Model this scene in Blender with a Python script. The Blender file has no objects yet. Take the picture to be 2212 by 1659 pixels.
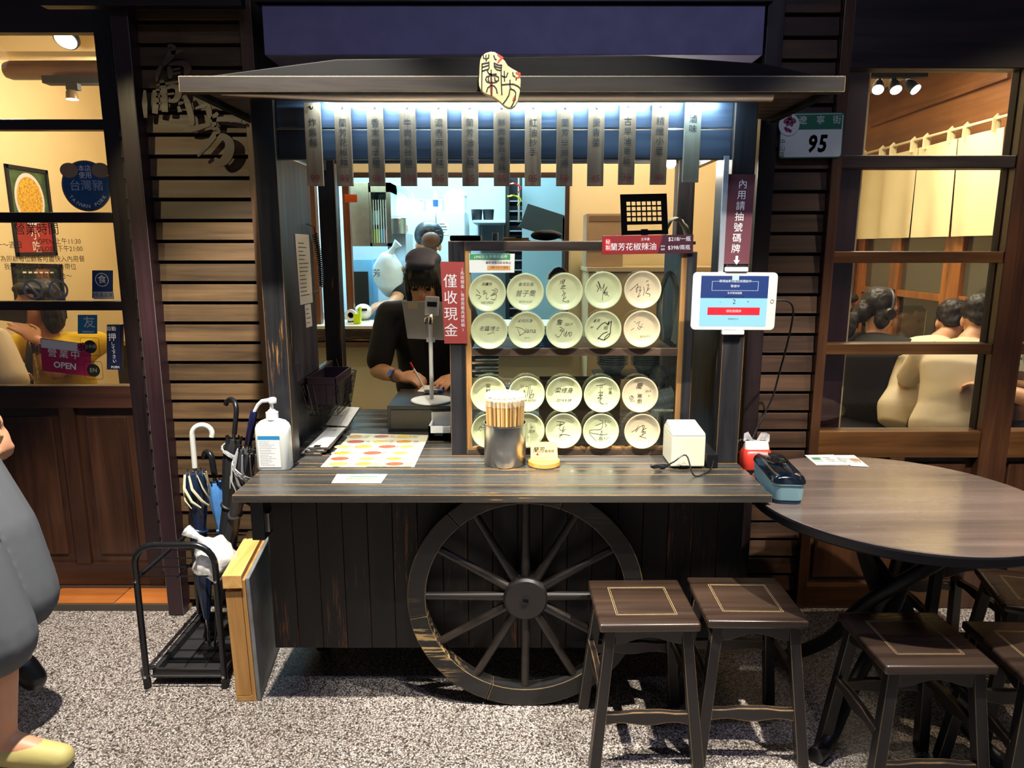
import bpy, bmesh, math, random
from mathutils import Vector as V, Matrix, Euler, noise
from math import radians as R, sin, cos, pi, tan, atan2, hypot
random.seed(7)
sc = bpy.context.scene
col = sc.collection
# ---------------------------------------------------------------- camera
F, PIT, CH = 1534.0, R(10.8), 1.48
cam = bpy.data.objects.new('camera', bpy.data.cameras.new('camera'))
col.objects.link(cam); sc.camera = cam
cam.location = (0, 0, CH); cam.rotation_euler = (pi/2 - PIT, 0, 0)
cam.data.sensor_width = 36; cam.data.lens = 36*F/2212; cam.data.clip_start = .02
# ---------------------------------------------------------------- view, world, lamps
vs = sc.view_settings
vs.view_transform = 'Standard'; vs.look = 'None'; vs.gamma = 1; vs.use_curve_mapping = False
vs.exposure = 0.35
w = bpy.data.worlds.new('night'); sc.world = w; w.use_nodes = True
w.node_tree.nodes['Background'].inputs[0].default_value = (.55, .6, .8, 1)
w.node_tree.nodes['Background'].inputs[1].default_value = .06
def spot(loc, at, e, c, cone=70, blend=.5, r=.03):
    l = bpy.data.lights.new('spot', 'SPOT'); l.energy = e; l.color = c; l.spot_size = R(cone); l.spot_blend = blend; l.shadow_soft_size = r
    o = bpy.data.objects.new('spot_lamp', l); col.objects.link(o); o.location = loc
    o.rotation_euler = (V(at)-V(loc)).to_track_quat('-Z', 'Y').to_euler(); return o
def point(loc, e, c, r=.05):
    l = bpy.data.lights.new('bulb', 'POINT'); l.energy = e; l.color = c; l.shadow_soft_size = r
    o = bpy.data.objects.new('bulb_lamp', l); col.objects.link(o); o.location = loc; return o
def area(loc, at, sx, sy, e, c):
    l = bpy.data.lights.new('panel', 'AREA'); l.shape = 'RECTANGLE'; l.size = sx; l.size_y = sy; l.energy = e; l.color = c
    o = bpy.data.objects.new('panel_lamp', l); col.objects.link(o); o.location = loc
    o.rotation_euler = (V(at)-V(loc)).to_track_quat('-Z', 'Y').to_euler(); return o
WARM, COOL, NEUT = (1, .84, .60), (.50, .82, 1), (1, .96, .88)
spot((-.85, 1.58, 3.1), (-.80, 2.0, 0), 700, (1, .94, .84), 66, .35, .025)     # arcade downlights
spot((.15, 1.0, 3.1), (.12, 2.42, 1.02), 215, (1, .96, .82), 38, .55, .03)
spot((1.25, 1.22, 3.1), (1.15, 1.85, .4), 420, (1, .94, .84), 60, .4, .025)
spot((-1.95, 1.15, 2.55), (-1.10, 2.75, 1.45), 46, (1, .82, .44), 34, .4, .012)   # warm picture lamp on the sign wall
spot((2.6, 1.3, 3.0), (1.9, 2.75, .7), 110, (1, .8, .55), 60, .6, .03)
area((.4, .7, 3.25), (.4, .7, 0), 1.6, .12, 22, (.62, .66, 1))           # added cool fill to lift the dark lintel panel, source unseen
# ---------------------------------------------------------------- photograph pixel -> place
def ray(x, y):
    u, v = (x-1106)/F, (829.5-y)/F
    return V((u, cos(PIT)+sin(PIT)*v, cos(PIT)*v-sin(PIT)))
def P(x, y, Y):
    d = ray(x, y); t = Y/d.y; return V((d.x*t, Y, CH+d.z*t))
def G(x, y, z):
    d = ray(x, y); t = (z-CH)/d.z; return V((d.x*t, d.y*t, z))
def PX(x, y, X):
    d = ray(x, y); t = X/d.x; return V((X, d.y*t, CH+d.z*t))
# ---------------------------------------------------------------- objects
WM = {}
def tag(o, label=None, cat=None, group=None, kind=None):
    if label: o['label'] = label
    if cat: o['category'] = cat
    if group: o['group'] = group
    if kind: o['kind'] = kind
    return o
def thing(name, label, cat, loc=(0, 0, 0), rz=0, group=None, kind=None):
    o = bpy.data.objects.new(name, None); col.objects.link(o); o.empty_display_size = .05
    o.location = loc; o.rotation_euler = (0, 0, rz)
    WM[o.name] = Matrix.Translation(loc) @ Matrix.Rotation(rz, 4, 'Z')
    return tag(o, label, cat, group, kind)
class MB:
    def __init__(s, M=None): s.v, s.f, s.M = [], [], M
    def add(s, vs, fs):
        n = len(s.v)
        s.v += [(s.M @ V(p)) if s.M else V(p) for p in vs]
        s.f += [tuple(i+n for i in f) for f in fs]; return s
    def box(s, x0, x1, y0, y1, z0, z1):
        return s.add([(x0,y0,z0),(x1,y0,z0),(x1,y1,z0),(x0,y1,z0),(x0,y0,z1),(x1,y0,z1),(x1,y1,z1),(x0,y1,z1)],
                     [(3,2,1,0),(4,5,6,7),(0,1,5,4),(1,2,6,5),(2,3,7,6),(3,0,4,7)])
    def obox(s, c, size, rot=(0,0,0)):
        m = Matrix.Translation(c) @ Euler(rot).to_matrix().to_4x4()
        a, b, d = [q/2 for q in size]
        vs = [m @ V(p) for p in ((-a,-b,-d),(a,-b,-d),(a,b,-d),(-a,b,-d),(-a,-b,d),(a,-b,d),(a,b,d),(-a,b,d))]
        return s.add(vs, [(3,2,1,0),(4,5,6,7),(0,1,5,4),(1,2,6,5),(2,3,7,6),(3,0,4,7)])
    def bar(s, p0, p1, w, h, up=(0,0,1), w1=None, h1=None):     # tapered rectangular bar
        p0, p1 = V(p0), V(p1); t = (p1-p0).normalized(); a = t.cross(V(up))
        a = a.normalized() if a.length > 1e-5 else V((1,0,0)); b = a.cross(t)
        w1, h1 = w1 or w, h1 or h
        vs = [p0-a*w/2-b*h/2, p0+a*w/2-b*h/2, p0+a*w/2+b*h/2, p0-a*w/2+b*h/2,
              p1-a*w1/2-b*h1/2, p1+a*w1/2-b*h1/2, p1+a*w1/2+b*h1/2, p1-a*w1/2+b*h1/2]
        return s.add(vs, [(3,2,1,0),(4,5,6,7),(0,1,5,4),(1,2,6,5),(2,3,7,6),(3,0,4,7)])
    def tube(s, pts, r, n=8, closed=False, flat=1):
        pts = [V(p) for p in pts]; m = len(pts); rs = r if isinstance(r, (list, tuple)) else [r]*m
        vs, fs = [], []; a = None
        for i, p in enumerate(pts):
            if closed: t = pts[(i+1) % m]-pts[i-1]
            else: t = pts[min(i+1, m-1)]-pts[max(i-1, 0)]
            t.normalize()
            if a is None:
                a = t.cross(V((0,0,1)));  a = a if a.length > .05 else t.cross(V((0,1,0)))
            a = (a - t*a.dot(t)).normalized(); b = t.cross(a)
            vs += [p + (a*cos(2*pi*k/n) + b*sin(2*pi*k/n)*flat)*rs[i] for k in range(n)]
        for i in range(m if closed else m-1):
            j = (i+1) % m
            fs += [(i*n+k, i*n+(k+1) % n, j*n+(k+1) % n, j*n+k) for k in range(n)]
        if not closed: fs += [tuple(range(n))[::-1], tuple((m-1)*n+k for k in range(n))]
        return s.add(vs, fs)
    def cyl(s, p0, p1, r, r1=None, n=16): return s.tube([p0, p1], [r, r if r1 is None else r1], n)
    def lathe(s, prof, c=(0,0,0), n=24, M=None):
        vs, fs = [], []; c = V(c); m = len(prof)
        for r, z in prof:
            for k in range(n):
                p = V((r*cos(2*pi*k/n), r*sin(2*pi*k/n), z)); vs.append(c + (M @ p if M else p))
        for i in range(m-1): fs += [(i*n+k, i*n+(k+1) % n, (i+1)*n+(k+1) % n, (i+1)*n+k) for k in range(n)]
        if prof[0][0] > 1e-4: fs.append(tuple(range(n))[::-1])
        if prof[-1][0] > 1e-4: fs.append(tuple((m-1)*n+k for k in range(n)))
        return s.add(vs, fs)
    def prism(s, poly, y0, y1):                                   # polygon in xz, pushed along y
        n = len(poly); a = sum(poly[i-1][0]*poly[i][1]-poly[i][0]*poly[i-1][1] for i in range(n))
        if a < 0: poly = poly[::-1]
        vs = [(x, y0, z) for x, z in poly]+[(x, y1, z) for x, z in poly]
        fs = [tuple(range(n)), tuple(range(n, 2*n))[::-1]]+[((i+1) % n, i, i+n, (i+1) % n+n) for i in range(n)]
        return s.add(vs, fs)
    def ball(s, c, r, n=16, m=10, M=None):
        r = r if isinstance(r, (list, tuple)) else (r, r, r); vs, fs = [], []
        for i in range(m+1):
            th = pi*i/m
            for k in range(n):
                p = V((r[0]*sin(th)*cos(2*pi*k/n), r[1]*sin(th)*sin(2*pi*k/n), -r[2]*cos(th)))
                vs.append(V(c) + (M @ p if M else p))
        for i in range(m): fs += [(i*n+k, i*n+(k+1) % n, (i+1)*n+(k+1) % n, (i+1)*n+k) for k in range(n)]
        return s.add(vs, fs)
    def grid(s, rows):                                            # rows of points -> sheet
        n = len(rows[0]); vs = [p for r in rows for p in r]
        return s.add(vs, [(i*n+k, i*n+k+1, (i+1)*n+k+1, (i+1)*n+k) for i in range(len(rows)-1) for k in range(n-1)])
    def stroke(s, pts, w, y0, y1):                                # brush stroke in xz with thickness y0..y1
        pts = [V((p[0], p[1])) for p in pts]; m = len(pts); L, Rr = [], []
        ws = w if isinstance(w, (list, tuple)) else [w]*m
        for i in range(m):
            t = pts[min(i+1, m-1)]-pts[max(i-1, 0)]; t = t.normalized() if t.length > 0 else V((1, 0)); nn = V((-t.y, t.x))
            L.append(pts[i]+nn*ws[i]/2); Rr.append(pts[i]-nn*ws[i]/2)
        vs = [(p.x, y0, p.y) for p in L]+[(p.x, y0, p.y) for p in Rr]+[(p.x, y1, p.y) for p in L]+[(p.x, y1, p.y) for p in Rr]
        fs = []
        for i in range(m-1):
            fs += [(m+i, m+i+1, i+1, i), (2*m+i, 2*m+i+1, 3*m+i+1, 3*m+i), (i, i+1, 2*m+i+1, 2*m+i), (3*m+i, 3*m+i+1, m+i+1, m+i)]
        fs += [(0, 2*m, 3*m, m), (m-1, 2*m-1, 4*m-1, 3*m-1)]
        return s.add(vs, fs)
    def build(s, name, mat, parent=None, smooth=None, bev=0, seg=2, label=None, cat=None, group=None, kind=None, solid=0):
        xs = list(zip(*s.v)); c = V(((min(xs[0])+max(xs[0]))/2, (min(xs[1])+max(xs[1]))/2, min(xs[2])))
        me = bpy.data.meshes.new(name)
        me.from_pydata([p-c for p in s.v], [], s.f)
        if bev or solid:
            bm = bmesh.new(); bm.from_mesh(me)
            if solid: bmesh.ops.solidify(bm, geom=bm.faces[:], thickness=solid)
            if bev:
                bmesh.ops.remove_doubles(bm, verts=bm.verts[:], dist=1e-6)
                es = [e for e in bm.edges if len(e.link_faces) == 2 and e.calc_face_angle(0) > R(28)]
                bmesh.ops.bevel(bm, geom=es, offset=bev, segments=seg, affect='EDGES', profile=.6, clamp_overlap=True)
            bm.to_mesh(me); bm.free()
        return link(name, me, mat, parent, Matrix.Translation(c), smooth, label, cat, group, kind)
def link(name, me, mat, parent, Mw, smooth=None, label=None, cat=None, group=None, kind=None):
    if mat and not me.materials: me.materials.append(mat)
    if smooth is not None:
        me.polygons.foreach_set('use_smooth', [True]*len(me.polygons))
        me.set_sharp_from_angle(angle=R(smooth))
    o = bpy.data.objects.new(name, me); col.objects.link(o)
    WM[o.name] = Mw
    if parent: o.parent = parent; o.matrix_local = WM[parent.name].inverted() @ Mw
    else: o.matrix_local = Mw
    return tag(o, label, cat, group, kind)
def dup(o, M, parent=None, **kw):       # copy a thing with its parts; M moves it in world space
    c = o.copy(); col.objects.link(c); nw = M @ WM[o.name]; WM[c.name] = nw
    if parent: c.parent = parent; c.matrix_local = WM[parent.name].inverted() @ nw
    else: c.matrix_local = nw
    for ch in o.children: dup(ch, M, c)
    return tag(c, **kw)
def T(x, y, z): return Matrix.Translation((x, y, z))
# ---------------------------------------------------------------- lettering
def text_mesh(s, size, ext=0, sp=1, bold=0, align='CENTER', shear=0, res=2, aspect=1):
    cu = bpy.data.curves.new('t', 'FONT'); cu.body = s; cu.size = size; cu.align_x = align; cu.align_y = 'CENTER'
    cu.resolution_u = res; cu.space_character = sp; cu.offset = bold; cu.extrude = ext; cu.shear = shear; cu.space_line = sp
    o = bpy.data.objects.new('t', cu); col.objects.link(o)
    dg = bpy.context.evaluated_depsgraph_get(); dg.update()
    me = bpy.data.meshes.new_from_object(o.evaluated_get(dg))
    bpy.data.objects.remove(o); bpy.data.curves.remove(cu)
    for v in me.vertices: v.co.x *= aspect
    me.materials.clear(); return me
FRONT = Matrix.Rotation(pi/2, 4, 'X')          # text facing the street (-y)
def text(s, c, size, mat, parent, M=None, name='lettering', fit=None, **kw):
    """flat lettering centred at c; vertical=True stacks the characters; M is its facing"""
    vert = kw.pop('vertical', False); gap = kw.pop('gap', 1.0)
    M = M or FRONT
    if vert:
        bm = bmesh.new()
        for i, ch in enumerate(s):
            if ch == ' ': continue
            m2 = text_mesh(ch, size, **kw)
            for v in m2.vertices: v.co.y -= (i-(len(s)-1)/2)*size*gap
            bm.from_mesh(m2); bpy.data.meshes.remove(m2)
        me = bpy.data.meshes.new(name); bm.to_mesh(me); bm.free()
    else: me = text_mesh(s, size, **kw)
    if fit:
        xs = [v.co.x for v in me.vertices]
        if xs:
            k = fit/(max(xs)-min(xs)); mid = (max(xs)+min(xs))/2
            for v in me.vertices: v.co.x = (v.co.x-mid)*k
    me.name = name
    return link(name, me, mat, parent, Matrix.Translation(c) @ M)
# ---------------------------------------------------------------- materials
class NT:
    def __init__(s, name):
        s.m = bpy.data.materials.new(name); s.m.use_nodes = True; s.t = s.m.node_tree; s.n = s.t.nodes
        s.b = s.n['Principled BSDF']; s.out = s.n['Material Output']
    def a(s, typ, **kw):
        n = s.n.new('ShaderNode'+typ)
        for k, v in kw.items():
            if k[0] == '_': n.inputs[int(k[1:])].default_value = v
            else: setattr(n, k, v)
        return n
    def l(s, a, b, oa=0, ib=0):
        s.t.links.new(a.outputs[oa], b.inputs[ib]); return b
    def ramp(s, src, stops, o=0):
        r = s.a('ValToRGB'); e = r.color_ramp.elements
        while len(e) < len(stops): e.new(.5)
        for i, (p, c) in enumerate(stops): e[i].position = p; e[i].color = (*c, 1) if len(c) == 3 else c
        s.l(src, r, o, 0); return r
    def mixc(s, fac, a, b, typ='MIX'):
        m = s.a('Mix'); m.data_type = 'RGBA'; m.blend_type = typ
        for val, i in ((fac, 0), (a, 6), (b, 7)):
            if isinstance(val, (int, float)): m.inputs[i].default_value = val
            elif isinstance(val, tuple): m.inputs[i].default_value = (*val, 1)
            else: s.t.links.new(val, m.inputs[i])
        return m.outputs[2]
    def math(s, op, a, b=None, clamp=False):
        m = s.a('Math', operation=op); m.use_clamp = clamp
        for i, val in enumerate((a, b)):
            if val is None: continue
            if isinstance(val, (int, float)): m.inputs[i].default_value = val
            else: s.t.links.new(val, m.inputs[i])
        return m.outputs[0]
MATS = {}
def hexc(h): return tuple(((int(h[i:i+2], 16)/255+.055)/1.055)**2.4 if int(h[i:i+2], 16) > 10 else int(h[i:i+2], 16)/255/12.92 for i in (0, 2, 4))
def plain(name, c, rough=.5, metal=0, var=.0, scale=8, bump=0, bscale=60, spec=.5, emit=0, sss=0, coat=0, trans=0, alpha=1):
    if name in MATS: return MATS[name]
    if isinstance(c, str): c = hexc(c)
    k = NT(name); b = k.b
    b.inputs['Base Color'].default_value = (*c, 1); b.inputs['Roughness'].default_value = rough; b.inputs['Metallic'].default_value = metal
    b.inputs['Specular IOR Level'].default_value = spec
    if coat: b.inputs['Coat Weight'].default_value = coat; b.inputs['Coat Roughness'].default_value = .08
    if trans: b.inputs['Transmission Weight'].default_value = trans
    if alpha < 1: b.inputs['Alpha'].default_value = alpha
    if emit: b.inputs['Emission Color'].default_value = (*c, 1); b.inputs['Emission Strength'].default_value = emit
    if var or bump:
        tc = k.a('TexCoord')
        if var:
            n = k.a('TexNoise', _2=scale, _3=6.0); k.l(tc, n, 3, 0)
            r = k.ramp(n, [(.3, tuple(x*(1-var) for x in c)), (.7, tuple(min(1, x*(1+var)) for x in c))])
            k.l(r, b, 0, 0)
        if bump:
            n2 = k.a('TexNoise', _2=bscale, _3=4.0); k.l(tc, n2, 3, 0)
            bp = k.a('Bump', _0=bump, _1=.01); k.l(n2, bp, 0, 2); k.t.links.new(bp.outputs[0], b.inputs['Normal'])
    MATS[name] = k.m; return k.m
def wood(name, c1, c2, axis='X', rough=.45, gs=1.0, wear=None, wamt=.5, patch=0, spec=.5, bump=.25, var=.35, brad=.004, coat=0):
    """stained timber: grain along axis, colour varying from piece to piece, bare wood where edges and patches are rubbed through"""
    if name in MATS: return MATS[name]
    c1 = hexc(c1) if isinstance(c1, str) else c1; c2 = hexc(c2) if isinstance(c2, str) else c2
    k = NT(name); b = k.b
    tc = k.a('TexCoord'); oi = k.a('ObjectInfo')
    off = k.a('VectorMath', operation='SCALE'); off.inputs[0].default_value = (7.3, 3.1, 5.7); k.t.links.new(oi.outputs['Random'], off.inputs['Scale'])
    ad = k.a('VectorMath', operation='ADD'); k.l(tc, ad, 3, 0); k.l(off, ad, 0, 1)
    mp = k.a('Mapping'); k.l(ad, mp, 0, 0)
    s = {'X': (1.2, 22, 22), 'Y': (22, 1.2, 22), 'Z': (22, 22, 1.2)}[axis]
    mp.inputs['Scale'].default_value = tuple(q*gs for q in s)
    n = k.a('TexNoise', _2=1.0, _3=8.0, _4=.62); n.inputs['Distortion'].default_value = .6; k.l(mp, n, 0, 0)
    r = k.ramp(n, [(.32, c1), (.68, c2)])
    n3 = k.a('TexNoise', _2=2.2, _3=3.0); k.l(ad, n3, 0, 0)
    big = k.a('MapRange', _1=.3, _2=.7, _3=1-var, _4=1+var); k.l(n3, big, 0, 0)
    rv = k.a('MapRange', _1=0.0, _2=1.0, _3=1-var*.7, _4=1+var*.7); k.t.links.new(oi.outputs['Random'], rv.inputs[0])
    mul = k.math('MULTIPLY', big.outputs[0], rv.outputs[0])
    cm = k.a('VectorMath', operation='SCALE'); k.l(r, cm, 0, 0); k.t.links.new(mul, cm.inputs['Scale'])
    colr = cm.outputs[0]
    if wear:
        wc = hexc(wear) if isinstance(wear, str) else wear
        bv = k.a('Bevel'); bv.samples = 4; bv.inputs[0].default_value = brad
        ge = k.a('NewGeometry'); dt = k.a('VectorMath', operation='DOT_PRODUCT'); k.l(bv, dt, 0, 0); k.l(ge, dt, 1, 1)
        ed = k.math('SUBTRACT', 1.0, dt.outputs['Value'])
        wn = k.a('TexNoise', _2=9.0, _3=8.0, _4=.7); k.l(mp, wn, 0, 0); 
        wn2 = k.a('TexNoise', _2=14.0, _3=6.0); k.l(ad, wn2, 0, 0)
        s1 = k.math('MULTIPLY', ed, 7.0)
        s2 = k.math('ADD', s1, k.math('SUBTRACT', wn2.outputs[0], 1.05-wamt))
        m1 = k.a('MapRange', _1=.28, _2=.42); k.t.links.new(s2, m1.inputs[0])
        colr = k.mixc(m1.outputs[0], colr, wc)
        if patch:
            pn = k.a('TexNoise', _2=3.0, _3=9.0, _4=.75); k.l(mp, pn, 0, 0)
            pm = k.a('MapRange', _1=.60-patch*.12, _2=.66-patch*.12); k.l(pn, pm, 0, 0)
            pn2 = k.a('TexNoise', _2=3.0, _3=2.0); k.l(ad, pn2, 0, 0)
            pm2 = k.a('MapRange', _1=.55, _2=.7); k.l(pn2, pm2, 0, 0)
            colr = k.mixc(k.math('MULTIPLY', pm.outputs[0], pm2.outputs[0]), colr, wc)
    k.t.links.new(colr, b.inputs['Base Color'])
    rr = k.a('MapRange', _1=.3, _2=.7, _3=max(.05, rough-.1), _4=rough+.12); k.l(n, rr, 0, 0); k.t.links.new(rr.outputs[0], b.inputs['Roughness'])
    b.inputs['Specular IOR Level'].default_value = spec
    if coat: b.inputs['Coat Weight'].default_value = coat; b.inputs['Coat Roughness'].default_value = .12
    bp = k.a('Bump', _0=bump, _1=.002); k.l(n, bp, 0, 2); k.t.links.new(bp.outputs[0], b.inputs['Normal'])
    MATS[name] = k.m; return k.m
def pane(name, tint=(.97, .98, .97), refl=.06, rough=.0):
    """thin clear sheet: light goes straight through, a little is mirrored"""
    k = NT(name); k.n.remove(k.b)
    t = k.a('BsdfTransparent'); t.inputs[0].default_value = (*tint, 1)
    g = k.a('BsdfGlossy'); g.inputs['Roughness'].default_value = rough
    fr = k.a('LayerWeight', _0=.25); m = k.a('MixShader')
    mr = k.a('MapRange', _1=0.0, _2=1.0, _3=refl, _4=.8); k.l(fr, mr, 0, 0)
    k.l(mr, m, 0, 0); k.l(t, m, 0, 1); k.l(g, m, 0, 2); k.l(m, k.out, 0, 0)
    return k.m
def film(name, c, alpha, rough=.15, spec=.5):
    """milky translucent plastic"""
    k = NT(name); k.b.inputs['Base Color'].default_value = (*c, 1); k.b.inputs['Roughness'].default_value = rough
    k.b.inputs['Specular IOR Level'].default_value = spec
    tc = k.a('TexCoord'); n = k.a('TexNoise', _2=45.0, _3=5.0); k.l(tc, n, 3, 0)
    mr = k.a('MapRange', _1=.3, _2=.7, _3=alpha*.5, _4=min(1, alpha*1.5)); k.l(n, mr, 0, 0); k.t.links.new(mr.outputs[0], k.b.inputs['Alpha'])
    bp = k.a('Bump', _0=.6, _1=.01); k.l(n, bp, 0, 2); k.t.links.new(bp.outputs[0], k.b.inputs['Normal'])
    return k.m
def glow(name, c, e):
    k = NT(name); k.b.inputs['Base Color'].default_value = (0, 0, 0, 1)
    k.b.inputs['Emission Color'].default_value = (*c, 1); k.b.inputs['Emission Strength'].default_value = e; return k.m
GLASS = pane('window_glass')
CASEGLASS = pane('case_glass', (.93, .97, .95), .05)
ACRYL = pane('acrylic', (.86, .88, .86), .12, .12)
BLACK = plain('black_paint', '141416', .4)
MATBLK = plain('matt_black', '0b0b0c', .7)
INK = plain('black_ink', '0d0d10', .6)
WHITE = plain('white_plastic', 'e6e6e0', .35)
WINK = plain('white_ink', 'e8e6e2', .6)
PAPER = plain('paper', 'dedcd2', .7, var=.05)
STEEL = plain('brushed_steel', 'b9b9b6', .28, 1, var=.08, scale=30)
CHROME = plain('chrome', 'd8d8d8', .12, 1)
REDINK = plain('red_ink', '8e1f1c', .6)
SIDING = wood('siding_stain', '33261a', '5a442a', 'X', .5, 1.0, var=.28, spec=.35)
DARKSID = wood('dark_siding_stain', '17110f', '2c211d', 'X', .5, 1.0, var=.35, spec=.35)
PURPLE = wood('maroon_post_stain', '190d11', '2c171b', 'Z', .4, 1.0, wear='8d8a86', wamt=.42, brad=.003, spec=.5)
DOORW = wood('door_stain', '20110b', '3c2213', 'Z', .35, .8, var=.3, coat=.25)
DOORX = wood('door_rail_stain', '20110d', '381f14', 'X', .35, .8, var=.3, coat=.25)
BLKDOOR = wood('black_door_stain', '120c0d', '241618', 'X', .38, 1, var=.3)
BLKDOORZ = wood('black_door_stile', '120c0d', '241618', 'Z', .38, 1, var=.3)
RWIN = wood('window_wood', '34200f', '5f3d1c', 'X', .35, .8, var=.35, coat=.2)
RWINZ = wood('window_stile_wood', '2a1810', '4e2f18', 'Z', .35, .8, var=.35, coat=.2)
CARTX = wood('cart_black_stain', '2a2826', '4a4640', 'X', .26, 1.1, wear='b98a45', wamt=.33, patch=.12, brad=.004, spec=.6)
CARTXB = wood('cart_board_stain', '20232a', '3c434d', 'X', .36, 1.1, wear='7d6a50', wamt=.12, brad=.003, spec=.55)
CARTZ = wood('cart_post_stain', '151416', '29282a', 'Z', .4, 1.0, wear='b5813f', wamt=.24, patch=.25, brad=.004)
CARTP = wood('cart_panel_stain', '070707', '100f0f', 'Z', .5, 1.0, wear='7a4a22', wamt=.14, patch=.5, brad=.003, spec=.4)
CREAM = plain('cream_plaster', 'dfcda2', .85, var=.05, scale=2)
# ================================================================ the setting
def floor_mat():
    k = NT('pebble_epoxy'); b = k.b; tc = k.a('TexCoord')
    v = k.a('TexVoronoi', _2=210.0); k.l(tc, v, 3, 0)
    wn = k.a('TexWhiteNoise'); k.l(v, wn, 1, 0)
    r = k.ramp(wn, [(0, hexc('4a403a')), (.12, hexc('7d7067')), (.26, hexc('b5a79b')), (.6, hexc('d2c6bc')), (1, hexc('ebe4dc'))])
    r.color_ramp.interpolation = 'CONSTANT'
    ed = k.a('MapRange', _1=.25, _2=.62, _3=1.0, _4=.24); k.l(v, ed, 0, 0)
    big = k.a('TexNoise', _2=1.6, _3=3.0); k.l(tc, big, 3, 0)
    bm_ = k.a('MapRange', _1=.3, _2=.7, _3=.8, _4=1.1); k.l(big, bm_, 0, 0)
    sc_ = k.a('VectorMath', operation='SCALE'); k.l(r, sc_, 0, 0); k.t.links.new(k.math('MULTIPLY', ed.outputs[0], bm_.outputs[0]), sc_.inputs['Scale'])
    k.t.links.new(sc_.outputs[0], b.inputs['Base Color']); b.inputs['Roughness'].default_value = .42
    bp = k.a('Bump', _0=.7, _1=.003); k.l(ed, bp, 0, 2); k.t.links.new(bp.outputs[0], b.inputs['Normal'])
    return k.m
floor = MB().box(-4.2, 4.2, -1.2, 6.6, -.1, 0).build('floor', floor_mat(), kind='structure')
# tiled threshold by the sliding door
TERRA = wood('terracotta', '7a431c', 'a8622b', 'X', .35, .35, var=.3, bump=.1)
tile_bed = MB().box(-4.2, -1.345, 2.735, 3.1, 0.0004, .022).build('floor_threshold', plain('grout', '8d6a45', .8), kind='structure')
for k in range(4):
    x1 = -1.355-.01-k*.30; 
    MB().box(x1-.294, x1, 2.74, 3.05, .022, .028).build('tile', TERRA, tile_bed, bev=.002)
MB().box(-4.2, -1.345, 2.722, 2.735, .0004, .027).build('edge_strip', plain('edge_metal', '4a4238', .5, .3), tile_bed)
def planks(name, par, x0, x1, y, z_list, mat, h=.0774, gap=.012, th=.02, tilt=.008):
    proto = None
    for z in z_list:
        if proto is None:
            m = MB().add([(x0, y-tilt, z), (x1, y-tilt, z), (x1, y+th, z), (x0, y+th, z), (x0, y, z+h-gap), (x1, y, z+h-gap), (x1, y+th, z+h-gap), (x0, y+th, z+h-gap)],
                         [(3,2,1,0),(4,5,6,7),(0,1,5,4),(1,2,6,5),(2,3,7,6),(3,0,4,7)])
            proto = m.build(name, mat, par, bev=.0015, seg=1); z_p = z
        else: dup(proto, T(0, 0, z-z_p), par)
Z0 = 1.744-.0774*22
wl = MB().box(-1.37, -.955, 2.775, 2.83, 0, 3.3).build('wall_left', MATBLK, kind='structure')
planks('siding_plank', wl, -1.368, -.975, 2.752, [Z0+.0774*i for i in range(0, 40)], SIDING)
MB().box(-.976, -.93, 2.735, 2.83, 0, 3.3).build('corner_trim', wood('trim_brown', '3a2a20', '5d4430', 'Z', .45), wl, bev=.003)
wpost = MB().box(-1.408, -1.346, 2.683, 2.775, .003, 3.3).build('trim_1', PURPLE, kind='structure', bev=.003)
wj = MB().box(-1.505, -1.408, 2.875, 2.93, 0.03, 3.3).build('wall_door_side', MATBLK, kind='structure')
planks('siding_plank', wj, -1.503, -1.41, 2.852, [Z0+.0774*i for i in range(1, 40)], DARKSID)
wr = MB().box(.955, 1.2, 2.795, 2.85, 0, 3.3).build('wall_right', MATBLK, kind='structure')
planks('siding_plank', wr, .96, 1.185, 2.772, [Z0+.03+.0774*i for i in range(0, 40)], wood('right_siding_stain', '241812', '4a3322', 'X', .5, 1, var=.3, spec=.35))
MB().box(.90, .962, 2.70, 2.85, 0, 3.3).build('corner_trim', BLKDOORZ, wr, bev=.003)
# dark lintel wall over everything with the shallow sign box above the cart
wt = MB().box(-.93, .90, 2.80, 2.86, 2.02, 3.3).build('wall_top', MATBLK, kind='structure')
a, b2 = P(588, 132, 2.70), P(1637, 27, 2.70)
sign = MB().box(a.x, b2.x, 2.62, 2.80, a.z, b2.z).build('lintel_panel', plain('dusky_purple_paint', '6a6486', .6, var=.12, scale=12), wt, bev=.004)
MB().box(a.x-.02, b2.x+.02, 2.60, 2.80, b2.z+.004, b2.z+.07).build('lintel_trim', BLKDOOR, wt, bev=.003)
MB().box(-1.62, -.93, 2.64, 2.68, 2.30, 2.35).build('wall_rail', BLKDOOR, wl)
# ---------------------------------------------------------------- sliding door on the left
DY = 2.90
def zy(y, Y=DY): return P(1106, y, Y).z
door = thing('door_1', 'black and brown sliding glass door with wooden lower panels at left', None, (-2.05, DY, .028), kind='structure')
gx1 = -1.58
MB().box(gx1, gx1+.075, DY-.02, DY+.03, .03, 2.42).build('door_stile', BLKDOORZ, door, bev=.004)
MB().box(-2.62, -2.55, DY-.02, DY+.03, .03, 2.42).build('door_stile', BLKDOORZ, door, bev=.004)
rows = [(73, 259), (282, 459), (481, 650), (670, 832)]
prev = 2.42
for (t, bt) in rows:
    MB().box(-2.55, gx1, DY-.018, DY+.028, zy(t), prev).build('door_rail', BLKDOOR, door, bev=.004)
    prev = zy(bt)
    MB().box(-2.55, gx1, DY+.002, DY+.006, zy(bt), zy(t)).build('glass_pane', GLASS, door)
MB().box(-2.55, gx1, DY-.018, DY+.028, zy(880), prev).build('lock_rail', DOORX, door, bev=.004)
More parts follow.
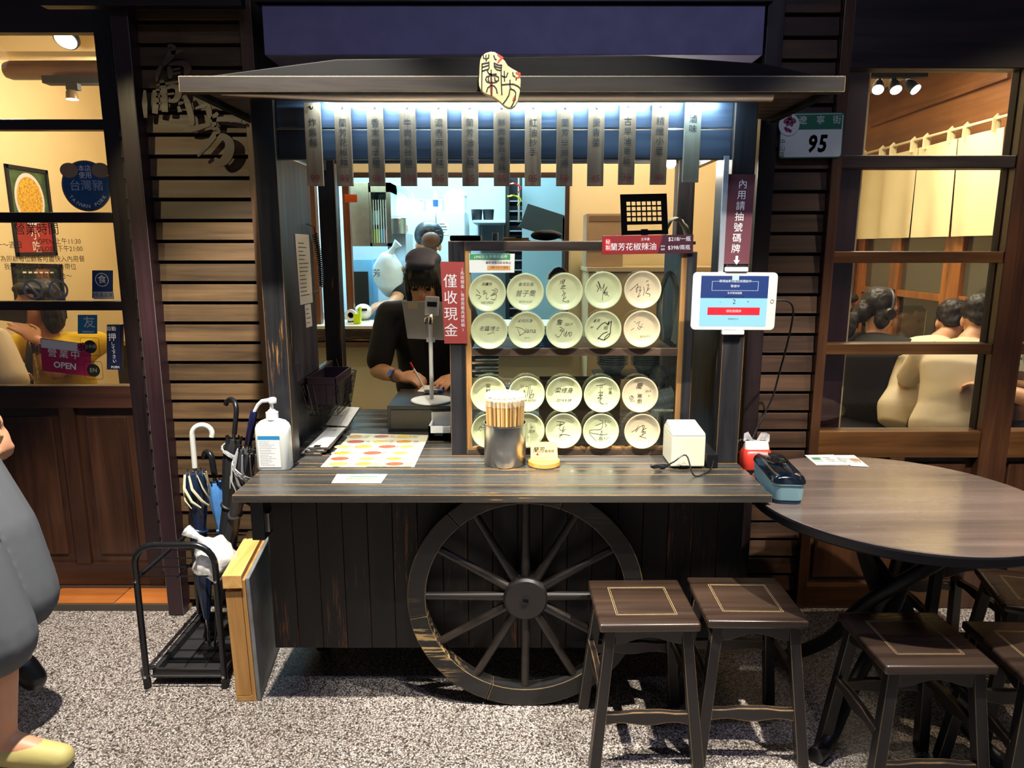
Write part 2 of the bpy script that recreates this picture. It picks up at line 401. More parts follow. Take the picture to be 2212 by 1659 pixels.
for (x0, x1) in ((-2.55, -2.2), (-1.89, -1.828)):
    MB().box(x0, x1, DY-.018, DY+.028, zy(1215), zy(880)).build('door_muntin', DOORW, door, bev=.003)
MB().box(-2.55, gx1, DY-.018, DY+.028, .035, zy(1215)).build('bottom_rail', DOORX, door, bev=.004)
for (x0, x1) in ((-2.2, -1.89), (-1.828, -1.58)):
    z0, z1 = zy(1215), zy(880)
    MB().box(x0, x1, DY+.004, DY+.018, z0, z1).build('door_panel', DOORW, door)
    MB().box(x0+.04, x1-.04, DY-.004, DY+.006, z0+.04, z1-.04).build('raised_field', DOORW, door, bev=.006)
MB().box(-4.2, -1.50, DY-.06, DY+.07, 2.42, 2.52).build('door_head', BLKDOOR, door, bev=.004)
MB().box(-4.2, -1.50, DY-.09, DY-.06, 2.55, 2.60).build('door_head_rail', wood('head_brown', '3a2416', '553720', 'X'), door, bev=.003)
MB().box(-4.2, -1.50, DY-.02, DY+.07, 2.52, 3.3).build('wall_above_door', MATBLK, kind='structure')
MB().box(-2.7, -1.505, DY-.03, DY+.05, .0285, .034).build('door_track', plain('track_brown', '3b2a1d', .5), door)
# ---------------------------------------------------------------- window wall on the right
WY = 2.77
win = thing('window_1', 'brown timber window with four stacked panes beside the round table', None, (1.6, WY, 0.003), kind='structure')
def zw(y): return P(1106, y, WY).z
MB().box(1.187, 1.225, WY-.03, WY+.05, .003, 2.6).build('window_stile', RWINZ, win, bev=.003)
MB().box(1.872, 1.985, WY-.03, WY+.05, .003, 2.6).build('window_stile', RWINZ, win, bev=.004)
wrows = [(151, 337), (365, 543), (568, 741), (764, 929)]
for (x0, x1) in ((1.225, 1.872), (1.985, 2.66)):
    prev = 2.6
    for i, (t, bt) in enumerate(wrows):
        MB().box(x0, x1, WY-.024, WY+.045, zw(t), prev).build('window_rail', BLKDOOR if i < 2 else RWIN, win, bev=.003)
        prev = zw(bt)
        MB().box(x0, x1, WY+.006, WY+.010, zw(bt), zw(t)).build('glass_pane', GLASS, win)
    MB().box(x0, x1, WY-.024, WY+.045, zw(985), prev).build('sill_rail', RWIN, win, bev=.003)
    MB().box(x0, x1, WY-.024, WY+.045, .003, .10).build('bottom_rail', RWIN, win, bev=.003)
    xm = (x0+x1)/2
    MB().box(xm-.03, xm+.03, WY-.024, WY+.045, .10, zw(985)).build('window_muntin', RWINZ, win, bev=.003)
    for (a0, a1) in ((x0, xm-.03), (xm+.03, x1)):
        MB().box(a0, a1, WY+.01, WY+.03, .10, zw(985)).build('lower_panel', RWINZ, win)
        MB().box(a0+.03, a1-.03, WY-.002, WY+.012, .13, zw(985)-.03).build('raised_field', RWINZ, win, bev=.006)
MB().box(2.66, 4.2, WY-.03, WY+.05, .003, 2.6).build('wall_far_right', BLKDOORZ, kind='structure')
wtr = MB().box(1.187, 4.2, WY+.0, WY+.06, 2.6, 3.3).build('wall_above_window', MATBLK, kind='structure')
MB().box(1.868, 1.8722, WY+.012, WY+.05, zw(985)+.001, 2.59).build('reveal_shade_strip', MATBLK, win)  # black strip painting the shade on the stile's inner face
MB().box(1.262, 1.345, WY+.07, WY+.12, .5, 2.6).build('inner_post', wood('plum_inner', '2c1518', '43222a', 'Z', .4), win)
# ================================================================ the noodle cart
CT = .76                                        # counter height
cart = thing('food_cart', 'black wooden noodle cart with roof, counter and big spoked wheel', 'cart', (0, 2.55, .004))
ys = [2.01, 2.107, 2.208, 2.267, 2.329]+[2.329+.0923*i for i in range(1, 10)]
for i in range(len(ys)-1):
    f = ys[i] < 2.25
    MB().box(-.833 if f else -.815, .774 if f else .77, ys[i]+.0012, ys[i+1]-.0012, CT-.024, CT).build('counter_plank', CARTX, cart, bev=.003)
x = -.80; k = 0
for k in range(19):                             # upright boards of the front
    MB().box(x+.001, x+.0815, 2.19, 2.21, .154, CT-.026).build('front_board', CARTP, cart, bev=.0018, seg=1); x += .0818
MB().box(-.80, -.78, 2.21, 3.14, .154, CT-.026).build('side_panel', CARTP, cart)
MB().box(.735, .755, 2.21, 3.14, .154, CT-.026).build('side_panel', CARTP, cart)
MB().box(-.78, .735, 3.12, 3.14, .154, CT-.026).build('back_panel', CARTP, cart)
MB().box(-.78, .735, 2.21, 3.12, .154, .17).build('bottom_panel', CARTP, cart)
# posts
post = MB().box(-.815, -.742, 2.33, 2.40, CT+.0005, 1.935).build('post', CARTZ, cart, bev=.004)
dup(post, T(1.51, 0, 0), cart); dup(post, T(0, .75, 0), cart); dup(post, T(1.51, .75, 0), cart)
# boards across the front top
MB().box(-.741, .694, 2.350, 2.375, 1.853, 1.935).build('lintel_board', CARTXB, cart, bev=.003)
MB().box(-.741, .694, 2.352, 2.375, 1.758, 1.850).build('lintel_board', CARTXB, cart, bev=.003)
MB().box(-.80, -.775, 2.401, 3.079, 1.80, 1.93).build('side_beam', CARTXB, cart)
MB().box(.735, .76, 2.401, 3.079, 1.80, 1.93).build('side_beam', CARTXB, cart)
MB().box(-.741, .694, 3.085, 3.11, 1.83, 1.93).build('rear_beam', CARTXB, cart)
# side walls: low boards, taller boards near the front posts
MB().box(-.81, -.785, 2.401, 3.079, CT+.0005, 1.0).build('side_wall', CARTZ, cart, bev=.003)
MB().box(-.80, -.781, 2.401, 2.84, 1.001, 1.79).build('side_board', wood('side_board_stain', '1d1c26', '36343f', 'Z', .45, 1), cart, bev=.003)
MB().box(.735, .76, 2.401, 3.079, CT+.0005, 1.35).build('side_wall', CARTZ, cart, bev=.003)
MB().box(.735, .753, 2.401, 2.66, 1.351, 1.79).build('side_board', CARTZ, cart, bev=.003)
# roof
FZ0, FZ1 = 1.907, 1.95
MB().box(-.925, .925, 2.09, 2.125, FZ0, FZ1).build('fascia', wood('fascia_stain', '15110f', '29221c', 'X', .5, 1, wear='b7a070', wamt=.1, spec=.3), cart, bev=.003)
for i in range(9):
    MB().box(-.92, .92, 2.127+i*.062, 2.127+i*.062+.059, 1.936, 1.948).build('soffit_slat', wood('soffit_stain', '2e2018', '4c3626', 'X', .5, 1), cart, bev=.001, seg=1)
MB().prism([(-.90, 1.951), (-.86, 1.966), (-.50, 2.010), (.38, 2.020), (.72, 1.998), (.88, 1.966), (.90, 1.951)], 2.16, 2.60).build('roof', wood('roof_stain', '080707', '100e0d', 'X', .7, 1, spec=.15), cart, bev=.003)
for s in (-1, 1):
    MB().box(s*.925-.012, s*.925+.012, 2.127, 2.66, FZ0+.012, FZ1).build('eave_board', wood('roof_stain', '', ''), cart, bev=.003)
n = 24; rows_ = []
for i in range(n+1):                            # curled metal drip edge under the fascia
    t = i/n; xx = -.845+t*1.60; r = .004+.011*min(1, t*5)
    rows_.append([V((xx, 2.185+r*cos(q)*1.6, 1.924+r*sin(q)*1.75)) for q in [pi*1.05+pi*.95*j/8 for j in range(9)]])
MB().grid(rows_).build('drip_edge', plain('drip_metal', 'b7ab9c', .3, 1), cart, smooth=60, solid=.001)
# led strip behind the fascia
led = MB().box(-.60, .66, 2.292, 2.300, 1.9335, 1.9355).build('led_strip', glow('led_cool', (.6, .8, 1), 4), cart)
area((.03, 2.296, 1.932), (.03, 2.35, 1.875), 1.25, .008, 16, (.42, .70, 1))
# wheel
hub = P(1135, 1282, 2.12); hub.z = .380
wheel = MB().lathe([(.015, -.03), (.066, -.03), (.071, -.024), (.071, .03), (.015, .03)], (0, 0, 0), 32, None)
FELL = wood('felloe_stain', '0e0d0d', '1c1a18', 'X', .5, 1, wear='a8895a', wamt=.22, patch=.7, brad=.004)
rimp = []
wroot = MB(Matrix.Translation(hub) @ Matrix.Rotation(pi/2, 4, 'X')).lathe([(.0, .03), (.064, .03), (.071, .022), (.071, -.045), (.0, -.045)], n=36).build('wheel', wood('hub_stain', '151211', '262120', 'X', .5, 1), cart, smooth=40)
MB(Matrix.Translation(hub) @ Matrix.Rotation(pi/2, 4, 'X')).lathe([(0, .0306), (.012, .0306), (.012, .036), (.009, .036), (.009, .0312), (0, .0312)], n=18).build('axle_end', MATBLK, wroot)
for i in range(6):
    a0 = i*pi/3+.18+.004; a1 = a0+pi/3-.008; m = MB(); vs, fs = [], []
    N = 10
    for j in range(N+1):
        a = a0+(a1-a0)*j/N; c_, s_ = cos(a), sin(a)
        for (r, yy) in ((.320, 2.098), (.378, 2.098), (.378, 2.150), (.320, 2.150)): vs.append((hub.x+r*c_, yy, hub.z+r*s_))
    for j in range(N):
        for q in range(4): fs.append((j*4+q, j*4+(q+1) % 4, (j+1)*4+(q+1) % 4, (j+1)*4+q))
    fs += [(3, 2, 1, 0), (N*4, N*4+1, N*4+2, N*4+3)]
    m.add(vs, fs).build('felloe', FELL, wroot, bev=.003)
SPK = wood('spoke_stain', '17120f', '2a211a', 'X', .45, 1, wear='8d6034', wamt=.32, brad=.006)
for i in range(12):
    a = i*pi/6; c_, s_ = cos(a), sin(a)
    MB().tube([(hub.x+r*c_, 2.122, hub.z+r*s_) for r in (.068, .12, .24, .323)], [.016, .015, .013, .013], 10).build('spoke', SPK, wroot, smooth=50)
# swivel castor, corner block and counter brackets
cz = G(672, 1470, 0)
cs = MB(); cs.M = T(cz.x, 2.42, 0)
cst = MB(cs.M).box(-.025, .025, -.03, .04, .13, .1535).build('castor', MATBLK, cart)
MB(cs.M).add([(-.026,-.02,.13),(-.020,-.02,.13),(-.020,.03,.05),(-.026,.03,.05),(-.026,.03,.13),(-.020,.03,.13)], [(0,1,2,3),(0,3,4),(1,5,2),(4,3,2,5),(0,4,5,1)]).build('castor_fork', MATBLK, cst)
MB(cs.M).cyl((-.018, .012, .0555), (.018, .012, .0555), .052, n=24).build('castor_wheel', plain('rubber', '171717', .6), cst, smooth=40)
MB().box(-.797, -.757, 2.05, 2.125, .60, CT-.0245).build('corner_block', plain('black_steel', '1a1b1e', .4, .2), cart, bev=.004)
MB().box(-.757, -.748, 2.07, 2.10, .62, .68).build('corner_latch', STEEL, cart)
for bx in (713, 866, 1418, 1500):
    c = P(bx, 1088, 2.16); br = MB().box(c.x-.016, c.x+.016, 2.182, 2.1895, .688, CT-.0245)
    br.box(c.x-.016, c.x+.016, 2.12, 2.182, CT-.030, CT-.0245)
    bo = br.build('bracket', plain('bracket_steel', '8b8a84', .4, .8), cart)
    for (dx, dz) in ((0, .035), (-.008, .018), (.008, .018)):
        MB().cyl((c.x+dx, 2.1815, .688+dz), (c.x+dx, 2.1795, .688+dz), .003, n=10).build('screw', MATBLK, bo)
# ---------------------------------------------------------------- hanging price tags
TAGW = wood('tag_wood', '5c4530', '876849', 'Z', .5, 1.2, var=.25, spec=.4)
TAGI = plain('tag_ink', '1b1712', .6); TAGR = plain('tag_red', '7c1f18', .6)
tags = [('炸醬麵', '99', 'thinnest lettering, first from the left'), ('蘭芳花椒麵', '99', 'second from the left post'), ('香末哨子麵', '99', 'third from the left post'), ('牛肉乾拌麵', '139', ''), ('濃香麻醬麵', '95', ''),
        ('蘭芳油蔥麵', '65', ''), ('鮮肉雲吞湯麵', '95', ''), ('紅油抄手', '85', ''), ('蘭芳豆腐湯', '59', ''), ('燙青菜', '45', ''), ('古早油蔥飯', '30', ''), ('精緻小菜', '30', ''), ('滷味', '', '')]
tlab = ['brown wooden price tag reading 99, nearest the left cart post', 'brown wooden price tag reading 99 with five characters, second from left', 'brown wooden price tag reading 99 over the bright kitchen opening', 'brown wooden price tag reading 139, fourth from left',
        'brown wooden price tag reading 95, fifth from left', 'brown wooden tag priced 65 just left of the gourd plaque', 'brown wooden price tag reading 95 hanging under the gourd-shaped plaque', 'brown wooden tag priced 85 just right of the gourd plaque', 'brown wooden tag priced 59 at the right end of the kitchen opening',
        'brown wooden tag priced 45 with three characters and a light streak', 'brown wooden price tag reading 30 with five characters', 'brown wooden price tag with four characters, second from right', 'pale wooden tag with two characters and no price, rightmost']
tx = [681, 745, 814, 883, 950, 1016, 1084, 1151, 1219, 1286, 1353, 1422, 1492]
for i, (s, pr, _) in enumerate(tags):
    c = P(tx[i], 312-(i > 9)*3-(i > 11)*5, 2.336); zt = c.z+.121; zb = c.z-.128
    tg = MB().box(c.x-.0255, c.x+.0255, 2.316, 2.327, zb, zt).build('price_tag', TAGW if i < 12 else wood('pale_tag_wood', '7b705a', '9c9074', 'Z', .5), bev=.0015, label=tlab[i], cat='tag', group='wooden price tags hanging under the cart roof')
    nn = len(s); h = .027 if nn < 6 else .0245
    text(s, (c.x, 2.3152, zt-.045-nn*h*.55), h*.95, TAGI, tg, vertical=True, gap=1.14)
    if pr: text(pr, (c.x, 2.3152, zb+.022), .030, TAGR, tg)
    hk = MB().lathe([(0, -.004), (.0045, -.004), (.0045, .001), (0, .001)], (c.x, 2.3155, zt-.015), 12, Matrix.Rotation(pi/2, 3, 'X')).build('tag_hole', MATBLK, tg)
    MB().tube([(c.x, 2.3495, zt-.008), (c.x, 2.311, zt-.009), (c.x, 2.3075, zt-.012), (c.x, 2.309, zt-.017)], .0016, 6).build('hook', plain('hook_brass', '9a8d78', .35, .9), tg, smooth=60)
# ---------------------------------------------------------------- gourd plaque with seal characters
def gz(x, y, Y=2.078): p = P(1010+x/11.06, 100+y/11.06, Y); return (p.x, p.z)
out = [(560,170),(650,180),(720,225),(830,320),(900,400),(960,500),(1060,570),(1140,610),(1220,660),(1262,740),(1268,860),(1262,1040),(1240,1180),(1200,1330),(1140,1440),(1060,1500),(960,1495),(880,1450),(790,1370),(700,1300),(600,1230),(480,1190),(380,1130),(310,1060),(280,980),(272,860),(285,700),(290,520),(305,380),(350,270),(440,200)]
plq = MB().prism([gz(*p) for p in out], 2.058, 2.086).build('plaque', plain('plaque_cream', 'd8c58c', .55, var=.25, scale=40), bev=.003, label='cream gourd-shaped carved plaque with seal characters on the roof edge', cat='sign')
sk = [[(355,455),(350,800),(345,1110)], [(350,470),(420,450),(500,440)], [(355,545),(430,525),(500,500)], [(350,640),(430,610),(500,590)], [(515,410),(520,560),(480,640),(520,700),(570,720)], [(640,430),(645,530),(700,600),(800,620)], [(650,450),(730,490),(820,500)], [(650,510),(730,545),(810,560)], [(815,480),(805,700),(810,950),(825,1200)],
      [(380,240),(390,330),(440,345),(450,250)], [(450,345),(455,400)], [(515,240),(510,320),(460,350)], [(630,260),(660,350),(700,370)], [(570,600),(575,900),(580,1230)], [(520,700),(600,715),(700,700)], [(440,830),(460,770),(560,740),(680,745),(745,780),(745,850),(680,900),(560,915),(470,890),(440,830)], [(510,770),(500,840),(520,890)], [(650,780),(660,850),(700,880)],
      [(460,1130),(490,1030),(560,980),(640,985),(690,1050),(715,1160)], [(880,630),(885,880)], [(820,740),(870,775),(930,770),(965,670)], [(1080,660),(1090,740),(1140,770)], [(1160,780),(1160,850)], [(820,960),(950,945),(1100,945),(1200,990),(1265,1050)], [(1015,840),(1015,1000),(1040,1060),(1110,1085),(1150,1140),(1140,1280),(1090,1400),(1040,1490)], [(1015,1050),(990,1200),(920,1320),(850,1410)]]
m = MB()
for s in sk:
    q = [gz(*p) for p in s]; m.stroke(q, [.0034]*len(q), 2.0568, 2.0585)
m.build('carved_lines', INK, plq)
for s in ([(715,240),(830,325),(760,390),(720,450)], [(1150,670),(1235,700),(1250,770),(1170,800)], [(1140,1210),(1120,1300),(1090,1350)], [(565,740),(575,950),(575,1200)]):
    q = [gz(*p) for p in s]; MB().stroke(q, [.004, .009, .006, .003][:len(q)], 2.0572, 2.0585).build('red_mark', plain('plaque_red', 'a53a22', .6), plq)
# ---------------------------------------------------------------- the big brush characters on the siding
def wz(x, y): p = P(290+x/5.53, 80+y/5.53, 2.715); return (p.x, p.z)
brush = [([(410,110),(470,130),(455,210),(420,260),(350,350)], [.004,.022,.026,.024,.010]), ([(455,200),(520,185),(600,170)], [.012,.014,.006]),
  ([(350,340),(300,420),(280,540)], [.008,.016,.005]), ([(430,340),(520,320),(610,330),(650,390),(620,470)], [.006,.014,.022,.026,.010]), ([(420,360),(440,420),(440,500)], [.010,.020,.010]), ([(460,400),(560,380)], [.006,.008]), ([(470,450),(560,430)], [.006,.008]),
  ([(340,520),(360,620),(370,760),(380,900)], [.014,.026,.026,.022]), ([(280,580),(420,560),(540,540)], [.006,.010,.008]), ([(400,620),(470,595),(530,620),(540,690),(500,760),(420,770)], [.008,.014,.022,.024,.018,.008]), ([(400,690),(490,680)], [.006,.008]), ([(270,640),(330,630)], [.006,.008]), ([(275,720),(340,710)], [.006,.008]), ([(280,800),(340,795)], [.006,.008]),
  ([(250,640),(270,760),(260,920)], [.010,.024,.020]), ([(140,640),(140,800),(150,970)], [.008,.020,.012]), ([(610,700),(650,800),(690,950),(700,1040),(640,1050)], [.012,.022,.022,.018,.006]), ([(540,830),(560,900)], [.008,.016]),
  ([(740,860),(840,830),(890,840),(910,930),(930,990)], [.006,.014,.022,.020,.012]), ([(1010,910),(960,980),(960,1080)], [.010,.022,.020]), ([(940,1000),(1080,985),(1290,1010)], [.012,.018,.010]), ([(600,1120),(680,1110),(800,1080),(930,1040)], [.008,.020,.018,.012]),
  ([(960,1080),(1000,1130),(960,1190),(880,1300),(770,1430)], [.018,.026,.020,.016,.006]), ([(990,1190),(1070,1190),(1140,1250),(1150,1340),(1110,1450),(1040,1500),(970,1450)], [.010,.022,.032,.036,.034,.028,.008])]
m = MB()
for pts, ws in brush:                           # smooth the strokes
    q = [V(wz(*p)).to_2d() for p in pts]; Q, Wd = [], []
    for i in range(len(q)-1):
        p0, p1, p2, p3 = q[max(i-1, 0)], q[i], q[i+1], q[min(i+2, len(q)-1)]
        for t in (0, .25, .5, .75):
            Q.append(.5*((2*p1)+(p2-p0)*t+(2*p0-5*p1+4*p2-p3)*t*t+(3*p1-p0-3*p2+p3)*t**3)); Wd.append(ws[i]+(ws[i+1]-ws[i])*t)
    Q.append(q[-1]); Wd.append(ws[-1]); m.stroke(Q, Wd, 2.706, 2.714)
# stand-off pins carry the letters on the planks
pins = MB()
for (a, b) in ((360, 640), (640, 880), (960, 1060), (1130, 1300)):
    q = wz(a, b); pins.cyl((q[0], 2.714, q[1]), (q[0], 2.7515, q[1]), .004, n=8)
let = m.build('sign_characters', wood('letter_wood', '2a2015', '473724', 'X', .5, 1), label='two large brown brush-script characters standing off the plank wall', cat='sign')
pins.build('pin', STEEL, let)
# ================================================================ display case on the counter
CY = 2.43
case = thing('display_case', 'dark wooden glass-fronted display case standing on the cart counter', 'display case', (.19, 2.62, CT))
CZ1 = 1.505
cb = CT+.0008
def X_(x, y, Y=CY): return P(x, y, Y).x
DK = CARTZ; BARE = wood('bare_edge_wood', '5b3d22', 'a87a43', 'Z', .5, 1, wear='d0a55c', wamt=.5, brad=.004)
MB().box(-.215, -.158, CY, CY+.06, cb, CZ1).build('case_post', DK, case, bev=.003)
MB().box(.589, .625, CY, CY+.06, cb, 1.47).build('case_post', DK, case, bev=.003)
MB().box(-.158, -.140, CY+.002, CY+.03, cb+.02, 1.472).build('front_stile', BARE, case, bev=.002)
MB().box(.573, .589, CY+.002, CY+.03, cb+.02, 1.472).build('front_stile', BARE, case, bev=.002)
MB().box(-.158, .589, CY, CY+.03, 1.472, CZ1).build('top_rail', wood('case_rail', '2a211c', '4a3a2e', 'X', .4, 1, wear='a07c4c', wamt=.25), case, bev=.003)
zm = P(1106, 760, CY).z
MB().box(-.140, .573, CY+.001, CY+.025, zm-.014, zm+.012).build('middle_rail', wood('case_rail', '', ''), case, bev=.002)
MB().box(-.158, .589, CY, CY+.03, cb, cb+.02).build('base_rail', wood('case_rail', '', ''), case, bev=.002)
MB().box(-.140, .573, CY+.001, CY+.02, cb+.0205, cb+.029).build('base_bead', wood('bare_bead', '7d5a30', 'b98d50', 'X', .5), case, bev=.002)
MB().box(-.140, .573, CY+.016, CY+.020, cb+.03, zm-.015).build('glass_pane', CASEGLASS, case)
MB().box(-.140, .573, CY+.016, CY+.020, zm+.013, 1.471).build('glass_pane', CASEGLASS, case)
MB().box(-.140, .573, CY+.03, CY+.42, zm-.012, zm+.002).build('shelf', wood('case_rail', '', ''), case)
MB().box(-.215, .625, CY+.031, CY+.45, CZ1-.012, CZ1-.001).build('top_board', DK, case)
MB().box(-.158, .600, CY+.06, CY+.44, cb, cb+.010).build('bottom_board', DK, case)
for xx in (-.213, .607):
    MB().box(xx, xx+.016, CY+.061, CY+.44, cb+.011, CZ1-.013).build('end_panel', DK, case)
# ---------------------------------------------------------------- twenty signed saucers in front of the glass
PLATE = plain('celadon_glaze', 'c6cb9c', .18, var=.04, scale=20, coat=.3)
PINK = plain('pale_glaze', 'd2c29e', .18, var=.04, scale=20, coat=.3)
prof = [(0, .004), (.040, .004), (.046, .006), (.056, .013), (.0620, .0175), (.0632, .0165), (.0575, .010), (.047, .0015), (.036, 0), (0, 0)]
pc = [[(1053,633),(1134.5,631),(1218.7,630),(1302.6,627),(1387.6,626)], [(1057,714),(1137,713),(1218.7,713),(1302,711),(1385.7,710.5)], [(1056,851),(1137.6,850.7),(1218,851.5),(1300,852),(1382,852)], [(1057,930.6),(1137.6,929),(1217,930),(1297.6,930.6),(1386.7,931)]]
R4 = ['top row', 'second row', 'third row', 'bottom row']; C5 = ['leftmost', 'second from left', 'middle', 'second from right', 'rightmost']
sig = {
 (0,0): [('t','湖叢民',-.05,.58,.24),('s',[(-.75,.25),(-.5,-.05)]),('s',[(-.8,-.12),(-.45,-.22),(-.62,-.4)]),('s',[(-.32,.1),(-.15,.15),(-.3,-.1),(-.05,.02),(-.1,-.35),(.0,-.4),(.05,-.3)]),('s',[(.3,.2),(.55,.12),(.2,-.2),(.6,-.1),(.5,-.45),(.25,-.4)]),('s',[(.5,.3),(.68,.2),(.6,0),(.3,-.1)]),('t','20210922',-.05,-.66,.22)],
 (0,1): [('t','食尚玩家',.05,.5,.27),('t','曾子喬',0,-.12,.46),('t','2019.10.25',0,-.66,.2)],
 (0,2): [('s',[(-.3,.75),(-.2,.65)]),('s',[(-.3,.5),(-.05,.85),(-.15,.5),(.1,.9),(-.1,.4)]),('s',[(-.2,.35),(.1,.4),(-.25,.2),(.1,.22)]),('s',[(-.1,.1),(.0,-.1),(-.15,-.3),(.1,-.05),(-.05,-.5),(.15,-.35),(-.1,-.6),(.2,-.7)]),('s',[(.22,-.66),(.28,-.6),(.33,-.67),(.25,-.75)])],
 (0,3): [('s',[(-.45,.4),(-.3,.1),(-.4,-.1),(-.2,.3),(-.35,.6),(-.1,-.05)]),('s',[(-.35,.55),(-.05,.1),(.1,.45),(0,-.3),(.3,.25),(.05,-.2),(.35,-.1),(.2,-.35),(.1,-.1),(.42,-.4)]),('s',[(0,-.3),(0,-.7)])],
 (0,4): [('s',[(-.85,-.1),(-.3,.4)]),('s',[(-.3,.4),(-.35,-.2),(-.4,.1),(-.1,.2),(-.2,-.1),(-.05,0),(-.3,-.5),(-.1,-.35)]),('s',[(.1,.2),(.15,-.1),(.1,-.4)]),('s',[(.3,.3),(.45,.35),(.35,.0),(.5,.1),(.25,-.2),(.55,-.3),(.5,-.45)]),('s',[(.25,.55),(.42,.62)])],
 (1,0): [('t','老醬博士',0,.1,.36),('s',[(-.15,-.25),(.2,-.18)]),('s',[(.2,-.05),(.35,-.2)])],
 (1,1): [('t','食尚玩家',-.1,.62,.28),('s',[(-.6,.1),(-.4,-.4)]),('s',[(-.75,.2),(-.3,.1),(-.1,-.15),(-.5,-.4)]),('t','iana',.25,-.05,.5),('t','2017.2',.05,-.55,.14)],
 (1,2): [('t','詹',-.35,.5,.42),('t','2017',.3,.36,.26),('s',[(-.3,.2),(-.1,.1),(-.3,-.05),(-.05,-.1)]),('s',[(-.6,-.3),(-.4,-.5),(-.2,-.3),(0,.1),(0,-.45),(.2,-.05),(.1,-.5),(.35,-.15)]),('s',[(.4,-.35),(.32,-.2),(.42,-.18),(.5,-.15),(.52,-.3),(.4,-.45),(.35,-.35)])],
 (1,3): [('t','蘭芳',-.45,.55,.26),('s',[(-.4,-.05),(-.1,.3),(.2,.45),(.3,.3),(.45,.55),(.35,.25),(.55,.5),(.6,.5),(.55,.1),(.55,-.3)]),('s',[(.15,.85),(.45,.75)]),('t','昭',.2,.05,.3),('s',[(-.3,-.7),(0,-.35),(.35,-.2)]),('s',[(-.3,-.6),(.1,-.75),(.45,-.5),(.5,-.3),(.2,-.55),(.15,-.8)]),('t','89',-.75,.1,.2)],
 (1,4): [('s',[(-.5,.5),(-.4,.48)]),('s',[(-.35,.35),(-.1,.5),(-.2,.2),(.1,.1)]),('s',[(-.7,-.1),(-.5,.05)]),('s',[(-.25,.1),(-.1,-.05),(.0,.2),(.1,.35)]),('t','2019.7.7',.25,-.55,.2)],
 (2,0): [('t','柴林',-.05,.35,.36,'v')],
 (2,1): [('s',[(-.4,.65),(-.35,.4)]),('s',[(-.25,.62),(-.25,.45)]),('s',[(-.1,.5),(.1,.5)]),('s',[(-.3,.1),(-.45,-.1),(-.3,-.2),(-.2,.1),(-.15,.25),(-.1,0),(-.05,-.3)]),('s',[(.15,.6),(.05,-.2)]),('s',[(.25,.65),(.2,-.3),(.4,.3),(.3,-.1),(.5,0),(.4,-.3),(.15,-.3)]),('t','4.05/25th',.3,-.5,.22)],
 (2,2): [('t','梁修身',0,.22,.42),('t','2016.6.28',0,-.45,.26)],
 (2,3): [('s',[(-.4,.6),(.15,.68),(.3,.75)]),('s',[(-.1,.65),(-.1,.4)]),('s',[(.05,.68),(0,.4)]),('s',[(-.1,.35),(-.05,-.7)]),('s',[(-.25,.1),(.1,.15),(-.2,-.1),(.1,-.05),(-.3,-.3),(.05,-.25),(-.2,-.5),(.1,-.7)]),('t','珍鳳',.6,.2,.26,'v'),('t','20170102',.35,-.72,.2)],
 (2,4): [('t','慶',-.05,.55,.46),('t','2019.',.6,.2,.2),('t','6',.65,-.12,.2),('t','寒廚',.02,-.35,.36,'v'),('s',[(-.55,-.1),(-.7,-.25),(-.55,-.4),(-.4,-.25),(-.55,-.1),(-.5,-.25),(-.6,-.3)]),('t','MACE',-.5,-.5,.14)],
 (3,0): [('t','尔',-.6,.1,.4)],
 (3,1): [('t','77',.35,.15,.2),('t','回夕',.35,-.15,.24),('t','15',.1,-.55,.16)],
 (3,2): [('s',[(-.5,.65),(.1,.55),(-.3,.3)]),('s',[(-.45,.35),(0,.45)]),('s',[(-.2,.6),(-.25,.2)]),('s',[(-.3,.15),(-.1,-.05),(.05,.3),(-.05,-.1),(.15,.1),(-.1,-.2)]),('s',[(-.3,-.35),(-.1,-.3),(-.3,-.5),(0,-.3),(.5,-.4)]),('s',[(-.5,-.4),(-.48,-.45)])],
 (3,3): [('s',[(-.1,.75),(.2,.6),(-.35,.35)]),('s',[(.15,.55),(.05,.1),(-.6,.05),(-.75,-.15),(.1,-.3),(.5,-.25)]),('s',[(.35,.75),(.3,.5),(.42,.4),(.3,.25)]),('s',[(-.8,-.2),(-.1,-.9),(.0,-.3),(.1,0),(.1,-.6),(.2,-.95)]),('t','2019.20.',.25,-.6,.24)],
 (3,4): [('s',[(-.7,-.1),(-.4,.1),(-.2,.35),(-.45,-.05)]),('s',[(-.4,-.1),(-.1,.3),(.2,.35),(.1,.1),(.35,.2),(.0,.0),(.3,-.05)]),('s',[(.05,.45),(.1,-.3),(-.15,-.4),(.2,-.5),(.35,-.55)]),('s',[(-.05,-.1),(.3,-.15),(.0,-.3)])]}
pdesc = {(0,0): 'with a long date at its foot', (2,2): 'signed with the date 2016.6.28', (1,2): 'dated 2017 with a heart', (1,3): 'with thick bold brush strokes', (1,4): 'with faint thin writing and the date 2019.7', (3,3): 'with sweeping looped strokes'}
SIGI = plain('marker_ink', '17171c', .5); SIGG = plain('faded_marker_ink', '5b5c58', .5)
pm = None
TILT = Matrix.Rotation(pi/2, 4, 'X')
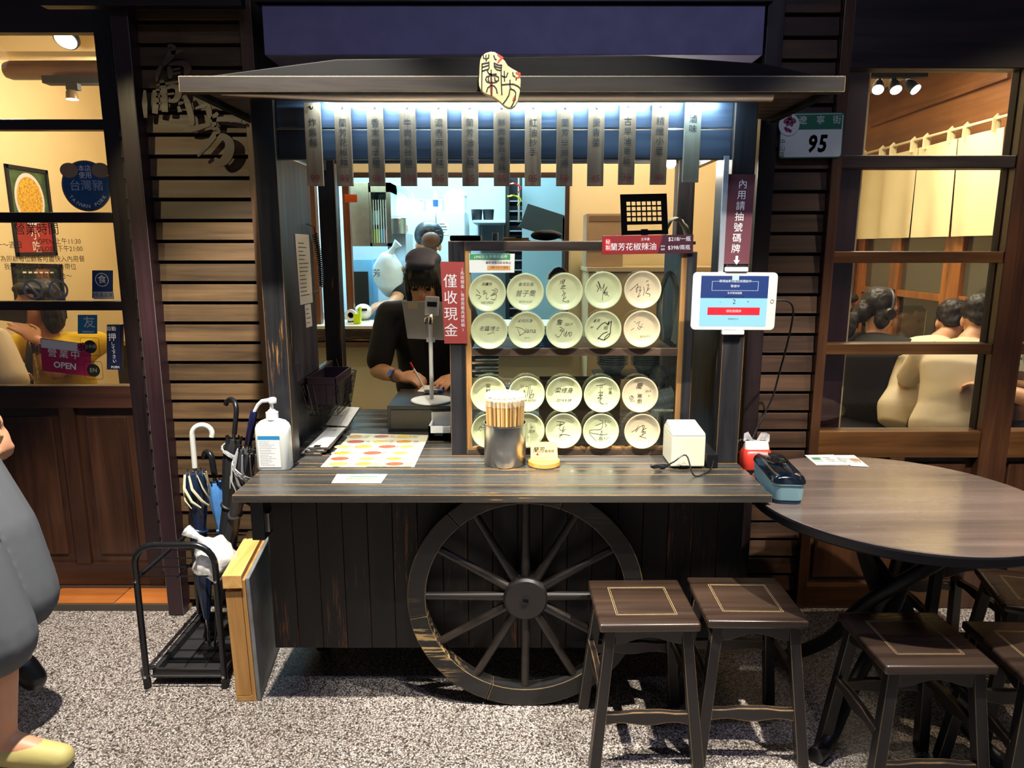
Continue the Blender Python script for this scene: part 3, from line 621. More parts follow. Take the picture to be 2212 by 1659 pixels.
for r in range(4):
    for c in range(5):
        p = P(pc[r][c][0], pc[r][c][1], 2.419); Mw = Matrix.Translation((p.x, 2.4285, p.z)) @ TILT
        if pm is None or c == 4:
            m = MB(); m.lathe(prof, n=40); me = bpy.data.meshes.new('saucer'); me.from_pydata(m.v, [], m.f); me.materials.append(PINK if c == 4 else PLATE)
            me.polygons.foreach_set('use_smooth', [True]*len(me.polygons))
            if c < 4: pm = me
            else: pm2 = me
        use = pm2 if c == 4 else pm
        if c == 0: use = pm
        d = pdesc.get((r, c), 'scrawled with a black signature')
        o = link('saucer', use, None, None, Mw, None, f'pale green saucer {d}, {C5[c]} in the {R4[r]}' if c < 4 else f'creamy saucer {d}, {C5[c]} in the {R4[r]}', 'plate', 'signed saucers on the display case front')
        o.data = use
        ink = SIGG if (r, c) in ((0,1), (1,0), (1,1), (1,4)) else SIGI
        m = MB(); bmx = bmesh.new(); RR = .050; yq = 2.4285-.0047
        for e in sig[(r, c)]:
            if e[0] == 's':
                q = [V((p.x+a*RR, p.z+b*RR)) for a, b in e[1]]; Q = []
                for i in range(len(q)-1):
                    p0, p1, p2, p3 = q[max(i-1, 0)], q[i], q[i+1], q[min(i+2, len(q)-1)]
                    for t in (0, .33, .66): Q.append(.5*((2*p1)+(p2-p0)*t+(2*p0-5*p1+4*p2-p3)*t*t+(3*p1-p0-3*p2+p3)*t**3))
                Q.append(q[-1]); m.stroke(Q, .0024 if (r, c) == (1, 3) else .0013, yq, yq+.0004)
            else:
                vert = len(e) > 5
                ob = text(e[1], (p.x+e[2]*RR, yq+.0002, p.z+e[3]*RR), e[4]*RR, ink, o, name='signature', vertical=vert, shear=0 if vert else .25)
        if m.v: m.build('signature', ink, o)
# ================================================================ on and around the counter
def panel(name, q, th, mat, parent=None, M=None, **kw):      # thin board through four world points (bl, br, tr, tl), thickness away from the street
    q = [V(p) for p in q]; n = (q[1]-q[0]).cross(q[3]-q[0]).normalized()
    return MB().add(q+[p-n*th for p in q], [(0,1,2,3),(7,6,5,4),(0,4,5,1),(1,5,6,2),(2,6,7,3),(3,7,4,0)]).build(name, mat, parent, **kw)
def frame(q, off=.0006):                                      # matrix of a board's face: x along bottom, y up the face
    q = [V(p) for p in q]; x = (q[1]-q[0]).normalized(); n = x.cross(q[3]-q[0]).normalized(); y = n.cross(x)
    c = (q[0]+q[1]+q[2]+q[3])/4+n*off
    M = Matrix((x, y, n)).transposed().to_4x4(); M.translation = c; return M
def on(Mf, s, x, y, size, mat, par, **kw):                    # lettering on a board's face
    M2 = Mf @ T(x, y, 0); return text(s, M2.translation, size, mat, par, M=Mf.to_3x3().to_4x4(), **kw)
def patch(Mf, x0, x1, y0, y1, mat, par, name='print', z=.0002):
    return MB(Mf).add([(x0,y0,z),(x1,y0,z),(x1,y1,z),(x0,y1,z)], [(0,1,2,3)]).build(name, mat, par)
def rr(w, h, r, n=5):                                         # rounded rectangle outline
    o = []
    for cx, cy, a in ((w/2-r, h/2-r, 0), (-w/2+r, h/2-r, 90), (-w/2+r, -h/2+r, 180), (w/2-r, -h/2+r, 270)):
        o += [(cx+r*cos(R(a+90*i/n)), cy+r*sin(R(a+90*i/n))) for i in range(n+1)]
    return o
def slab(Mf, poly, z0, z1):                                   # outline in the xy of a frame, pushed along its normal
    m = MB(Mf); n = len(poly)
    return m.add([(x, y, z0) for x, y in poly]+[(x, y, z1) for x, y in poly], [tuple(range(n))[::-1], tuple(range(n, 2*n))]+[(i, (i+1) % n, (i+1) % n+n, i+n) for i in range(n)])
def loft(secs):                                               # list of equal-length closed rings -> closed skin
    n = len(secs[0]); vs = [p for s in secs for p in s]; fs = []
    for i in range(len(secs)-1): fs += [(i*n+k, i*n+(k+1) % n, (i+1)*n+(k+1) % n, (i+1)*n+k) for k in range(n)]
    fs += [tuple(range(n))[::-1], tuple((len(secs)-1)*n+k for k in range(n))]
    return MB().add(vs, fs)
def lines(Mf, w, h, n, mat, par, x0=0, y0=0, seed=1, lw=.0014, name='print_lines', cols=1):   # rows of small print
    rd = random.Random(seed); m = MB(Mf)
    for i in range(n):
        y = y0+h/2-h*(i+.5)/n
        for c in range(cols):
            a = x0-w/2+w*c/cols; b = a+w/cols*rd.uniform(.45, .92); xx = a
            while xx < b:
                L = rd.uniform(.002, .007); m.add([(xx, y-lw/2, .0003), (min(b, xx+L), y-lw/2, .0003), (min(b, xx+L), y+lw/2, .0003), (xx, y+lw/2, .0003)], [(0,1,2,3)]); xx += L+rd.uniform(.0008, .002)
    return m.build(name, mat, par)
GREY_INK = plain('grey_ink', '55534f', .7); LGREY = plain('light_grey_plastic', 'b9b7b0', .4); BLUEP = plain('blue_print', '2b86c0', .5)
YEL = plain('menu_yellow', 'e9d878', .5, var=.08, scale=6); CREAMP = plain('menu_cream', 'e6dcb4', .45, var=.06, scale=10); ORP = plain('orange_print', 'd3862f', .5, var=.5, scale=60); GRNP = plain('green_print', '3f8f4f', .5)
# hand sanitiser
c = G(599, 1008, CT); c.y = 2.275
d = thing('sanitizer_bottle', 'white pump bottle of hand sanitizer on the left end of the counter', 'bottle', (c.x, c.y, CT+.0005))
def ring(cx, cy, z, w, dd, r): return [V((cx+a, cy+b, z)) for a, b in rr(w, dd, r)]
zb = CT+.0005
loft([ring(c.x, c.y, zb+z, .112*s, .056*s, .018*s) for z, s in ((0, .94), (.006, 1), (.12, 1), (.14, .985), (.152, .9), (.162, .72), (.168, .45), (.170, .34))]).build('bottle_body', plain('milky_plastic', 'dfe0d6', .3, spec=.5), d, smooth=50)
MB().lathe([(.0, .168), (.020, .168), (.020, .192), (.016, .193), (.010, .200), (.006, .203), (.006, .224), (0, .224)], (c.x, c.y, zb), 24).build('pump_collar', WHITE, d, smooth=40)
MB().lathe([(0, .222), (.012, .222), (.013, .226), (.013, .236), (.010, .240), (0, .240)], (c.x+.004, c.y, zb), 20).build('pump_head', WHITE, d, smooth=40)
MB().tube([(c.x-.004, c.y, zb+.232), (c.x-.03, c.y-.004, zb+.229), (c.x-.042, c.y-.006, zb+.218), (c.x-.055, c.y-.008, zb+.196)], [.007, .006, .0055, .0045], 10).build('nozzle', WHITE, d, smooth=60)
Mf = frame([(c.x-.044, c.y-.0285, zb+.012), (c.x+.03, c.y-.0285, zb+.012), (c.x+.03, c.y-.0285, zb+.118), (c.x-.044, c.y-.0285, zb+.118)])
patch(Mf, -.036, .036, -.053, .053, plain('label_white', 'e9e9e6', .5), d, 'label')
patch(Mf, -.036, .036, .040, .053, BLUEP, d, 'label_band', .0003)
lines(Mf, .062, .085, 15, GREY_INK, d, 0, -.006, 3, .0012, cols=1)
# order sheets: stacked clipboards, one folded-up clipboard
def board_on(q, name, label, cat, th=.004, group=None, cols=2, rows=11, seed=1):
    o = panel(name, q, th, plain('clip_board_brown', '3b332b', .5), label=label, cat=cat, group=group)
    Mf = frame(q); w = (V(q[1])-V(q[0])).length; h = (V(q[3])-V(q[0])).length
    MB(Mf).box(-w*.47, w*.47, -h*.46, h*.47, 0, .0012).build('order_sheet', PAPER, o)
    M3 = Mf @ T(0, 0, .0011); lines(M3, w*.84, h*.8, rows, GREY_INK, o, 0, 0, seed, .0016, cols=cols); lines(M3, w*.5, h*.2, 3, plain('rose_ink', 'b0564d', .6), o, -w*.1, h*.12, seed+1, .002)
    MB(Mf).box(-w*.16, w*.16, -h*.5, -h*.43, .001, .006).build('clip', CHROME, o, bev=.001)
    return o
for i, dz in enumerate((.0056, .0135, .0215)):
    q = [G(650-i*1, 985, CT)+V((.012*i, .012*i, dz)), G(694, 985, CT)+V((.012*i, .012*i, dz)), G(738, 938, CT)+V((.008*i, .012*i, dz)), G(688, 938, CT)+V((.008*i, .012*i, dz))]
    board_on(q, 'clipboard', ['clipboard at the bottom of the stack beside the left post', 'middle clipboard of the stack beside the left post', 'clipboard with order sheet on top of the stack by the left post'][i], 'clipboard', group='clipboards stacked on the counter', seed=i*5)
a, b = G(690, 931, CT), G(748, 935, CT); a.z = b.z = CT+.012
q = [a, b, P(778, 880, 2.90), P(724, 876, 2.90)]
board_on(q, 'clipboard', 'clipboard with a curled order sheet propped up behind the menu', 'clipboard', seed=9, group='clipboards stacked on the counter')
# laminated picture menu
q = [G(692.6, 1008, CT+.0016), G(895, 1008, CT+.0016), G(927, 940, CT+.0016), G(759, 936, CT+.0016)]
menu = panel('menu_sheet', q, .0012, CREAMP, label='laminated yellow picture menu lying flat on the counter', cat='menu')
Mf = frame(q); W_, H_ = (q[1]-q[0]).length*.92, (q[3]-q[0]).length
rd = random.Random(4)
for i, (yy, cols) in enumerate(((.40, 3), (.22, 3), (.07, 4), (-.12, 3), (-.28, 3), (-.42, 3))):
    for k in range(cols):
        x = (k+.5)/cols*W_-W_/2+rd.uniform(-.015, .01); y = yy*H_; s = H_*rd.uniform(.052, .066)
        MB(Mf).lathe([(0, 0), (s*1.5, 0), (s*1.5, .0002), (0, .0002)], (x-.02, y, .0002), 20, Matrix.Diagonal((1, .7, 1))).build('dish_plate', plain('dish_rim', 'c9cdb6', .5), menu)
        MB(Mf).lathe([(0, 0), (s*1.2, 0), (s*1.2, .0002), (0, .0002)], (x-.02, y, .0005), 16, Matrix.Diagonal((1, .66, 1))).build('dish_picture', [ORP, plain('red_food', 'b04a28', .5, var=.5, scale=80), plain('yellow_food', 'd9b84a', .5, var=.4, scale=80)][(i+k) % 3], menu)
        lines(Mf, W_*.10, H_*.09, 3, plain('red_print', 'b3261e', .6) if k % 2 else GREY_INK, menu, x+W_*.1, y, i*7+k, .004)
patch(Mf, -.02*W_, .5*W_, -.49*H_, -.40*H_, YEL, menu, 'yellow_band', .00015)
patch(Mf, -W_*.52, W_*.52, -.003, .001, plain('fold_line', '9a8f6c', .6), menu, 'fold')
# advert card on the front plank
q = [G(716, 1043, CT+.0012), G(823, 1043, CT+.0012), G(837, 1024, CT+.0012), G(728, 1024, CT+.0012)]
cd = panel('notice_card', q, .0008, PAPER, label='small white notice card stuck on the front counter plank', cat='card')
Mf = frame(q); patch(Mf, -.035, .055, .012, .02, GRNP, cd, 'green_band'); lines(Mf, .10, .022, 2, plain('orange_ink', 'c9761f', .6), cd, .01, -.008, 2, .006)
# ---------------------------------------------------------------- cash drawer, tablet stand, tray
bl = P(838, 933, 2.75); bw = .268
dr = thing('cash_box', 'black steel cash drawer box beside the cashier', 'cash drawer', (bl.x+bw/2, 2.93, CT+.0005))
MB().box(bl.x, bl.x+bw, 2.75, 3.10, CT+.0005, .867).build('drawer_body', plain('drawer_black', '1d1d1b', .35), dr, bev=.003)
MB().box(bl.x+.012, bl.x+bw-.012, 2.744, 2.7498, CT+.014, .852).build('drawer_front', plain('drawer_front_black', '242420', .3), dr, bev=.002)
b = G(933, 866, .868)
st = thing('tablet_stand', 'white tablet seen from behind on a round-based pole stand', 'tablet', (b.x, b.y, .868))
MB().lathe([(0, 0), (.085, 0), (.086, .003), (.084, .007), (.02, .009), (0, .009)], (b.x, b.y, .868), 40).build('stand_base', WHITE, st, smooth=30)
tp = P(936, 700, b.y)
MB().tube([(b.x, b.y, .876), (b.x, b.y, tp.z)], .0085, 14).build('stand_pole', plain('pole_white', 'd6d6d0', .3), st, smooth=50)
MB().tube([(b.x, b.y, tp.z), (b.x, b.y+.012, tp.z+.02), (b.x, b.y+.03, tp.z+.03)], .010, 12).build('stand_joint', CHROME, st, smooth=50)
yq = b.y+.035
q = [P(880, 731, yq), P(968, 735, yq), P(962, 652, yq+.03), P(868, 650, yq+.03)]
tb = panel('tablet_body', q, .008, plain('tablet_back', 'b9b4a6', .35, .3), st, bev=.003)
Mf = frame(q); MB(Mf).box(-.004, .052, .02, .098, .0005, .012).build('clamp', WHITE, st, bev=.004); MB(Mf).box(.004, .044, .055, .075, .012, .0125).build('clamp_slot', MATBLK, st)
MB(Mf).lathe([(0, 0), (.018, 0), (.018, .012), (.012, .018), (0, .018)], (.012, -.002, .001), 20).build('clamp_knob', CHROME, st, smooth=40)
MB(Mf).box(.008, .042, -.088, -.070, .0005, .012).build('clamp_foot', WHITE, st, bev=.002); patch(Mf, -.075, -.035, .045, .07, plain('old_sticker', 'c7b48c', .6), st, 'sticker', .0005)
t0 = G(926, 952, CT); tw = .092
tr = thing('coin_tray', 'white plastic coin tray box behind the display case post', 'tray', (t0.x+tw/2, 2.68, CT+.0005))
yf, yb, h0, h1 = t0.y, t0.y+.122, CT+.055, CT+.085
m = MB(); m.box(t0.x, t0.x+tw, yf, yf+.012, CT+.0005, h0); m.box(t0.x, t0.x+tw, yb-.012, yb, CT+.0005, h1); m.box(t0.x, t0.x+.008, yf, yb, CT+.0005, h0); m.box(t0.x+tw-.008, t0.x+tw, yf, yb, CT+.0005, h0); m.box(t0.x, t0.x+tw, yf, yb, CT+.0005, CT+.03)
m.build('tray_body', WHITE, tr); MB().box(t0.x+.022, t0.x+.055, yf-.0008, yf+.001, CT+.020, CT+.027).build('tray_slot', MATBLK, tr)
# ---------------------------------------------------------------- red "cash only" sign
q = [P(960, 742, 2.425), P(1010, 742, 2.425), P(1003, 566, 2.425), P(951, 565, 2.425)]
SIGNR = plain('sign_red', 'a3453f', .4, var=.08, scale=3)
sg = panel('cash_sign', q, .004, SIGNR, label='red vertical sign in white characters saying cash only', cat='sign')
Mf = frame(q)
on(Mf, '僅收現金', -.012, -.012, .048, WINK, sg, vertical=True, gap=1.16)
on(Mf, '(先收現金，後使用載具或統編)', .029, .012, .0135, WINK, sg, vertical=True, gap=1.08)
# chilli oil price board
q = [P(1300, 550, 2.42), P(1497, 547, 2.42), P(1498, 507, 2.42), P(1301, 509, 2.42)]
sg = panel('price_board', q, .004, plain('board_red', '8c2a2c', .4), label='red and maroon price board for chilli oil on the display case', cat='sign', bev=.001)
Mf = frame(q)
MB(Mf).add([(.034, -.0305, .0004), (.152, -.0305, .0004), (.152, .0305, .0004), (.050, .0305, .0004)], [(0,1,2,3)]).build('maroon_field', plain('board_maroon', '47222e', .4), sg)
slab(Mf, [(x-.133, y) for x, y in rr(.020, .044, .009)], 0, .0006).build('red_seal', plain('seal_red', 'd02a28', .4), sg)
on(Mf @ T(0, 0, .0010), '秘製', -.133, 0, .0165, WINK, sg, vertical=True, gap=1.15)
on(Mf, '蘭芳花椒辣油', -.048, -.008, .0262, WINK, sg); on(Mf, '五辛素', -.008, .017, .010, WINK, sg)
Mg = Mf @ T(0, 0, .0006)
on(Mg, '$218/一瓶', .106, .016, .0175, WINK, sg); on(Mg, '$398/兩瓶', .105, -.012, .0175, WINK, sg); on(Mg, '$436', .051, -.006, .007, WINK, sg); on(Mg, '優惠', .051, -.017, .007, WINK, sg)
# vertical sign on the right post
q = [P(1561, 570, 2.326), P(1618, 570, 2.326), P(1632, 377, 2.326), P(1574, 376, 2.326)]
sg = panel('queue_sign', q, .003, plain('sign_maroon', '5c3038', .5, var=.08, scale=3), label='maroon vertical sign with white characters and a downward arrow', cat='sign')
Mf = frame(q); sh = .02
for i, ch in enumerate('內用請抽號碼牌'):
    on(Mf, ch, .006-i*.0018, .108-i*.0335, .030, WINK, sg)
MB(Mf).add([(-.010, -.128, .0004), (0, -.142, .0004), (.010, -.128, .0004), (.004, -.128, .0004), (.004, -.114, .0004), (-.004, -.114, .0004), (-.004, -.128, .0004)], [(0,1,2),(6,3,4,5)]).build('arrow', WINK, sg)
# pale metal strip standing in for the bluish slit of light by the post
MB().box(P(1560, 500, 2.345).x-.012, P(1560, 500, 2.345).x+.004, 2.322, 2.3295, P(1, 690, 2.33).z, P(1, 337, 2.33).z).build('edge_strip', plain('light_slit_metal', 'c9ccd2', .35, .7), cart)
# ---------------------------------------------------------------- wall tablet for queue numbers
yq = 2.315
q = [P(1492, 712, yq), P(1672, 713, yq), P(1681, 588, yq), P(1498, 588, yq)]
tb = thing('queue_tablet', 'white tablet showing a number screen clamped on the right post', 'tablet', (P(1586, 713, yq).x, yq, P(1586, 713, yq).z))
Mf = frame(q); W_, H_ = (q[1]-q[0]).length, (q[3]-q[0]).length
slab(Mf, rr(W_, H_, .014), -.007, 0).build('tablet_body', plain('tablet_white', 'dcd6c8', .3), tb, smooth=30)
sw, sh = W_*.80, H_*.88
MB(Mf @ T(-W_*.005, 0, .0004)).add([(-sw/2, .06*sh, 0), (sw/2, .06*sh, 0), (sw/2, sh/2, 0), (-sw/2, sh/2, 0)], [(0,1,2,3)]).build('screen_top', glow('screen_navy', hexc('1c3a78'), 1.0), tb)
MB(Mf @ T(-W_*.005, 0, .0004)).add([(-sw/2, -sh/2, 0), (sw/2, -sh/2, 0), (sw/2, .06*sh, 0), (-sw/2, .06*sh, 0)], [(0,1,2,3)]).build('screen_bottom', glow('screen_cyan', hexc('9fdcf0'), .95), tb)
GW = glow('screen_white', (1, 1, 1), .9); GD = plain('screen_ink', '1a2030', .5)
Mg = Mf @ T(0, 0, .0008)
patch(Mg, -.085, .085, -.045, -.020, glow('screen_red', hexc('f02030'), 1.0), tb, 'button', 0); on(Mg, '領取號碼牌', 0, -.0325, .010, GW, tb)
on(Mg, '2', 0, -.002, .022, GD, tb); on(Mg, '-', -.045, -.002, .014, GD, tb); on(Mg, '+', .045, -.002, .014, GD, tb); on(Mg, '請先選擇用餐人數', 0, .014, .008, GD, tb); on(Mg, '現場候位中', 0, -.058, .007, GD, tb)
on(Mg, '現場抽單功能目前開啟中', 0, .064, .0095, GW, tb); on(Mg, '等候中', 0, .048, .010, GW, tb); on(Mg, '本次等候組數', 0, .026, .008, GW, tb)
patch(Mg, -.011, .011, .068, .084, glow('screen_logo', hexc('cfe8f0'), .9), tb, 'logo', -.0002)
m = MB(Mg)
for (x0, x1, y0, y1) in ((-.075, -.074, .034, .064), (.074, .075, .034, .064), (-.075, .075, .034, .0348), (-.075, -.045, .0634, .0642), (.045, .075, .0634, .0642)): m.add([(x0,y0,0),(x1,y0,0),(x1,y1,0),(x0,y1,0)], [(0,1,2,3)])
m.build('screen_frame', GW, tb)
MB(Mf).tube([(W_*.452+.0055*cos(i*pi/8), .0055*sin(i*pi/8), .0004) for i in range(16)], .0008, 6, True).build('home_button', GREY_INK, tb)
for x_, y_ in ((1591, 582), (1583, 718)):
    p = P(x_, y_, yq); MB().box(p.x-.036, p.x+.036, yq-.006, yq+.012, p.z-.007, p.z+.007).build('clamp', WHITE, tb, bev=.003)
MB().box(P(1586, 650, yq).x-.02, P(1586, 650, yq).x+.02, yq+.0085, 2.3295, P(1586, 650, yq).z-.03, P(1586, 650, yq).z+.03).build('mount', MATBLK, tb)
cb_ = [P(1676, 649, 2.318), P(1700, 650, 2.33), P(1713, 665, 2.38), P(1710, 700, 2.48), P(1700, 745, 2.58), P(1685, 800, 2.66), P(1668, 860, 2.70), P(1640, 915, 2.68), P(1620, 960, 2.45)]
def smooth(pts, k=5):
    o = []
    for i in range(len(pts)-1):
        p0, p1, p2, p3 = pts[max(i-1, 0)], pts[i], pts[i+1], pts[min(i+2, len(pts)-1)]
        for j in range(k):
            t = j/k; o.append(.5*((2*p1)+(p2-p0)*t+(2*p0-5*p1+4*p2-p3)*t*t+(3*p1-p0-3*p2+p3)*t**3))
    return o+[pts[-1]]
MB().tube(smooth(cb_), .0035, 8).build('charging_cable', MATBLK, smooth=60, label='black charging cable looping down the siding from the wall tablet', cat='cable')
# coil of black cable by the post foot
c = P(1601, 968, 2.43); m = []
for i in range(70):
    a = i*2*pi/16; m.append(V((c.x+.014*cos(a)+.004*sin(i*.5), c.y+.006*sin(i*1.3), c.z+.03*sin(a)+.003*cos(i*.7))))
MB().tube(m, .0032, 6).build('cable_coil', BLACK, smooth=60, label='black cable coiled up at the foot of the right post', cat='cable')
# ---------------------------------------------------------------- house number plate
yq = 2.735
q = [P(1680, 342, yq), P(1816, 340, yq), P(1824, 244, yq), P(1690, 244, yq)]
hn = thing('number_plate', 'green and white street number plate reading 95 on the right siding', 'sign', (P(1750, 342, yq).x, yq, P(1750, 342, yq).z))
Mf = frame(q); W_, H_ = (q[1]-q[0]).length, (q[3]-q[0]).length
PGRN = plain('plate_green', '1d5a41', .4); PWHT = plain('plate_white', 'b4bcb8', .3, var=.05)
slab(Mf, rr(W_, H_, .012), -.004, 0).build('plate_border', PGRN, hn, smooth=30)
slab(Mf, rr(W_*.97, H_*.95, .010), 0, .0006).build('plate_face', PWHT, hn, smooth=30)
patch(Mf, -W_*.30, W_*.47, H_*.13, H_*.46, PGRN, hn, 'green_band', .0008)
on(Mf @ T(0,0,.001), '遼', -.035, .052, .032, PWHT, hn); on(Mf @ T(0,0,.001), '寧', .030, .052, .032, PWHT, hn); on(Mf @ T(0,0,.001), '街', .090, .052, .032, PWHT, hn)
on(Mf @ T(0,0,.0006), '95', .022, -.032, .082, PGRN, hn, bold=.003, shear=.15, aspect=.8, sp=1.15); on(Mf @ T(0,0,.0006), '中山區', -.105, -.045, .022, PGRN, hn, vertical=True, gap=1.05)
slab(Mf, [(x-.085, y+.038) for x, y in rr(.076, .076, .0379, 10)], .0006, .004).build('roundel', PWHT, hn, smooth=30)
PET = plain('petal_purple', '6d2a44', .5); m = MB(Mf)
for (px_, py_, sx, sy, an) in ((-.095, .052, .013, .009, 30), (-.072, .052, .013, .009, -30), (-.084, .064, .008, .010, 0), (-.090, .042, .007, .009, -20), (-.077, .040, .007, .009, 20), (-.090, .020, .009, .007, 0), (-.098, .026, .006, .006, 0), (-.080, .016, .006, .006, 0)):
    m.lathe([(0, 0), (1, 0), (1, .0004), (0, .0004)], (px_, py_, .0042), 14, Matrix.Rotation(R(an), 3, 'Z') @ Matrix.Diagonal((sx, sy, 1)))
m.build('orchid_emblem', PET, hn)
# ---------------------------------------------------------------- chopsticks in a steel can
cc = V((P(1091, 960, 2.335).x, 2.335, CT+.0006)); rC = .071
can = thing('chopstick_can', 'brushed steel can holding wrapped chopsticks on the counter', 'container', cc)
MB().lathe([(0, 0), (rC-.002, 0), (rC, .003), (rC, .138), (rC+.0018, .140), (rC+.0018, .143), (rC-.001, .143), (rC-.002, .005), (0, .005)], cc, 48).build('can_wall', STEEL, can, smooth=40)
CHOP = wood('chopstick_wood', 'b78a4a', 'd8b377', 'Z', .5, 2, var=.2); SLEEVE = film('sleeve_film', (.85, .82, .78), .22, .2)
rd = random.Random(11); proto = None; spots = []
for rr_, nn in ((.059, 25), (.046, 19), (.032, 13), (.017, 6)):
    for k in range(nn): spots.append((rr_, 2*pi*(k+rd.random()*.4)/nn))
for i, (r_, a_) in enumerate(spots):
    L = .215
    if proto is None:
        proto = MB().add([(-.0035,-.0022,0),(.0035,-.0022,0),(.0035,.0022,0),(-.0035,.0022,0),(-.0056,-.0033,L),(.0056,-.0033,L),(.0056,.0033,L),(-.0056,.0033,L)], [(3,2,1,0),(4,5,6,7),(0,1,5,4),(1,2,6,5),(2,3,7,6),(3,0,4,7)]).build('chopstick', CHOP, bev=.0005, seg=1, cat='chopstick', group='wrapped chopsticks in the steel can')
        proto['label'] = 'pale wooden chopstick in a clear sleeve standing in the steel can'
        MB().lathe([(.0066, L-.018), (.0068, L-.004), (.0085, L+.004), (.006, L+.010), (.009, L+.016), (.002, L+.020)], n=7).build('sleeve', SLEEVE, proto)
        base = proto; o = proto
    else: o = base.copy(); col.objects.link(o); WM[o.name] = Matrix(); [(lambda c2: (col.objects.link(c2), setattr(c2, 'parent', o)))(ch.copy()) for ch in base.children]
    x, y = cc.x+r_*.93*cos(a_), cc.y+r_*.93*sin(a_)
    tilt = r_*.9
    o.matrix_local = Matrix.Translation((x, y, cc.z+.0065+rd.uniform(0, .004))) @ Matrix.Rotation(a_, 4, 'Z') @ Matrix.Rotation(min(.06, max(0, (rC*.93-r_*.93)/.14-.02)*.5*r_/.06), 4, 'Y') @ Matrix.Rotation(rd.uniform(0, 6), 4, 'Z')
# ---------------------------------------------------------------- name cards in a wooden stand
c = V((P(1175, 996, 2.315).x, 2.312, CT+.0006))
ch = thing('card_stand', 'round pale wooden stand with cream name cards beside the can', 'card holder', c)
MB().lathe([(0, 0), (.052, 0), (.054, .003), (.054, .016), (.052, .019), (0, .019)], c, 36).build('stand_base', wood('pale_stand_wood', 'b98335', 'd9a553', 'X', .4, 1), ch, smooth=30)
for i in range(4):
    yy = c.y-.010+i*.007; q = [(c.x-.045+i*.001, yy, c.z+.0192), (c.x+.045+i*.001, yy, c.z+.0192), (c.x+.044, yy+.006, c.z+.075), (c.x-.046, yy+.006, c.z+.075)]
    o = panel('name_card', q, .0006, plain('card_cream', 'e3c98a', .6), label=f'cream name card, {["front one with brush logo", "second from front", "third from front", "rearmost"][i]} in the round wooden stand', cat='card', group='name cards in the wooden stand')
    if i == 0:
        Mf = frame(q); on(Mf, '蘭芳', -.018, .006, .020, INK, o, shear=.2); on(Mf, '麵食館', .018, .002, .011, INK, o); lines(Mf, .07, .008, 2, GREY_INK, o, 0, -.02, 2, .001)
        MB(Mf).lathe([(0, 0), (.004, 0), (.004, .0002), (0, .0002)], (-.022, -.008, 0), 10).build('red_dot', REDINK, o)
# ---------------------------------------------------------------- receipt printer with its adapter and cord
pl, pr_ = P(1455, 1002, 2.27), P(1521, 1002, 2.27)
pt = thing('receipt_printer', 'cream cube-shaped receipt printer on the right of the counter', 'printer', ((pl.x+pr_.x)/2, 2.32, CT+.0006))
CRP = plain('printer_cream', 'ddd6bd', .4); z0 = CT+.0006
m = MB(); x0, x1 = pl.x-.010, pr_.x
MB().box(x0+.006, x1-.006, 2.272, 2.396, z0, z0+.012).build('printer_foot', MATBLK, pt)
MB().box(x0, x1, 2.265, 2.40, z0+.008, z0+.112).build('printer_body', CRP, pt, bev=.004)
MB().add([(x0,2.265,z0+.1135),(x1,2.265,z0+.1135),(x1,2.40,z0+.1135),(x0,2.40,z0+.1135),(x0+.002,2.272,z0+.122),(x1-.002,2.272,z0+.122),(x1-.008,2.385,z0+.140),(x0+.008,2.385,z0+.140)], [(3,2,1,0),(4,5,6,7),(0,1,5,4),(1,2,6,5),(2,3,7,6),(3,0,4,7)]).build('printer_lid', CRP, pt, bev=.002)
MB().box(x0+.03, x0+.06, 2.2635, 2.2655, z0+.008, z0+.012).build('printer_notch', MATBLK, pt)
ax = P(1524, 1008, 2.27).x
ad = MB().box(ax+.004, ax+.042, 2.272, 2.36, z0, z0+.048).build('power_adapter', plain('adapter_black', '111113', .35), bev=.003, label='black power adapter brick standing right of the cream printer', cat='adapter')
rd = random.Random(5); pts = []
c = P(1432, 1014, 2.24); c.z = z0+.012
for i in range(90):
    a = i*2*pi/18; pts.append(V((c.x-.012+.034*cos(a)*cos(.6)+.010*sin(a)*1+.002*sin(i), c.y+.016*sin(a)+.010*cos(a), c.z+.006*sin(i*.37)+.018*max(0, cos(a+2.4)))))
pts += smooth([pts[-1], P(1455, 998, 2.235), P(1482, 990, 2.245)+V((0, 0, .01)), V((P(1497, 1022, 2.2).x, 2.185, z0+.0035)), V((ax+.0, 2.22, z0+.01)), V((ax+.023, 2.262, z0+.026)), V((ax+.023, 2.2715, z0+.026))], 6)[1:]
MB().tube(pts, .0026, 6).build('bundled_cord', BLACK, smooth=60, label='black power cord bundled with a white tie in front of the printer', cat='cord')
# ================================================================ round table and stools
TZ = .728; TC = V((1.188, 2.088, 0)); TR = .438
TBL = wood('table_laminate', '54473f', '72635a', 'X', .2, .5, var=.12, bump=.05, coat=.3)
tb = thing('round_table', 'round dark-wood table with black edge and curved black legs', 'table', (TC.x, TC.y, .001))
MB().lathe([(0, TZ-.002), (TR-.006, TZ-.002), (TR-.003, TZ), (0, TZ)][::-1][:0] or [(0, TZ-.006), (TR-.003, TZ-.006), (TR-.002, TZ-.002), (TR-.006, TZ), (0, TZ)], (TC.x, TC.y, 0), 72).build('table_top', TBL, tb, smooth=25)
MB().lathe([(0, TZ-.034), (TR-.006, TZ-.034), (TR, TZ-.028), (TR, TZ-.008), (TR-.0015, TZ-.005), (TR-.01, TZ-.0062), (0, TZ-.0062)], (TC.x, TC.y, 0), 72).build('table_edge', plain('edge_black', '0e0e12', .35), tb, smooth=25)
LEGB = plain('black_bentwood', '0f0e0e', .45, var=.2, bump=.15, bscale=40)
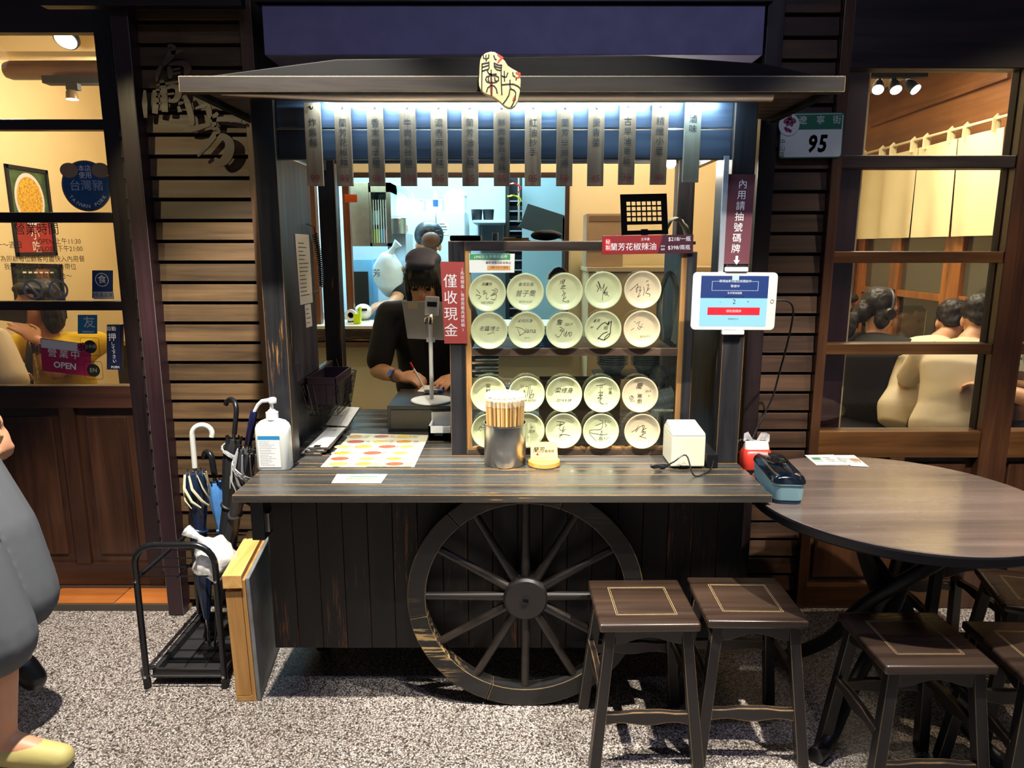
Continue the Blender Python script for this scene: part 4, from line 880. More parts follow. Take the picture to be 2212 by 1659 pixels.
for i in range(4):
    a = R(40+90*i); u = V((cos(a), sin(a), 0)); w_ = V((-sin(a), cos(a), 0))
    pts = [TC+u*.36+V((0, 0, .024)), TC+u*.30+V((0, 0, .05)), TC+u*.17+V((0, 0, .17)), TC+u*.07+w_*.03+V((0, 0, .33)), TC-u*.02+w_*.035+V((0, 0, .44)), TC-u*.14+w_*.02+V((0, 0, .57)), TC-u*.24+V((0, 0, TZ-.035))]
    MB().tube(smooth(pts, 4), [.022]*(len(pts)*4-3), 12).build('leg', LEGB, tb, smooth=50)
    MB().cyl(TC+u*.345+V((0, 0, .024)), TC+u*.395+V((0, 0, .024)), .024, n=16).build('foot', BLACK, tb, smooth=40)
MB().cyl(TC+V((0, 0, .33)), TC+V((0, 0, .44)), .045, n=20).build('leg_hub', LEGB, tb, smooth=40)
for i in range(2):
    a = R(85+90*i); u = V((cos(a), sin(a), 0)); MB().bar(TC-u*.30+V((0, 0, TZ-.047)), TC+u*.30+V((0, 0, TZ-.047)), .05, .025).build('top_bearer', LEGB, tb, bev=.003)
SEATW = wood('stool_seat_stain', '241a14', '3b2c22', 'X', .3, .9, wear='cfae72', wamt=.38, brad=.006, var=.15, spec=.6)
LEGW = wood('stool_leg_stain', '131112', '211d1c', 'Z', .38, 1, wear='a98b5d', wamt=.12, brad=.003, var=.1)
STRW = wood('stool_rail_stain', '171314', '261f1c', 'X', .38, 1, wear='b08a55', wamt=.3, brad=.005, var=.1)
def stool(x, y, rz, label):
    s = thing('stool', label, 'stool', (x, y, .001), rz, 'square wooden stools around the round table')
    M = WM[s.name]; w, d, h = .143, .138, .449
    MB(M).box(-w, w, -d, d, h-.026, h).build('seat', SEATW, s, bev=.009, seg=3, smooth=40)
    m = MB(M)
    for a, t in ((.088, .0010), (.083, .0007)):
        b = a*.96
        for (x0, x1, y0, y1) in ((-a, a, -b, -b+t), (-a, a, b-t, b), (-a, -a+t, -b, b), (a-t, a, -b, b)): m.box(x0, x1, y0, y1, h-.0004, h+.0003)
    m.build('inlay_line', plain('inlay_bare', 'b39a6d', .5), s)
    for sx in (-1, 1):
        for sy in (-1, 1):
            MB(M).bar((sx*.150, sy*.143, 0), (sx*.108, sy*.104, h-.0262), .033, .033, (0, 1, 0), .030, .030).build('leg', LEGW, s, bev=.003)
    def rail(p0, p1, z0, hh, arch, nm, dz=0):
        p0, p1 = V(p0), V(p1); N = 12; t = (p1-p0).normalized(); nn = V((-t.y, t.x, 0))*.009; vs = []; fs = []
        for i in range(N+1):
            q = i/N; c = p0+(p1-p0)*q; wv = sin(pi*q)**2
            lo = z0+arch*wv+(.006*sin(3*pi*q) if dz else 0); hi = z0+hh+(dz*(sin(pi*q)**2)-dz*.6*sin(3*pi*q)**2*.5 if dz else 0)
            vs += [c-nn+V((0, 0, lo)), c+nn+V((0, 0, lo)), c+nn+V((0, 0, hi)), c-nn+V((0, 0, hi))]
        for i in range(N):
            for k in range(4): fs.append((i*4+k, i*4+(k+1) % 4, i*4+4+(k+1) % 4, i*4+4+k))
        fs += [(3, 2, 1, 0), (N*4, N*4+1, N*4+2, N*4+3)]
        MB(M).add(vs, fs).build(nm, STRW if dz else LEGW, s, bev=.0015, seg=1)
    for sy in (-1, 1): rail((-.095, sy*.112, 0), (.095, sy*.112, 0), h-.071, .0445, .022, 'apron')
    for sx in (-1, 1): rail((sx*.114, -.09, 0), (sx*.114, .09, 0), h-.071, .0445, .022, 'apron')
    for sy in (-1, 1): rail((-.120, sy*.130, 0), (.120, sy*.130, 0), .135 if sy < 0 else .20, .036, .004, 'stretcher', .006)
    for sx in (-1, 1): rail((sx*.132, -.115, 0), (sx*.132, .115, 0), .225, .034, .004, 'stretcher', .006)
    return s
stool(.385, 1.957, R(1), 'dark square stool in front of the cart wheel, farthest left')
stool(.698, 1.975, R(-1), 'dark square stool under the counter right end, second from the wheel')
stool(1.082, 1.755, R(0), 'dark square stool nearest the camera in front of the round table')
stool(1.405, 1.70, R(-3), 'dark square stool cut by the right photo edge in front')
stool(1.625, 2.02, R(-17), 'dark square stool turned askew at right behind the front pair')
stool(1.56, 2.375, R(2), 'dark square stool farthest back against the window panelling')
# ---------------------------------------------------------------- things on the round table
LID = pane('smoky_blue_lid', (.28, .42, .52), .10, .05)
fa, fb = G(1705, 1092, TZ), V((.868, 2.28, 0))
cx = fa.x; cy = 2.145; an = atan2(-(fb.x-fa.x)*.6, .27)
bx = thing('cutlery_box', 'pale blue lidded cutlery box standing at the edge of the round table', 'box', (cx+.012, cy, TZ+.0006), an)
M = WM[bx.name]
def lring(z, w, d, r): return [M @ V((a, b, z)) for a, b in rr(w, d, r, 6)]
loft([lring(z, .098*s, .262*s2, .024) for z, s, s2 in ((0, .86, .95), (.012, .88, .96), (.0121, .92, .975), (.018, .93, .98), (.058, .97, .99), (.060, 1.02, 1.01), (.064, 1.02, 1.01))]).build('box_body', plain('box_mint', '86aeb4', .3, trans=.0), bx, smooth=35)
loft([lring(z, .098*s, .262*s2, .024) for z, s, s2 in ((.0001, .87, .955), (.0119, .885, .965))]).build('box_foot', plain('box_foot_blue', '1c4260', .35), bx, smooth=35)
loft([lring(z, .098*s, .262*s2, .022) for z, s, s2 in ((.0645, 1.03, 1.015), (.070, 1.02, 1.01), (.082, .93, .97), (.088, .80, .92), (.0885, .4, .5))]).build('box_lid', LID, bx, smooth=40)
MB(M).lathe([(.020, .0886), (.030, .0886), (.034, .092), (.030, .094), (.010, .091), (0, .0905)], (0, .02, 0), 24, Matrix.Diagonal((1, 1.25, 1))).build('lid_handle', LID, bx, smooth=40)
# tissue pack behind it
q0 = V((.850, 2.388, TZ+.0006))
tp = thing('tissue_pack', 'red and white plastic pack of tissues behind the blue cutlery box', 'tissues', q0)
def blob_ring(z, w, d, r): return [V((q0.x+a, q0.y+b, q0.z+z)) for a, b in rr(w, d, r, 5)]
loft([blob_ring(z, w, d, r) for z, w, d, r in ((0, .095, .07, .015), (.02, .103, .078, .02), (.045, .103, .076, .02), (.062, .094, .06, .02), (.068, .088, .045, .016))]).build('pack_body', plain('pack_red', 'c9392c', .3, var=.12, scale=30), tp, smooth=50)
loft([blob_ring(z, w, d, r) for z, w, d, r in ((.0685, .086, .04, .012), (.085, .082, .02, .006), (.094, .078, .006, .002))]).build('pack_shoulder', plain('pack_pale', 'd9b9ae', .35), tp, smooth=50)
MB().grid([[V((q0.x-.045+.09*i/6, q0.y+.004*sin(i*2.1), q0.z+.093+.028*k/3*(1 if i < 2 or i > 3 else .35)+.006*sin(i*1.7))) for i in range(7)] for k in range(4)]).build('tissue', film('clear_wrap', (.85, .86, .87), .5, .2), tp, smooth=60)
for i, (qq, lb) in enumerate((([(1763, 1004), (1836, 1004), (1800, 982), (1738, 983)], 'grey printed leaflet on the round table, left of the pair'), ([(1838, 1006), (1877, 1008), (1845, 983), (1802, 983)], 'white leaflet with orange print on the round table'))):
    z = TZ+.0012+i*.001; q = [G(*p, z) for p in qq]
    o = panel('leaflet', q, .0007, PAPER, label=lb, cat='leaflet', group='leaflets on the round table'); Mf = frame(q); lines(Mf, .09, .06, 5, GREY_INK, o, 0, 0, i+20, .004, cols=2)
    if i: patch(Mf, -.005, .03, -.005, .02, plain('tan_print', 'b98a5c', .6), o)
    else: patch(Mf, -.045, -.015, .0, .02, GRNP, o)
# ================================================================ umbrella stand
US = thing('umbrella_stand', 'black tubular umbrella stand with a plastic drip tray by the cart', 'umbrella stand', (-1.117, 2.41, .001))
BT = plain('black_enamel', '131416', .25)
xl, xr, yf, yb = -1.250, -.984, 2.20, 2.62
def uframe(Y, top):
    pts = [V((xl, Y, .002)), V((xl, Y, top-.10))]
    for i in range(7): a = pi-i*pi/2/6; pts.append(V((xl+.07+.07*cos(a), Y, top-.07+.07*sin(a))))
    for i in range(7): a = pi/2-i*pi/2/6; pts.append(V((xr-.07+.07*cos(a), Y, top-.07+.07*sin(a))))
    pts += [V((xr, Y, top-.10)), V((xr, Y, .002))]
    return MB().tube(pts, .0105, 12)
uframe(yf, .52).build('front_frame', BT, US, smooth=60); uframe(yb, .52).build('rear_frame', BT, US, smooth=60)
for X in (xl, xr):
    for z in (.405,): MB().tube([(X+.004, yf, z), (X+.004, yb, z)], .008, 10).build('top_rail', BT, US, smooth=60)
    for Y in (yf, yb):
        for z in (.395, .045): MB().lathe([(0, 0), (.0055, 0), (.005, .003), (0, .004)], (X, Y-.0095, z), 12, Matrix.Rotation(pi/2, 3, 'X')).build('screw', CHROME, US, smooth=40)
        MB().cyl((X, Y, .0005), (X, Y, .03), .0125, n=14).build('foot_cap', MATBLK, US, smooth=40)
for Y in (2.21, 2.28, 2.35, 2.42, 2.49, 2.56, 2.61): MB().tube([(xl, Y, .405), (xr, Y, .405)], .0026, 6).build('cross_wire', BT, US, smooth=60)
MB().tube([(-1.117, yf, .402), (-1.117, yb, .402)], .0026, 6).build('cross_wire', BT, US, smooth=60)
MB().tube([(xl, yf-.002, .045), (xr, yf-.002, .045)], .003, 6).build('lower_wire', plain('wire_grey', '4b4a4a', .3, .6), US, smooth=60)
TRAY = plain('tray_black', '2a2a2a', .35, var=.2, scale=12)
m = MB(); m.box(xl+.012, xr-.012, yf+.014, yb-.012, .026, .032)
for (a, b, c, d) in ((xl+.012, xl+.028, yf+.014, yb-.012), (xr-.028, xr-.012, yf+.014, yb-.012), (xl+.012, xr-.012, yf+.014, yf+.026), (xl+.012, xr-.012, yb-.024, yb-.012)): m.box(a, b, c, d, .0325, .060)
m.build('drip_tray', TRAY, US, bev=.003)
m = MB()
for i in range(1, 3): X = xl+.028+(xr-xl-.056)*i/3; m.box(X-.0015, X+.0015, yf+.026, yb-.024, .0322, .0365)
for i in range(1, 5): Y = yf+.026+(yb-yf-.05)*i/5; m.box(xl+.028, xr-.028, Y-.0015, Y+.0015, .0322, .0365)
m.build('tray_rib', TRAY, US)
def umbrella(tip, top, rmax, mat, hmat, label, hook=None, trim=None, straps=0, hlen=.12, hr=.011, L0=.1, shaft=.0055, ribs=8, tipmat=None):
    """closed umbrella standing on its tip: pleated canopy, rib ends, shaft and handle"""
    tip, top = V(tip), V(top); ax = (top-tip); L = ax.length; ax.normalize()
    q = ax.to_track_quat('Z', 'Y').to_matrix().to_4x4(); q.translation = tip
    u = thing('umbrella', label, 'umbrella', tip, 0, 'umbrellas in the stand')
    n = ribs*6; rings = []
    prof = [(.16, .012), (.25, .020), (.40, .50*rmax+.012), (.55, .72*rmax), (.66, .60*rmax), (.70, .58*rmax), (.78, .82*rmax), (.90, rmax), (.97, .92*rmax), (1, .80*rmax)]
    for t, r in prof:
        ring = []
        for k in range(n):
            a = 2*pi*k/n; pl = .30*abs(((k % 6)/6)-.5)*2; tw = t*1.1
            rr_ = r*(.80+.34*pl if .62 > t or t > .72 else .92+.1*pl); ring.append(q @ V((rr_*cos(a+tw), rr_*sin(a+tw), t*L)))
        rings.append(ring)
    cn = loft(rings).build('canopy', mat, u, smooth=40)
    MB(q).cyl((0, 0, .001), (0, 0, L*.17), .004, .0065, 10).build('ferrule', tipmat or CHROME, u, smooth=50)
    MB(q).tube([(.57*rmax*cos(i*pi/12), .57*rmax*sin(i*pi/12), L*(.68+.012*cos(i*pi/12))) for i in range(24)], .006, 6, True, ).build('tie_band', mat, cn, smooth=60)
    for k in range(ribs):
        a = 2*pi*k/ribs+1.1; r = .80*rmax
        MB(q).tube([(r*cos(a)*.9, r*sin(a)*.9, L*.985), (r*cos(a)*.95, r*sin(a)*.95, L*1.02)], [.0025, .0035], 6).build('rib_end', tipmat or BLACK, cn, smooth=60)
        if trim:
            MB(q).tube([(r*1.10*cos(a+.05), r*1.10*sin(a+.05), L*1.0), (rmax*1.10*cos(a+.35), rmax*1.10*sin(a+.35), L*.93), (rmax*1.06*cos(a+1.0), rmax*1.06*sin(a+1.0), L*.86), (rmax*1.0*cos(a+1.7), rmax*1.0*sin(a+1.7), L*.82)], [.0035, .005, .005, .003], 6, flat=.5).build('hem_band', trim, cn, smooth=60)
    hs = [V((0, 0, L*.96)), V((0, 0, L+hlen))]
    if hook:
        hd, hrad, hang = hook                         # direction, radius, arc
        d_ = V((cos(hd), sin(hd), 0)); MB(q).cyl((0, 0, L*.95), (0, 0, L+hlen*.3), shaft, n=10).build('shaft', CHROME, u, smooth=50)
        pts = [V((0, 0, L+.02)), V((0, 0, L+hlen*.5)), V((0, 0, L+hlen))]
        for i in range(1, 13): a = pi-hang*i/12; pts.append(V((0, 0, L+hlen))+d_*(hrad+hrad*cos(a))+V((0, 0, hrad*sin(a))))
        MB(q).tube(pts, hr, 12).build('handle', hmat, u, smooth=60)
    else:
        MB(q).cyl((0, 0, L*.95), (0, 0, L+.02), shaft, n=10).build('shaft', CHROME, u, smooth=50)
        MB(q).tube([(0, 0, L+.02), (0, 0, L+.03), (0, 0, L+hlen*.5), (0, 0, L+hlen), (0, 0, L+hlen+.008)], [hr*.6, hr, hr*1.1, hr, hr*.5], 12).build('handle', hmat, u, smooth=60)
    for k in range(straps):
        a = k*.9; z0 = L*(.98-.015*k)
        pts = [(rmax*1.08*cos(a+i*.55), rmax*1.08*sin(a+i*.55), z0-.010*i) for i in range(9)]
        MB(q).tube(pts, .003, 6).build('elastic_strap', plain('strap_silver', 'a2a2a0', .4), cn, smooth=60)
    return u
NAVY = plain('navy_nylon', '14233c', .35, var=.3, scale=20); LBLUE = plain('pale_blue_nylon', '4a80bb', .45, var=.2, scale=20); DGREY = plain('dark_grey_nylon', '2c2c2e', .5, var=.2, scale=20); BLKN = plain('black_nylon', '161617', .5, var=.3, scale=20)
CREAMT = plain('cream_trim', 'cfc8a2', .5)
rt = T(0, 0, 0)
tz = .0375
umbrella(G(452, 1393, tz), P(422, 1022, 2.42), .040, NAVY, plain('handle_white', 'c9cabf', .3), 'navy umbrella with cream hem and white hooked handle in the stand', hook=(pi, .033, pi*1.12), trim=CREAMT, hlen=.14, hr=.0095, tipmat=CHROME)
umbrella(V((-1.045, 2.50, tz)), P(466, 1042, 2.53), .036, LBLUE, plain('handle_black', '17181a', .25), 'light blue umbrella with black crook handle in the stand', hook=(-pi*.55, .025, pi*1.05), hlen=.09, hr=.011, tipmat=BLACK)
umbrella(V((-1.10, 2.40, tz)), P(505, 950, 2.52), .036, BLKN, plain('handle_black', '', 0), 'black umbrella with large arched black handle behind the sanitizer', hook=(-.15, .045, pi*.85), hlen=.10, hr=.009, straps=3, tipmat=BLACK)
umbrella(V((-1.135, 2.47, tz)), P(533, 975, 2.36), .036, DGREY, plain('handle_navy', '15163a', .2), 'grey umbrella with silver elastic loops leaning against the counter', hlen=.15, hr=.012, straps=4, trim=plain('strap_silver', '', 0), tipmat=BLACK)
# white plastic bag hanging on the stand
BAG = film('bag_film', (.93, .91, .85), .8, .25)
def crumple(c, r, seed, amp=.25, n=28, m=18, f=14, M=None):
    mb = MB(); mb.ball(c, r, n, m); c = V(c)
    for i, p in enumerate(mb.v):
        d = p-c; k = 1+amp*noise.noise(p*f+V((seed, 0, 0)))+amp*.6*noise.noise(p*f*2.3+V((0, seed, 0))); mb.v[i] = c+d*k
    return mb
c = P(468, 1205, 2.27)
bg = thing('plastic_bag', 'white knotted plastic bag hung on the umbrella stand', 'bag', c-V((0, 0, .07)))
crumple(c+V((.0, -.01, .0)), (.075, .050, .072), 3, .34, f=16).build('bag_body', BAG, bg, smooth=60)
k1, k2 = P(428, 1160, 2.25), P(402, 1145, 2.25)
MB().tube([c+V((-.02, 0, .045)), k1, k1+(k2-k1)*.5, k2], [.034, .018, .030, .040], 9, flat=.5).build('bag_neck', film('bag_neck_film', (.9, .9, .88), .55, .2), bg, smooth=60)
# wooden framed panel leaning beside the cart
A = [V((-.915, 2.12, 0)), V((-.835, 2.125, 0)), V((-.885, 2.49, 0)), V((-.965, 2.485, 0))]; up = V((-.010, .0, .452))
wp = thing('wooden_panel', 'thick pale wooden panel with grey worn face leaning by the cart', 'panel', (-.90, 2.30, .001))
PALE = wood('pale_pine', 'a8743a', 'cf9c58', 'Z', .55, 1.2, var=.2, bump=.4); PALEY = wood('pale_pine_along', 'b0803f', 'd6a765', 'Y', .55, 1.2, var=.2, bump=.4)
def hexa(b, t): return MB().add(list(b)+list(t), [(3,2,1,0),(4,5,6,7),(0,1,5,4),(1,2,6,5),(2,3,7,6),(3,0,4,7)])
def lerp4(u0, u1, v0, v1, w0, w1):
    def pt(u, v, w): return A[0].lerp(A[1], u).lerp(A[3].lerp(A[2], u), v)+up*w+V((0, 0, .001))
    return [pt(u0, v0, w0), pt(u1, v0, w0), pt(u1, v1, w0), pt(u0, v1, w0)], [pt(u0, v0, w1), pt(u1, v0, w1), pt(u1, v1, w1), pt(u0, v1, w1)]
hexa(*lerp4(0, .64, .0, .13, .045, .87)).build('frame_stile', PALE, wp, bev=.002); hexa(*lerp4(0, .64, .87, 1, .045, .87)).build('frame_stile', PALE, wp, bev=.002)
hexa(*lerp4(-.04, .72, -.02, 1, .90, 1.0)).build('frame_rail', PALEY, wp, bev=.002); hexa(*lerp4(0, .66, 0, 1, 0, .044)).build('frame_rail', PALEY, wp, bev=.002)
hexa(*lerp4(.66, .82, 0, 1, .0, .955)).build('plywood_layer', PALE, wp, bev=.001)
k = NT('worn_grey_face'); tc = k.a('TexCoord'); n1 = k.a('TexNoise', _2=5.0, _3=6.0); k.l(tc, n1, 3, 0); n2 = k.a('TexNoise', _2=70.0, _3=5.0); k.l(tc, n2, 3, 0)
r1 = k.ramp(n1, [(.35, hexc('5a4d44')), (.5, hexc('77787a')), (.62, hexc('6a6f66')), (.7, hexc('4a4038'))]); k.l(r1, k.b, 0, 0); bp = k.a('Bump', _0=.6, _1=.01); k.l(n2, bp, 0, 2); k.t.links.new(bp.outputs[0], k.b.inputs['Normal']); k.b.inputs['Roughness'].default_value = .45
hexa(*lerp4(.83, 1.0, 0, 1, 0, .97)).build('face_board', k.m, wp, bev=.004)
# ================================================================ in and on the display case
yq = 2.428
q = [P(1014, 589, yq), P(1111, 589, yq), P(1112, 548, yq), P(1013, 548, yq)]
nc = panel('friend_card', q, .001, PAPER, label='green and white notice card on the upper left of the case glass', cat='card')
Mf = frame(q); patch(Mf, -.075, .062, .012, .030, GRNP, nc, 'green_band'); on(Mf @ T(0,0,.0003), 'LINE好友熱情招募中', -.004, .021, .0125, WINK, nc)
on(Mf, '最新優惠及新品推出', .022, .001, .0095, plain('maroon_ink', '6d2a1c', .6), nc); patch(Mf, -.016, .062, -.022, -.008, plain('orange_band', 'd99a55', .6), nc, 'orange_band'); on(Mf @ T(0,0,.0003), '活動消息不漏接', .024, -.015, .009, plain('maroon_ink', '', 0), nc)
bt_ = cb+.011
def jar(x, y, z, r, h, mat, capm, nm, lab, cat, grp=None):
    t = thing(nm, lab, cat, (x, y, z), group=grp)
    MB().lathe([(0, 0), (r, 0), (r, h*.8), (r*.9, h*.82), (r*.9, h*.84), (0, h*.84)], (x, y, z), 20).build('body', mat, t, smooth=35)
    MB().lathe([(0, h*.841), (r, h*.841), (r, h*.99), (r*.95, h), (0, h)], (x, y, z), 20).build('lid', capm, t, smooth=35); return t
p = P(1097, 830, 2.62); jar(p.x, 2.62, bt_, .022, .20, plain('dark_jar', '1d2a33', .15, coat=.5), plain('cap_blue', '5f8fc0', .35), 'spice_jar', 'dark jar with blue lid inside the case, left one', 'jar', 'blue-lidded jars in the case')
p = P(1124, 830, 2.62); jar(p.x, 2.62, bt_, .022, .18, plain('dark_jar', '', 0), plain('cap_blue', '', 0), 'spice_jar', 'shorter dark jar with blue lid inside the case, right one', 'jar', 'blue-lidded jars in the case')
for i in range(3):
    p = P(1048, 775+i*17, 2.60); MB(T(p.x, 2.60, p.z) @ Matrix.Rotation(pi/2, 4, 'Y')).lathe([(0, -.05), (.012, -.05), (.013, .04), (.010, .05), (0, .05)], n=16).build('steel_cup', CHROME, smooth=35, label=f'polished steel cup lying in the case, {["top", "middle", "bottom"][i]} of three', cat='cup', group='steel cups in the case')
p = P(1062, 830, 2.56); MB().lathe([(0, 0), (.025, 0), (.026, .16), (.020, .20), (.012, .212), (0, .214)], (p.x, 2.56, bt_), 20).build('white_canister', LGREY, smooth=40, label='white domed canister behind the lower left saucer', cat='canister')
bk = thing('carton_tray', 'brown cardboard tray standing behind the lower saucers', 'box', (.15, 2.62, bt_))
MB().box(P(1165, 860, 2.6).x, P(1340, 860, 2.6).x, 2.60, 2.61, bt_, P(1200, 820, 2.6).z).build('front_flap', plain('cardboard', '7d5d3c', .8, var=.1), bk, bev=.002)
MB().box(P(1165, 860, 2.6).x, P(1340, 860, 2.6).x, 2.615, 2.622, bt_, P(1200, 815, 2.6).z).build('back_flap', plain('cardboard', '', 0), bk, bev=.002)
MILK = film('milky_bowl', (.80, .83, .80), .9, .2)
bowlp = [(0, 0), (.030, 0), (.052, .030), (.060, .034), (.060, .036), (.050, .033), (.028, .003), (0, .003)]
for s, (x_, y_, nb, nm) in enumerate(((1322, 800, 9, 'left'), (1396, 800, 9, 'right'))):
    p = P(x_, y_, 2.70); first = None
    for i in range(nb):
        z = P(x_, 805, 2.70).z+i*.0085
        if first is None: first = MB().lathe(bowlp, (p.x, 2.70, z), 24).build('plastic_bowl', MILK, smooth=40, label=f'white plastic bowl nested in the {nm} stack inside the case', cat='bowl', group='nested plastic bowls in the case')
        else: dup(first, T(0, 0, i*.0085))
sb = thing('bowl_shelf', 'small dark stand carrying the bowl stacks inside the case', 'stand', (.37, 2.7, bt_))
zz = P(1342, 805, 2.70).z-.0006
MB().box(P(1284, 800, 2.7).x, P(1436, 800, 2.7).x, 2.63, 2.79, zz-.012, zz).build('stand_top', plain('dark_shelf', '1f2126', .4), sb, bev=.002)
for xx in (P(1288, 800, 2.7).x, P(1424, 800, 2.7).x):
    for yy in (2.64, 2.77): MB().box(xx, xx+.012, yy, yy+.012, bt_, zz-.0125).build('stand_leg', plain('dark_shelf', '', 0), sb)
p = P(1436, 868, 2.53)
lidM = T(p.x, 2.54, p.z) @ Matrix.Rotation(R(75), 4, 'Y'); first = None
for i in range(14):
    if first is None: first = MB(lidM).lathe([(0, 0), (.047, 0), (.050, .003), (.050, .0045), (.046, .004), (0, .004)], (0, 0, -.05), 28).build('clear_saucer', MILK, smooth=40, label='clear plastic dish standing in the row at the right of the case', cat='dish', group='row of clear plastic dishes in the case')
    else: dup(first, lidM @ T(0, 0, .0062*i) @ lidM.inverted())
crumple((p.x-.01, 2.60, p.z+.085), (.035, .03, .04), 6, .3).build('plastic_wrap', film('crinkled_wrap', (.75, .8, .84), .45, .1), smooth=60, label='crumpled clear plastic wrap above the row of lids', cat='wrap')
p = P(1175, 690, 2.58)
for i in range(6): MB().box(p.x-.05+i*.001, p.x+.05+i*.001, 2.55, 2.66, zm+.0025+i*.007, zm+.008+i*.007).build('paper_pad', plain('pad_blue', '5c93c4', .5), bev=.001, label='pale blue paper pad in the stack on the case shelf', cat='pad', group='paper pads on the case shelf')
def towel(name, pts, w, mat, lab, axis=V((0, 1, 0)), seed=0, cat='towel'):
    rows_ = [[p+axis*(w*(j/8-.5))+V((.004*sin(j*1.9+i*.7+seed), 0, .004*cos(j*2.3+i+seed))) for j in range(9)] for i, p in enumerate(smooth(pts, 5))]
    return MB().grid(rows_).build(name, mat, smooth=70, solid=.003, label=lab, cat=cat)
TOW = plain('towel_cotton', 'c9c7bb', .9, bump=.5, bscale=150)
towel('towel', [P(1430, 735, 2.60), P(1425, 650, 2.60), P(1445, 590, 2.60), P(1462, 640, 2.60), P(1455, 740, 2.60)], .06, TOW, 'white striped towel hanging at the right inside the case')
MB().lathe([(.045, 0), (.040, .018), (.018, .04), (.0, .045)], P(1207, 603, 2.66), 24).build('copper_bowl', plain('copper', 'b06a4a', .3, .9), smooth=40, label='upturned copper bowl seen through the upper case glass', cat='bowl', solid=.001)
# on top of the case
tz_ = CZ1+.0006
p = P(1007, 515, 2.60); bb = thing('black_terminal', 'flat black terminal lying on top of the display case at left', 'terminal', (p.x, 2.60, tz_))
MB().box(p.x-.055, p.x+.055, 2.55, 2.66, tz_, tz_+.020).build('terminal_body', plain('terminal_black', '16181d', .4), bb, bev=.006, smooth=40); MB().box(p.x-.045, p.x+.045, 2.5485, 2.5500, tz_+.006, tz_+.014).build('terminal_front', MATBLK, bb)
p = P(1070, 515, 2.60); jar(p.x, 2.60, tz_, .011, .03, plain('clear_grey', '8fa0a8', .15), LGREY, 'small_jar', 'small clear jar with grey lid on the display case', 'jar')
p = P(1115, 518, 2.57); pt = thing('pen_tray', 'shallow pen tray with dark clip on the display case', 'tray', (p.x, 2.57, tz_))
MB().box(p.x-.05, p.x+.05, 2.555, 2.585, tz_, tz_+.004).build('tray_body', wood('tray_wood', '8a6a3a', 'b9924f', 'X', .5), pt, bev=.001); MB().tube([(p.x-.045, 2.57, tz_+.0085), (p.x+.045, 2.575, tz_+.0085)], .004, 8).build('pen', plain('pen_tan', 'c9a868', .4), pt, smooth=60); MB().box(p.x, p.x+.02, 2.562, 2.58, tz_+.0126, tz_+.017).build('clip', MATBLK, pt)
c = P(1180, 508, 2.66); crumple((c.x, 2.66, tz_+.022), (.058, .05, .020), 9, .12, f=20).build('folded_cloth', plain('navy_cloth', '28333f', .8, bump=.3), smooth=60, label='dark navy cloth crumpled on top of the display case', cat='cloth')
q = [P(1336, 507, 2.52), P(1437, 505, 2.52), P(1449, 419, 2.56), P(1344, 420, 2.56)]
tt = thing('till_stand', 'black perforated tablet stand seen from behind on the display case', 'tablet stand', (P(1390, 507, 2.52).x, 2.53, tz_))
Mf = frame(q); W_, H_ = (q[1]-q[0]).length, (q[3]-q[0]).length
bm = bmesh.new()                                             # plate with real square holes and one slot
xs = [-W_/2]; 
for i in range(7): cxx = -W_*.33+i*W_*.11; xs += [cxx-W_*.042, cxx+W_*.042]
xs += [W_/2]
yrs = [-H_/2, -H_*.40, -H_*.25]
for j in range(4): cyy = -H_*.12+j*H_*.13; yrs += [cyy-H_*.05, cyy+H_*.05]
yrs += [H_/2]
m = MB(Mf); 
for i in range(len(xs)-1):
    for j in range(len(yrs)-1):
        hole = (i % 2 == 1 and j >= 3 and j % 2 == 1) or (j == 1 and 0 < i < len(xs)-2)
        if not hole: m.box(xs[i], xs[i+1], yrs[j], yrs[j+1], -.004, 0)
m.build('stand_plate', plain('stand_navy', '23242e', .45), tt)
MB(Mf).box(-.012, .012, -H_/2-.012, -H_*.36, -.012, -.004).build('stand_neck', plain('stand_grey', '6d7276', .3, .6), tt); 
zb_ = (Mf @ V((0, -H_/2-.012, 0))).z
MB().box(P(1390, 507, 2.52).x-.06, P(1390, 507, 2.52).x+.06, 2.50, 2.60, tz_, tz_+.005).build('stand_foot', BLACK, tt, bev=.002)
c = P(1458, 500, 2.72); towel('dish_cloth', [V((c.x-.045, 2.72, tz_+.004)), P(1446, 478, 2.72), P(1466, 476, 2.72), P(1482, 500, 2.72), V((c.x+.05, 2.72, tz_+.004))], .08, TOW, 'white dish cloth bunched behind the perforated stand', seed=3, cat='cloth')
# papers and phone cord on the cart's left side board
def on_side(pts, label, nm='order_slip', cat='paper', lines_=8):
    q = [PX(*p, -.7795) for p in pts]; o = panel(nm, q, .0005, plain('slip_grey', 'b9b8b4', .7, var=.06), label=label, cat=cat, group='slips pinned on the side board'); 
    Mf = frame(q); lines(Mf, (q[1]-q[0]).length*.8, (q[3]-q[0]).length*.8, lines_, GREY_INK, o, 0, 0, 8, .004); return o
on_side([(649, 659), (676, 653), (667, 507), (637, 505)], 'long grey printed order slip pinned on the side board', lines_=14)
on_side([(662, 708), (675, 704), (671, 656), (658, 659)], 'short curled order slip below the long one', lines_=4)
pts = []
p0, p1 = PX(680, 505, -.765), PX(694, 618, -.765)
for i in range(200):
    t = i/199; a = i*2*pi/8; c = p0.lerp(p1, t)+V((0, .02*sin(pi*t), 0)); pts.append(c+V((.010*cos(a), .010*sin(a), 0)))
pts = smooth([PX(664, 484, -.772), PX(678, 490, -.765), PX(680, 502, -.765)], 4)+pts+smooth([pts[-1], PX(688, 628, -.765), PX(676, 632, -.772)], 4)[1:]
MB().tube(pts, .0026, 6).build('coiled_cord', BLACK, smooth=60, label='black coiled telephone cord hanging beside the side board', cat='cord')
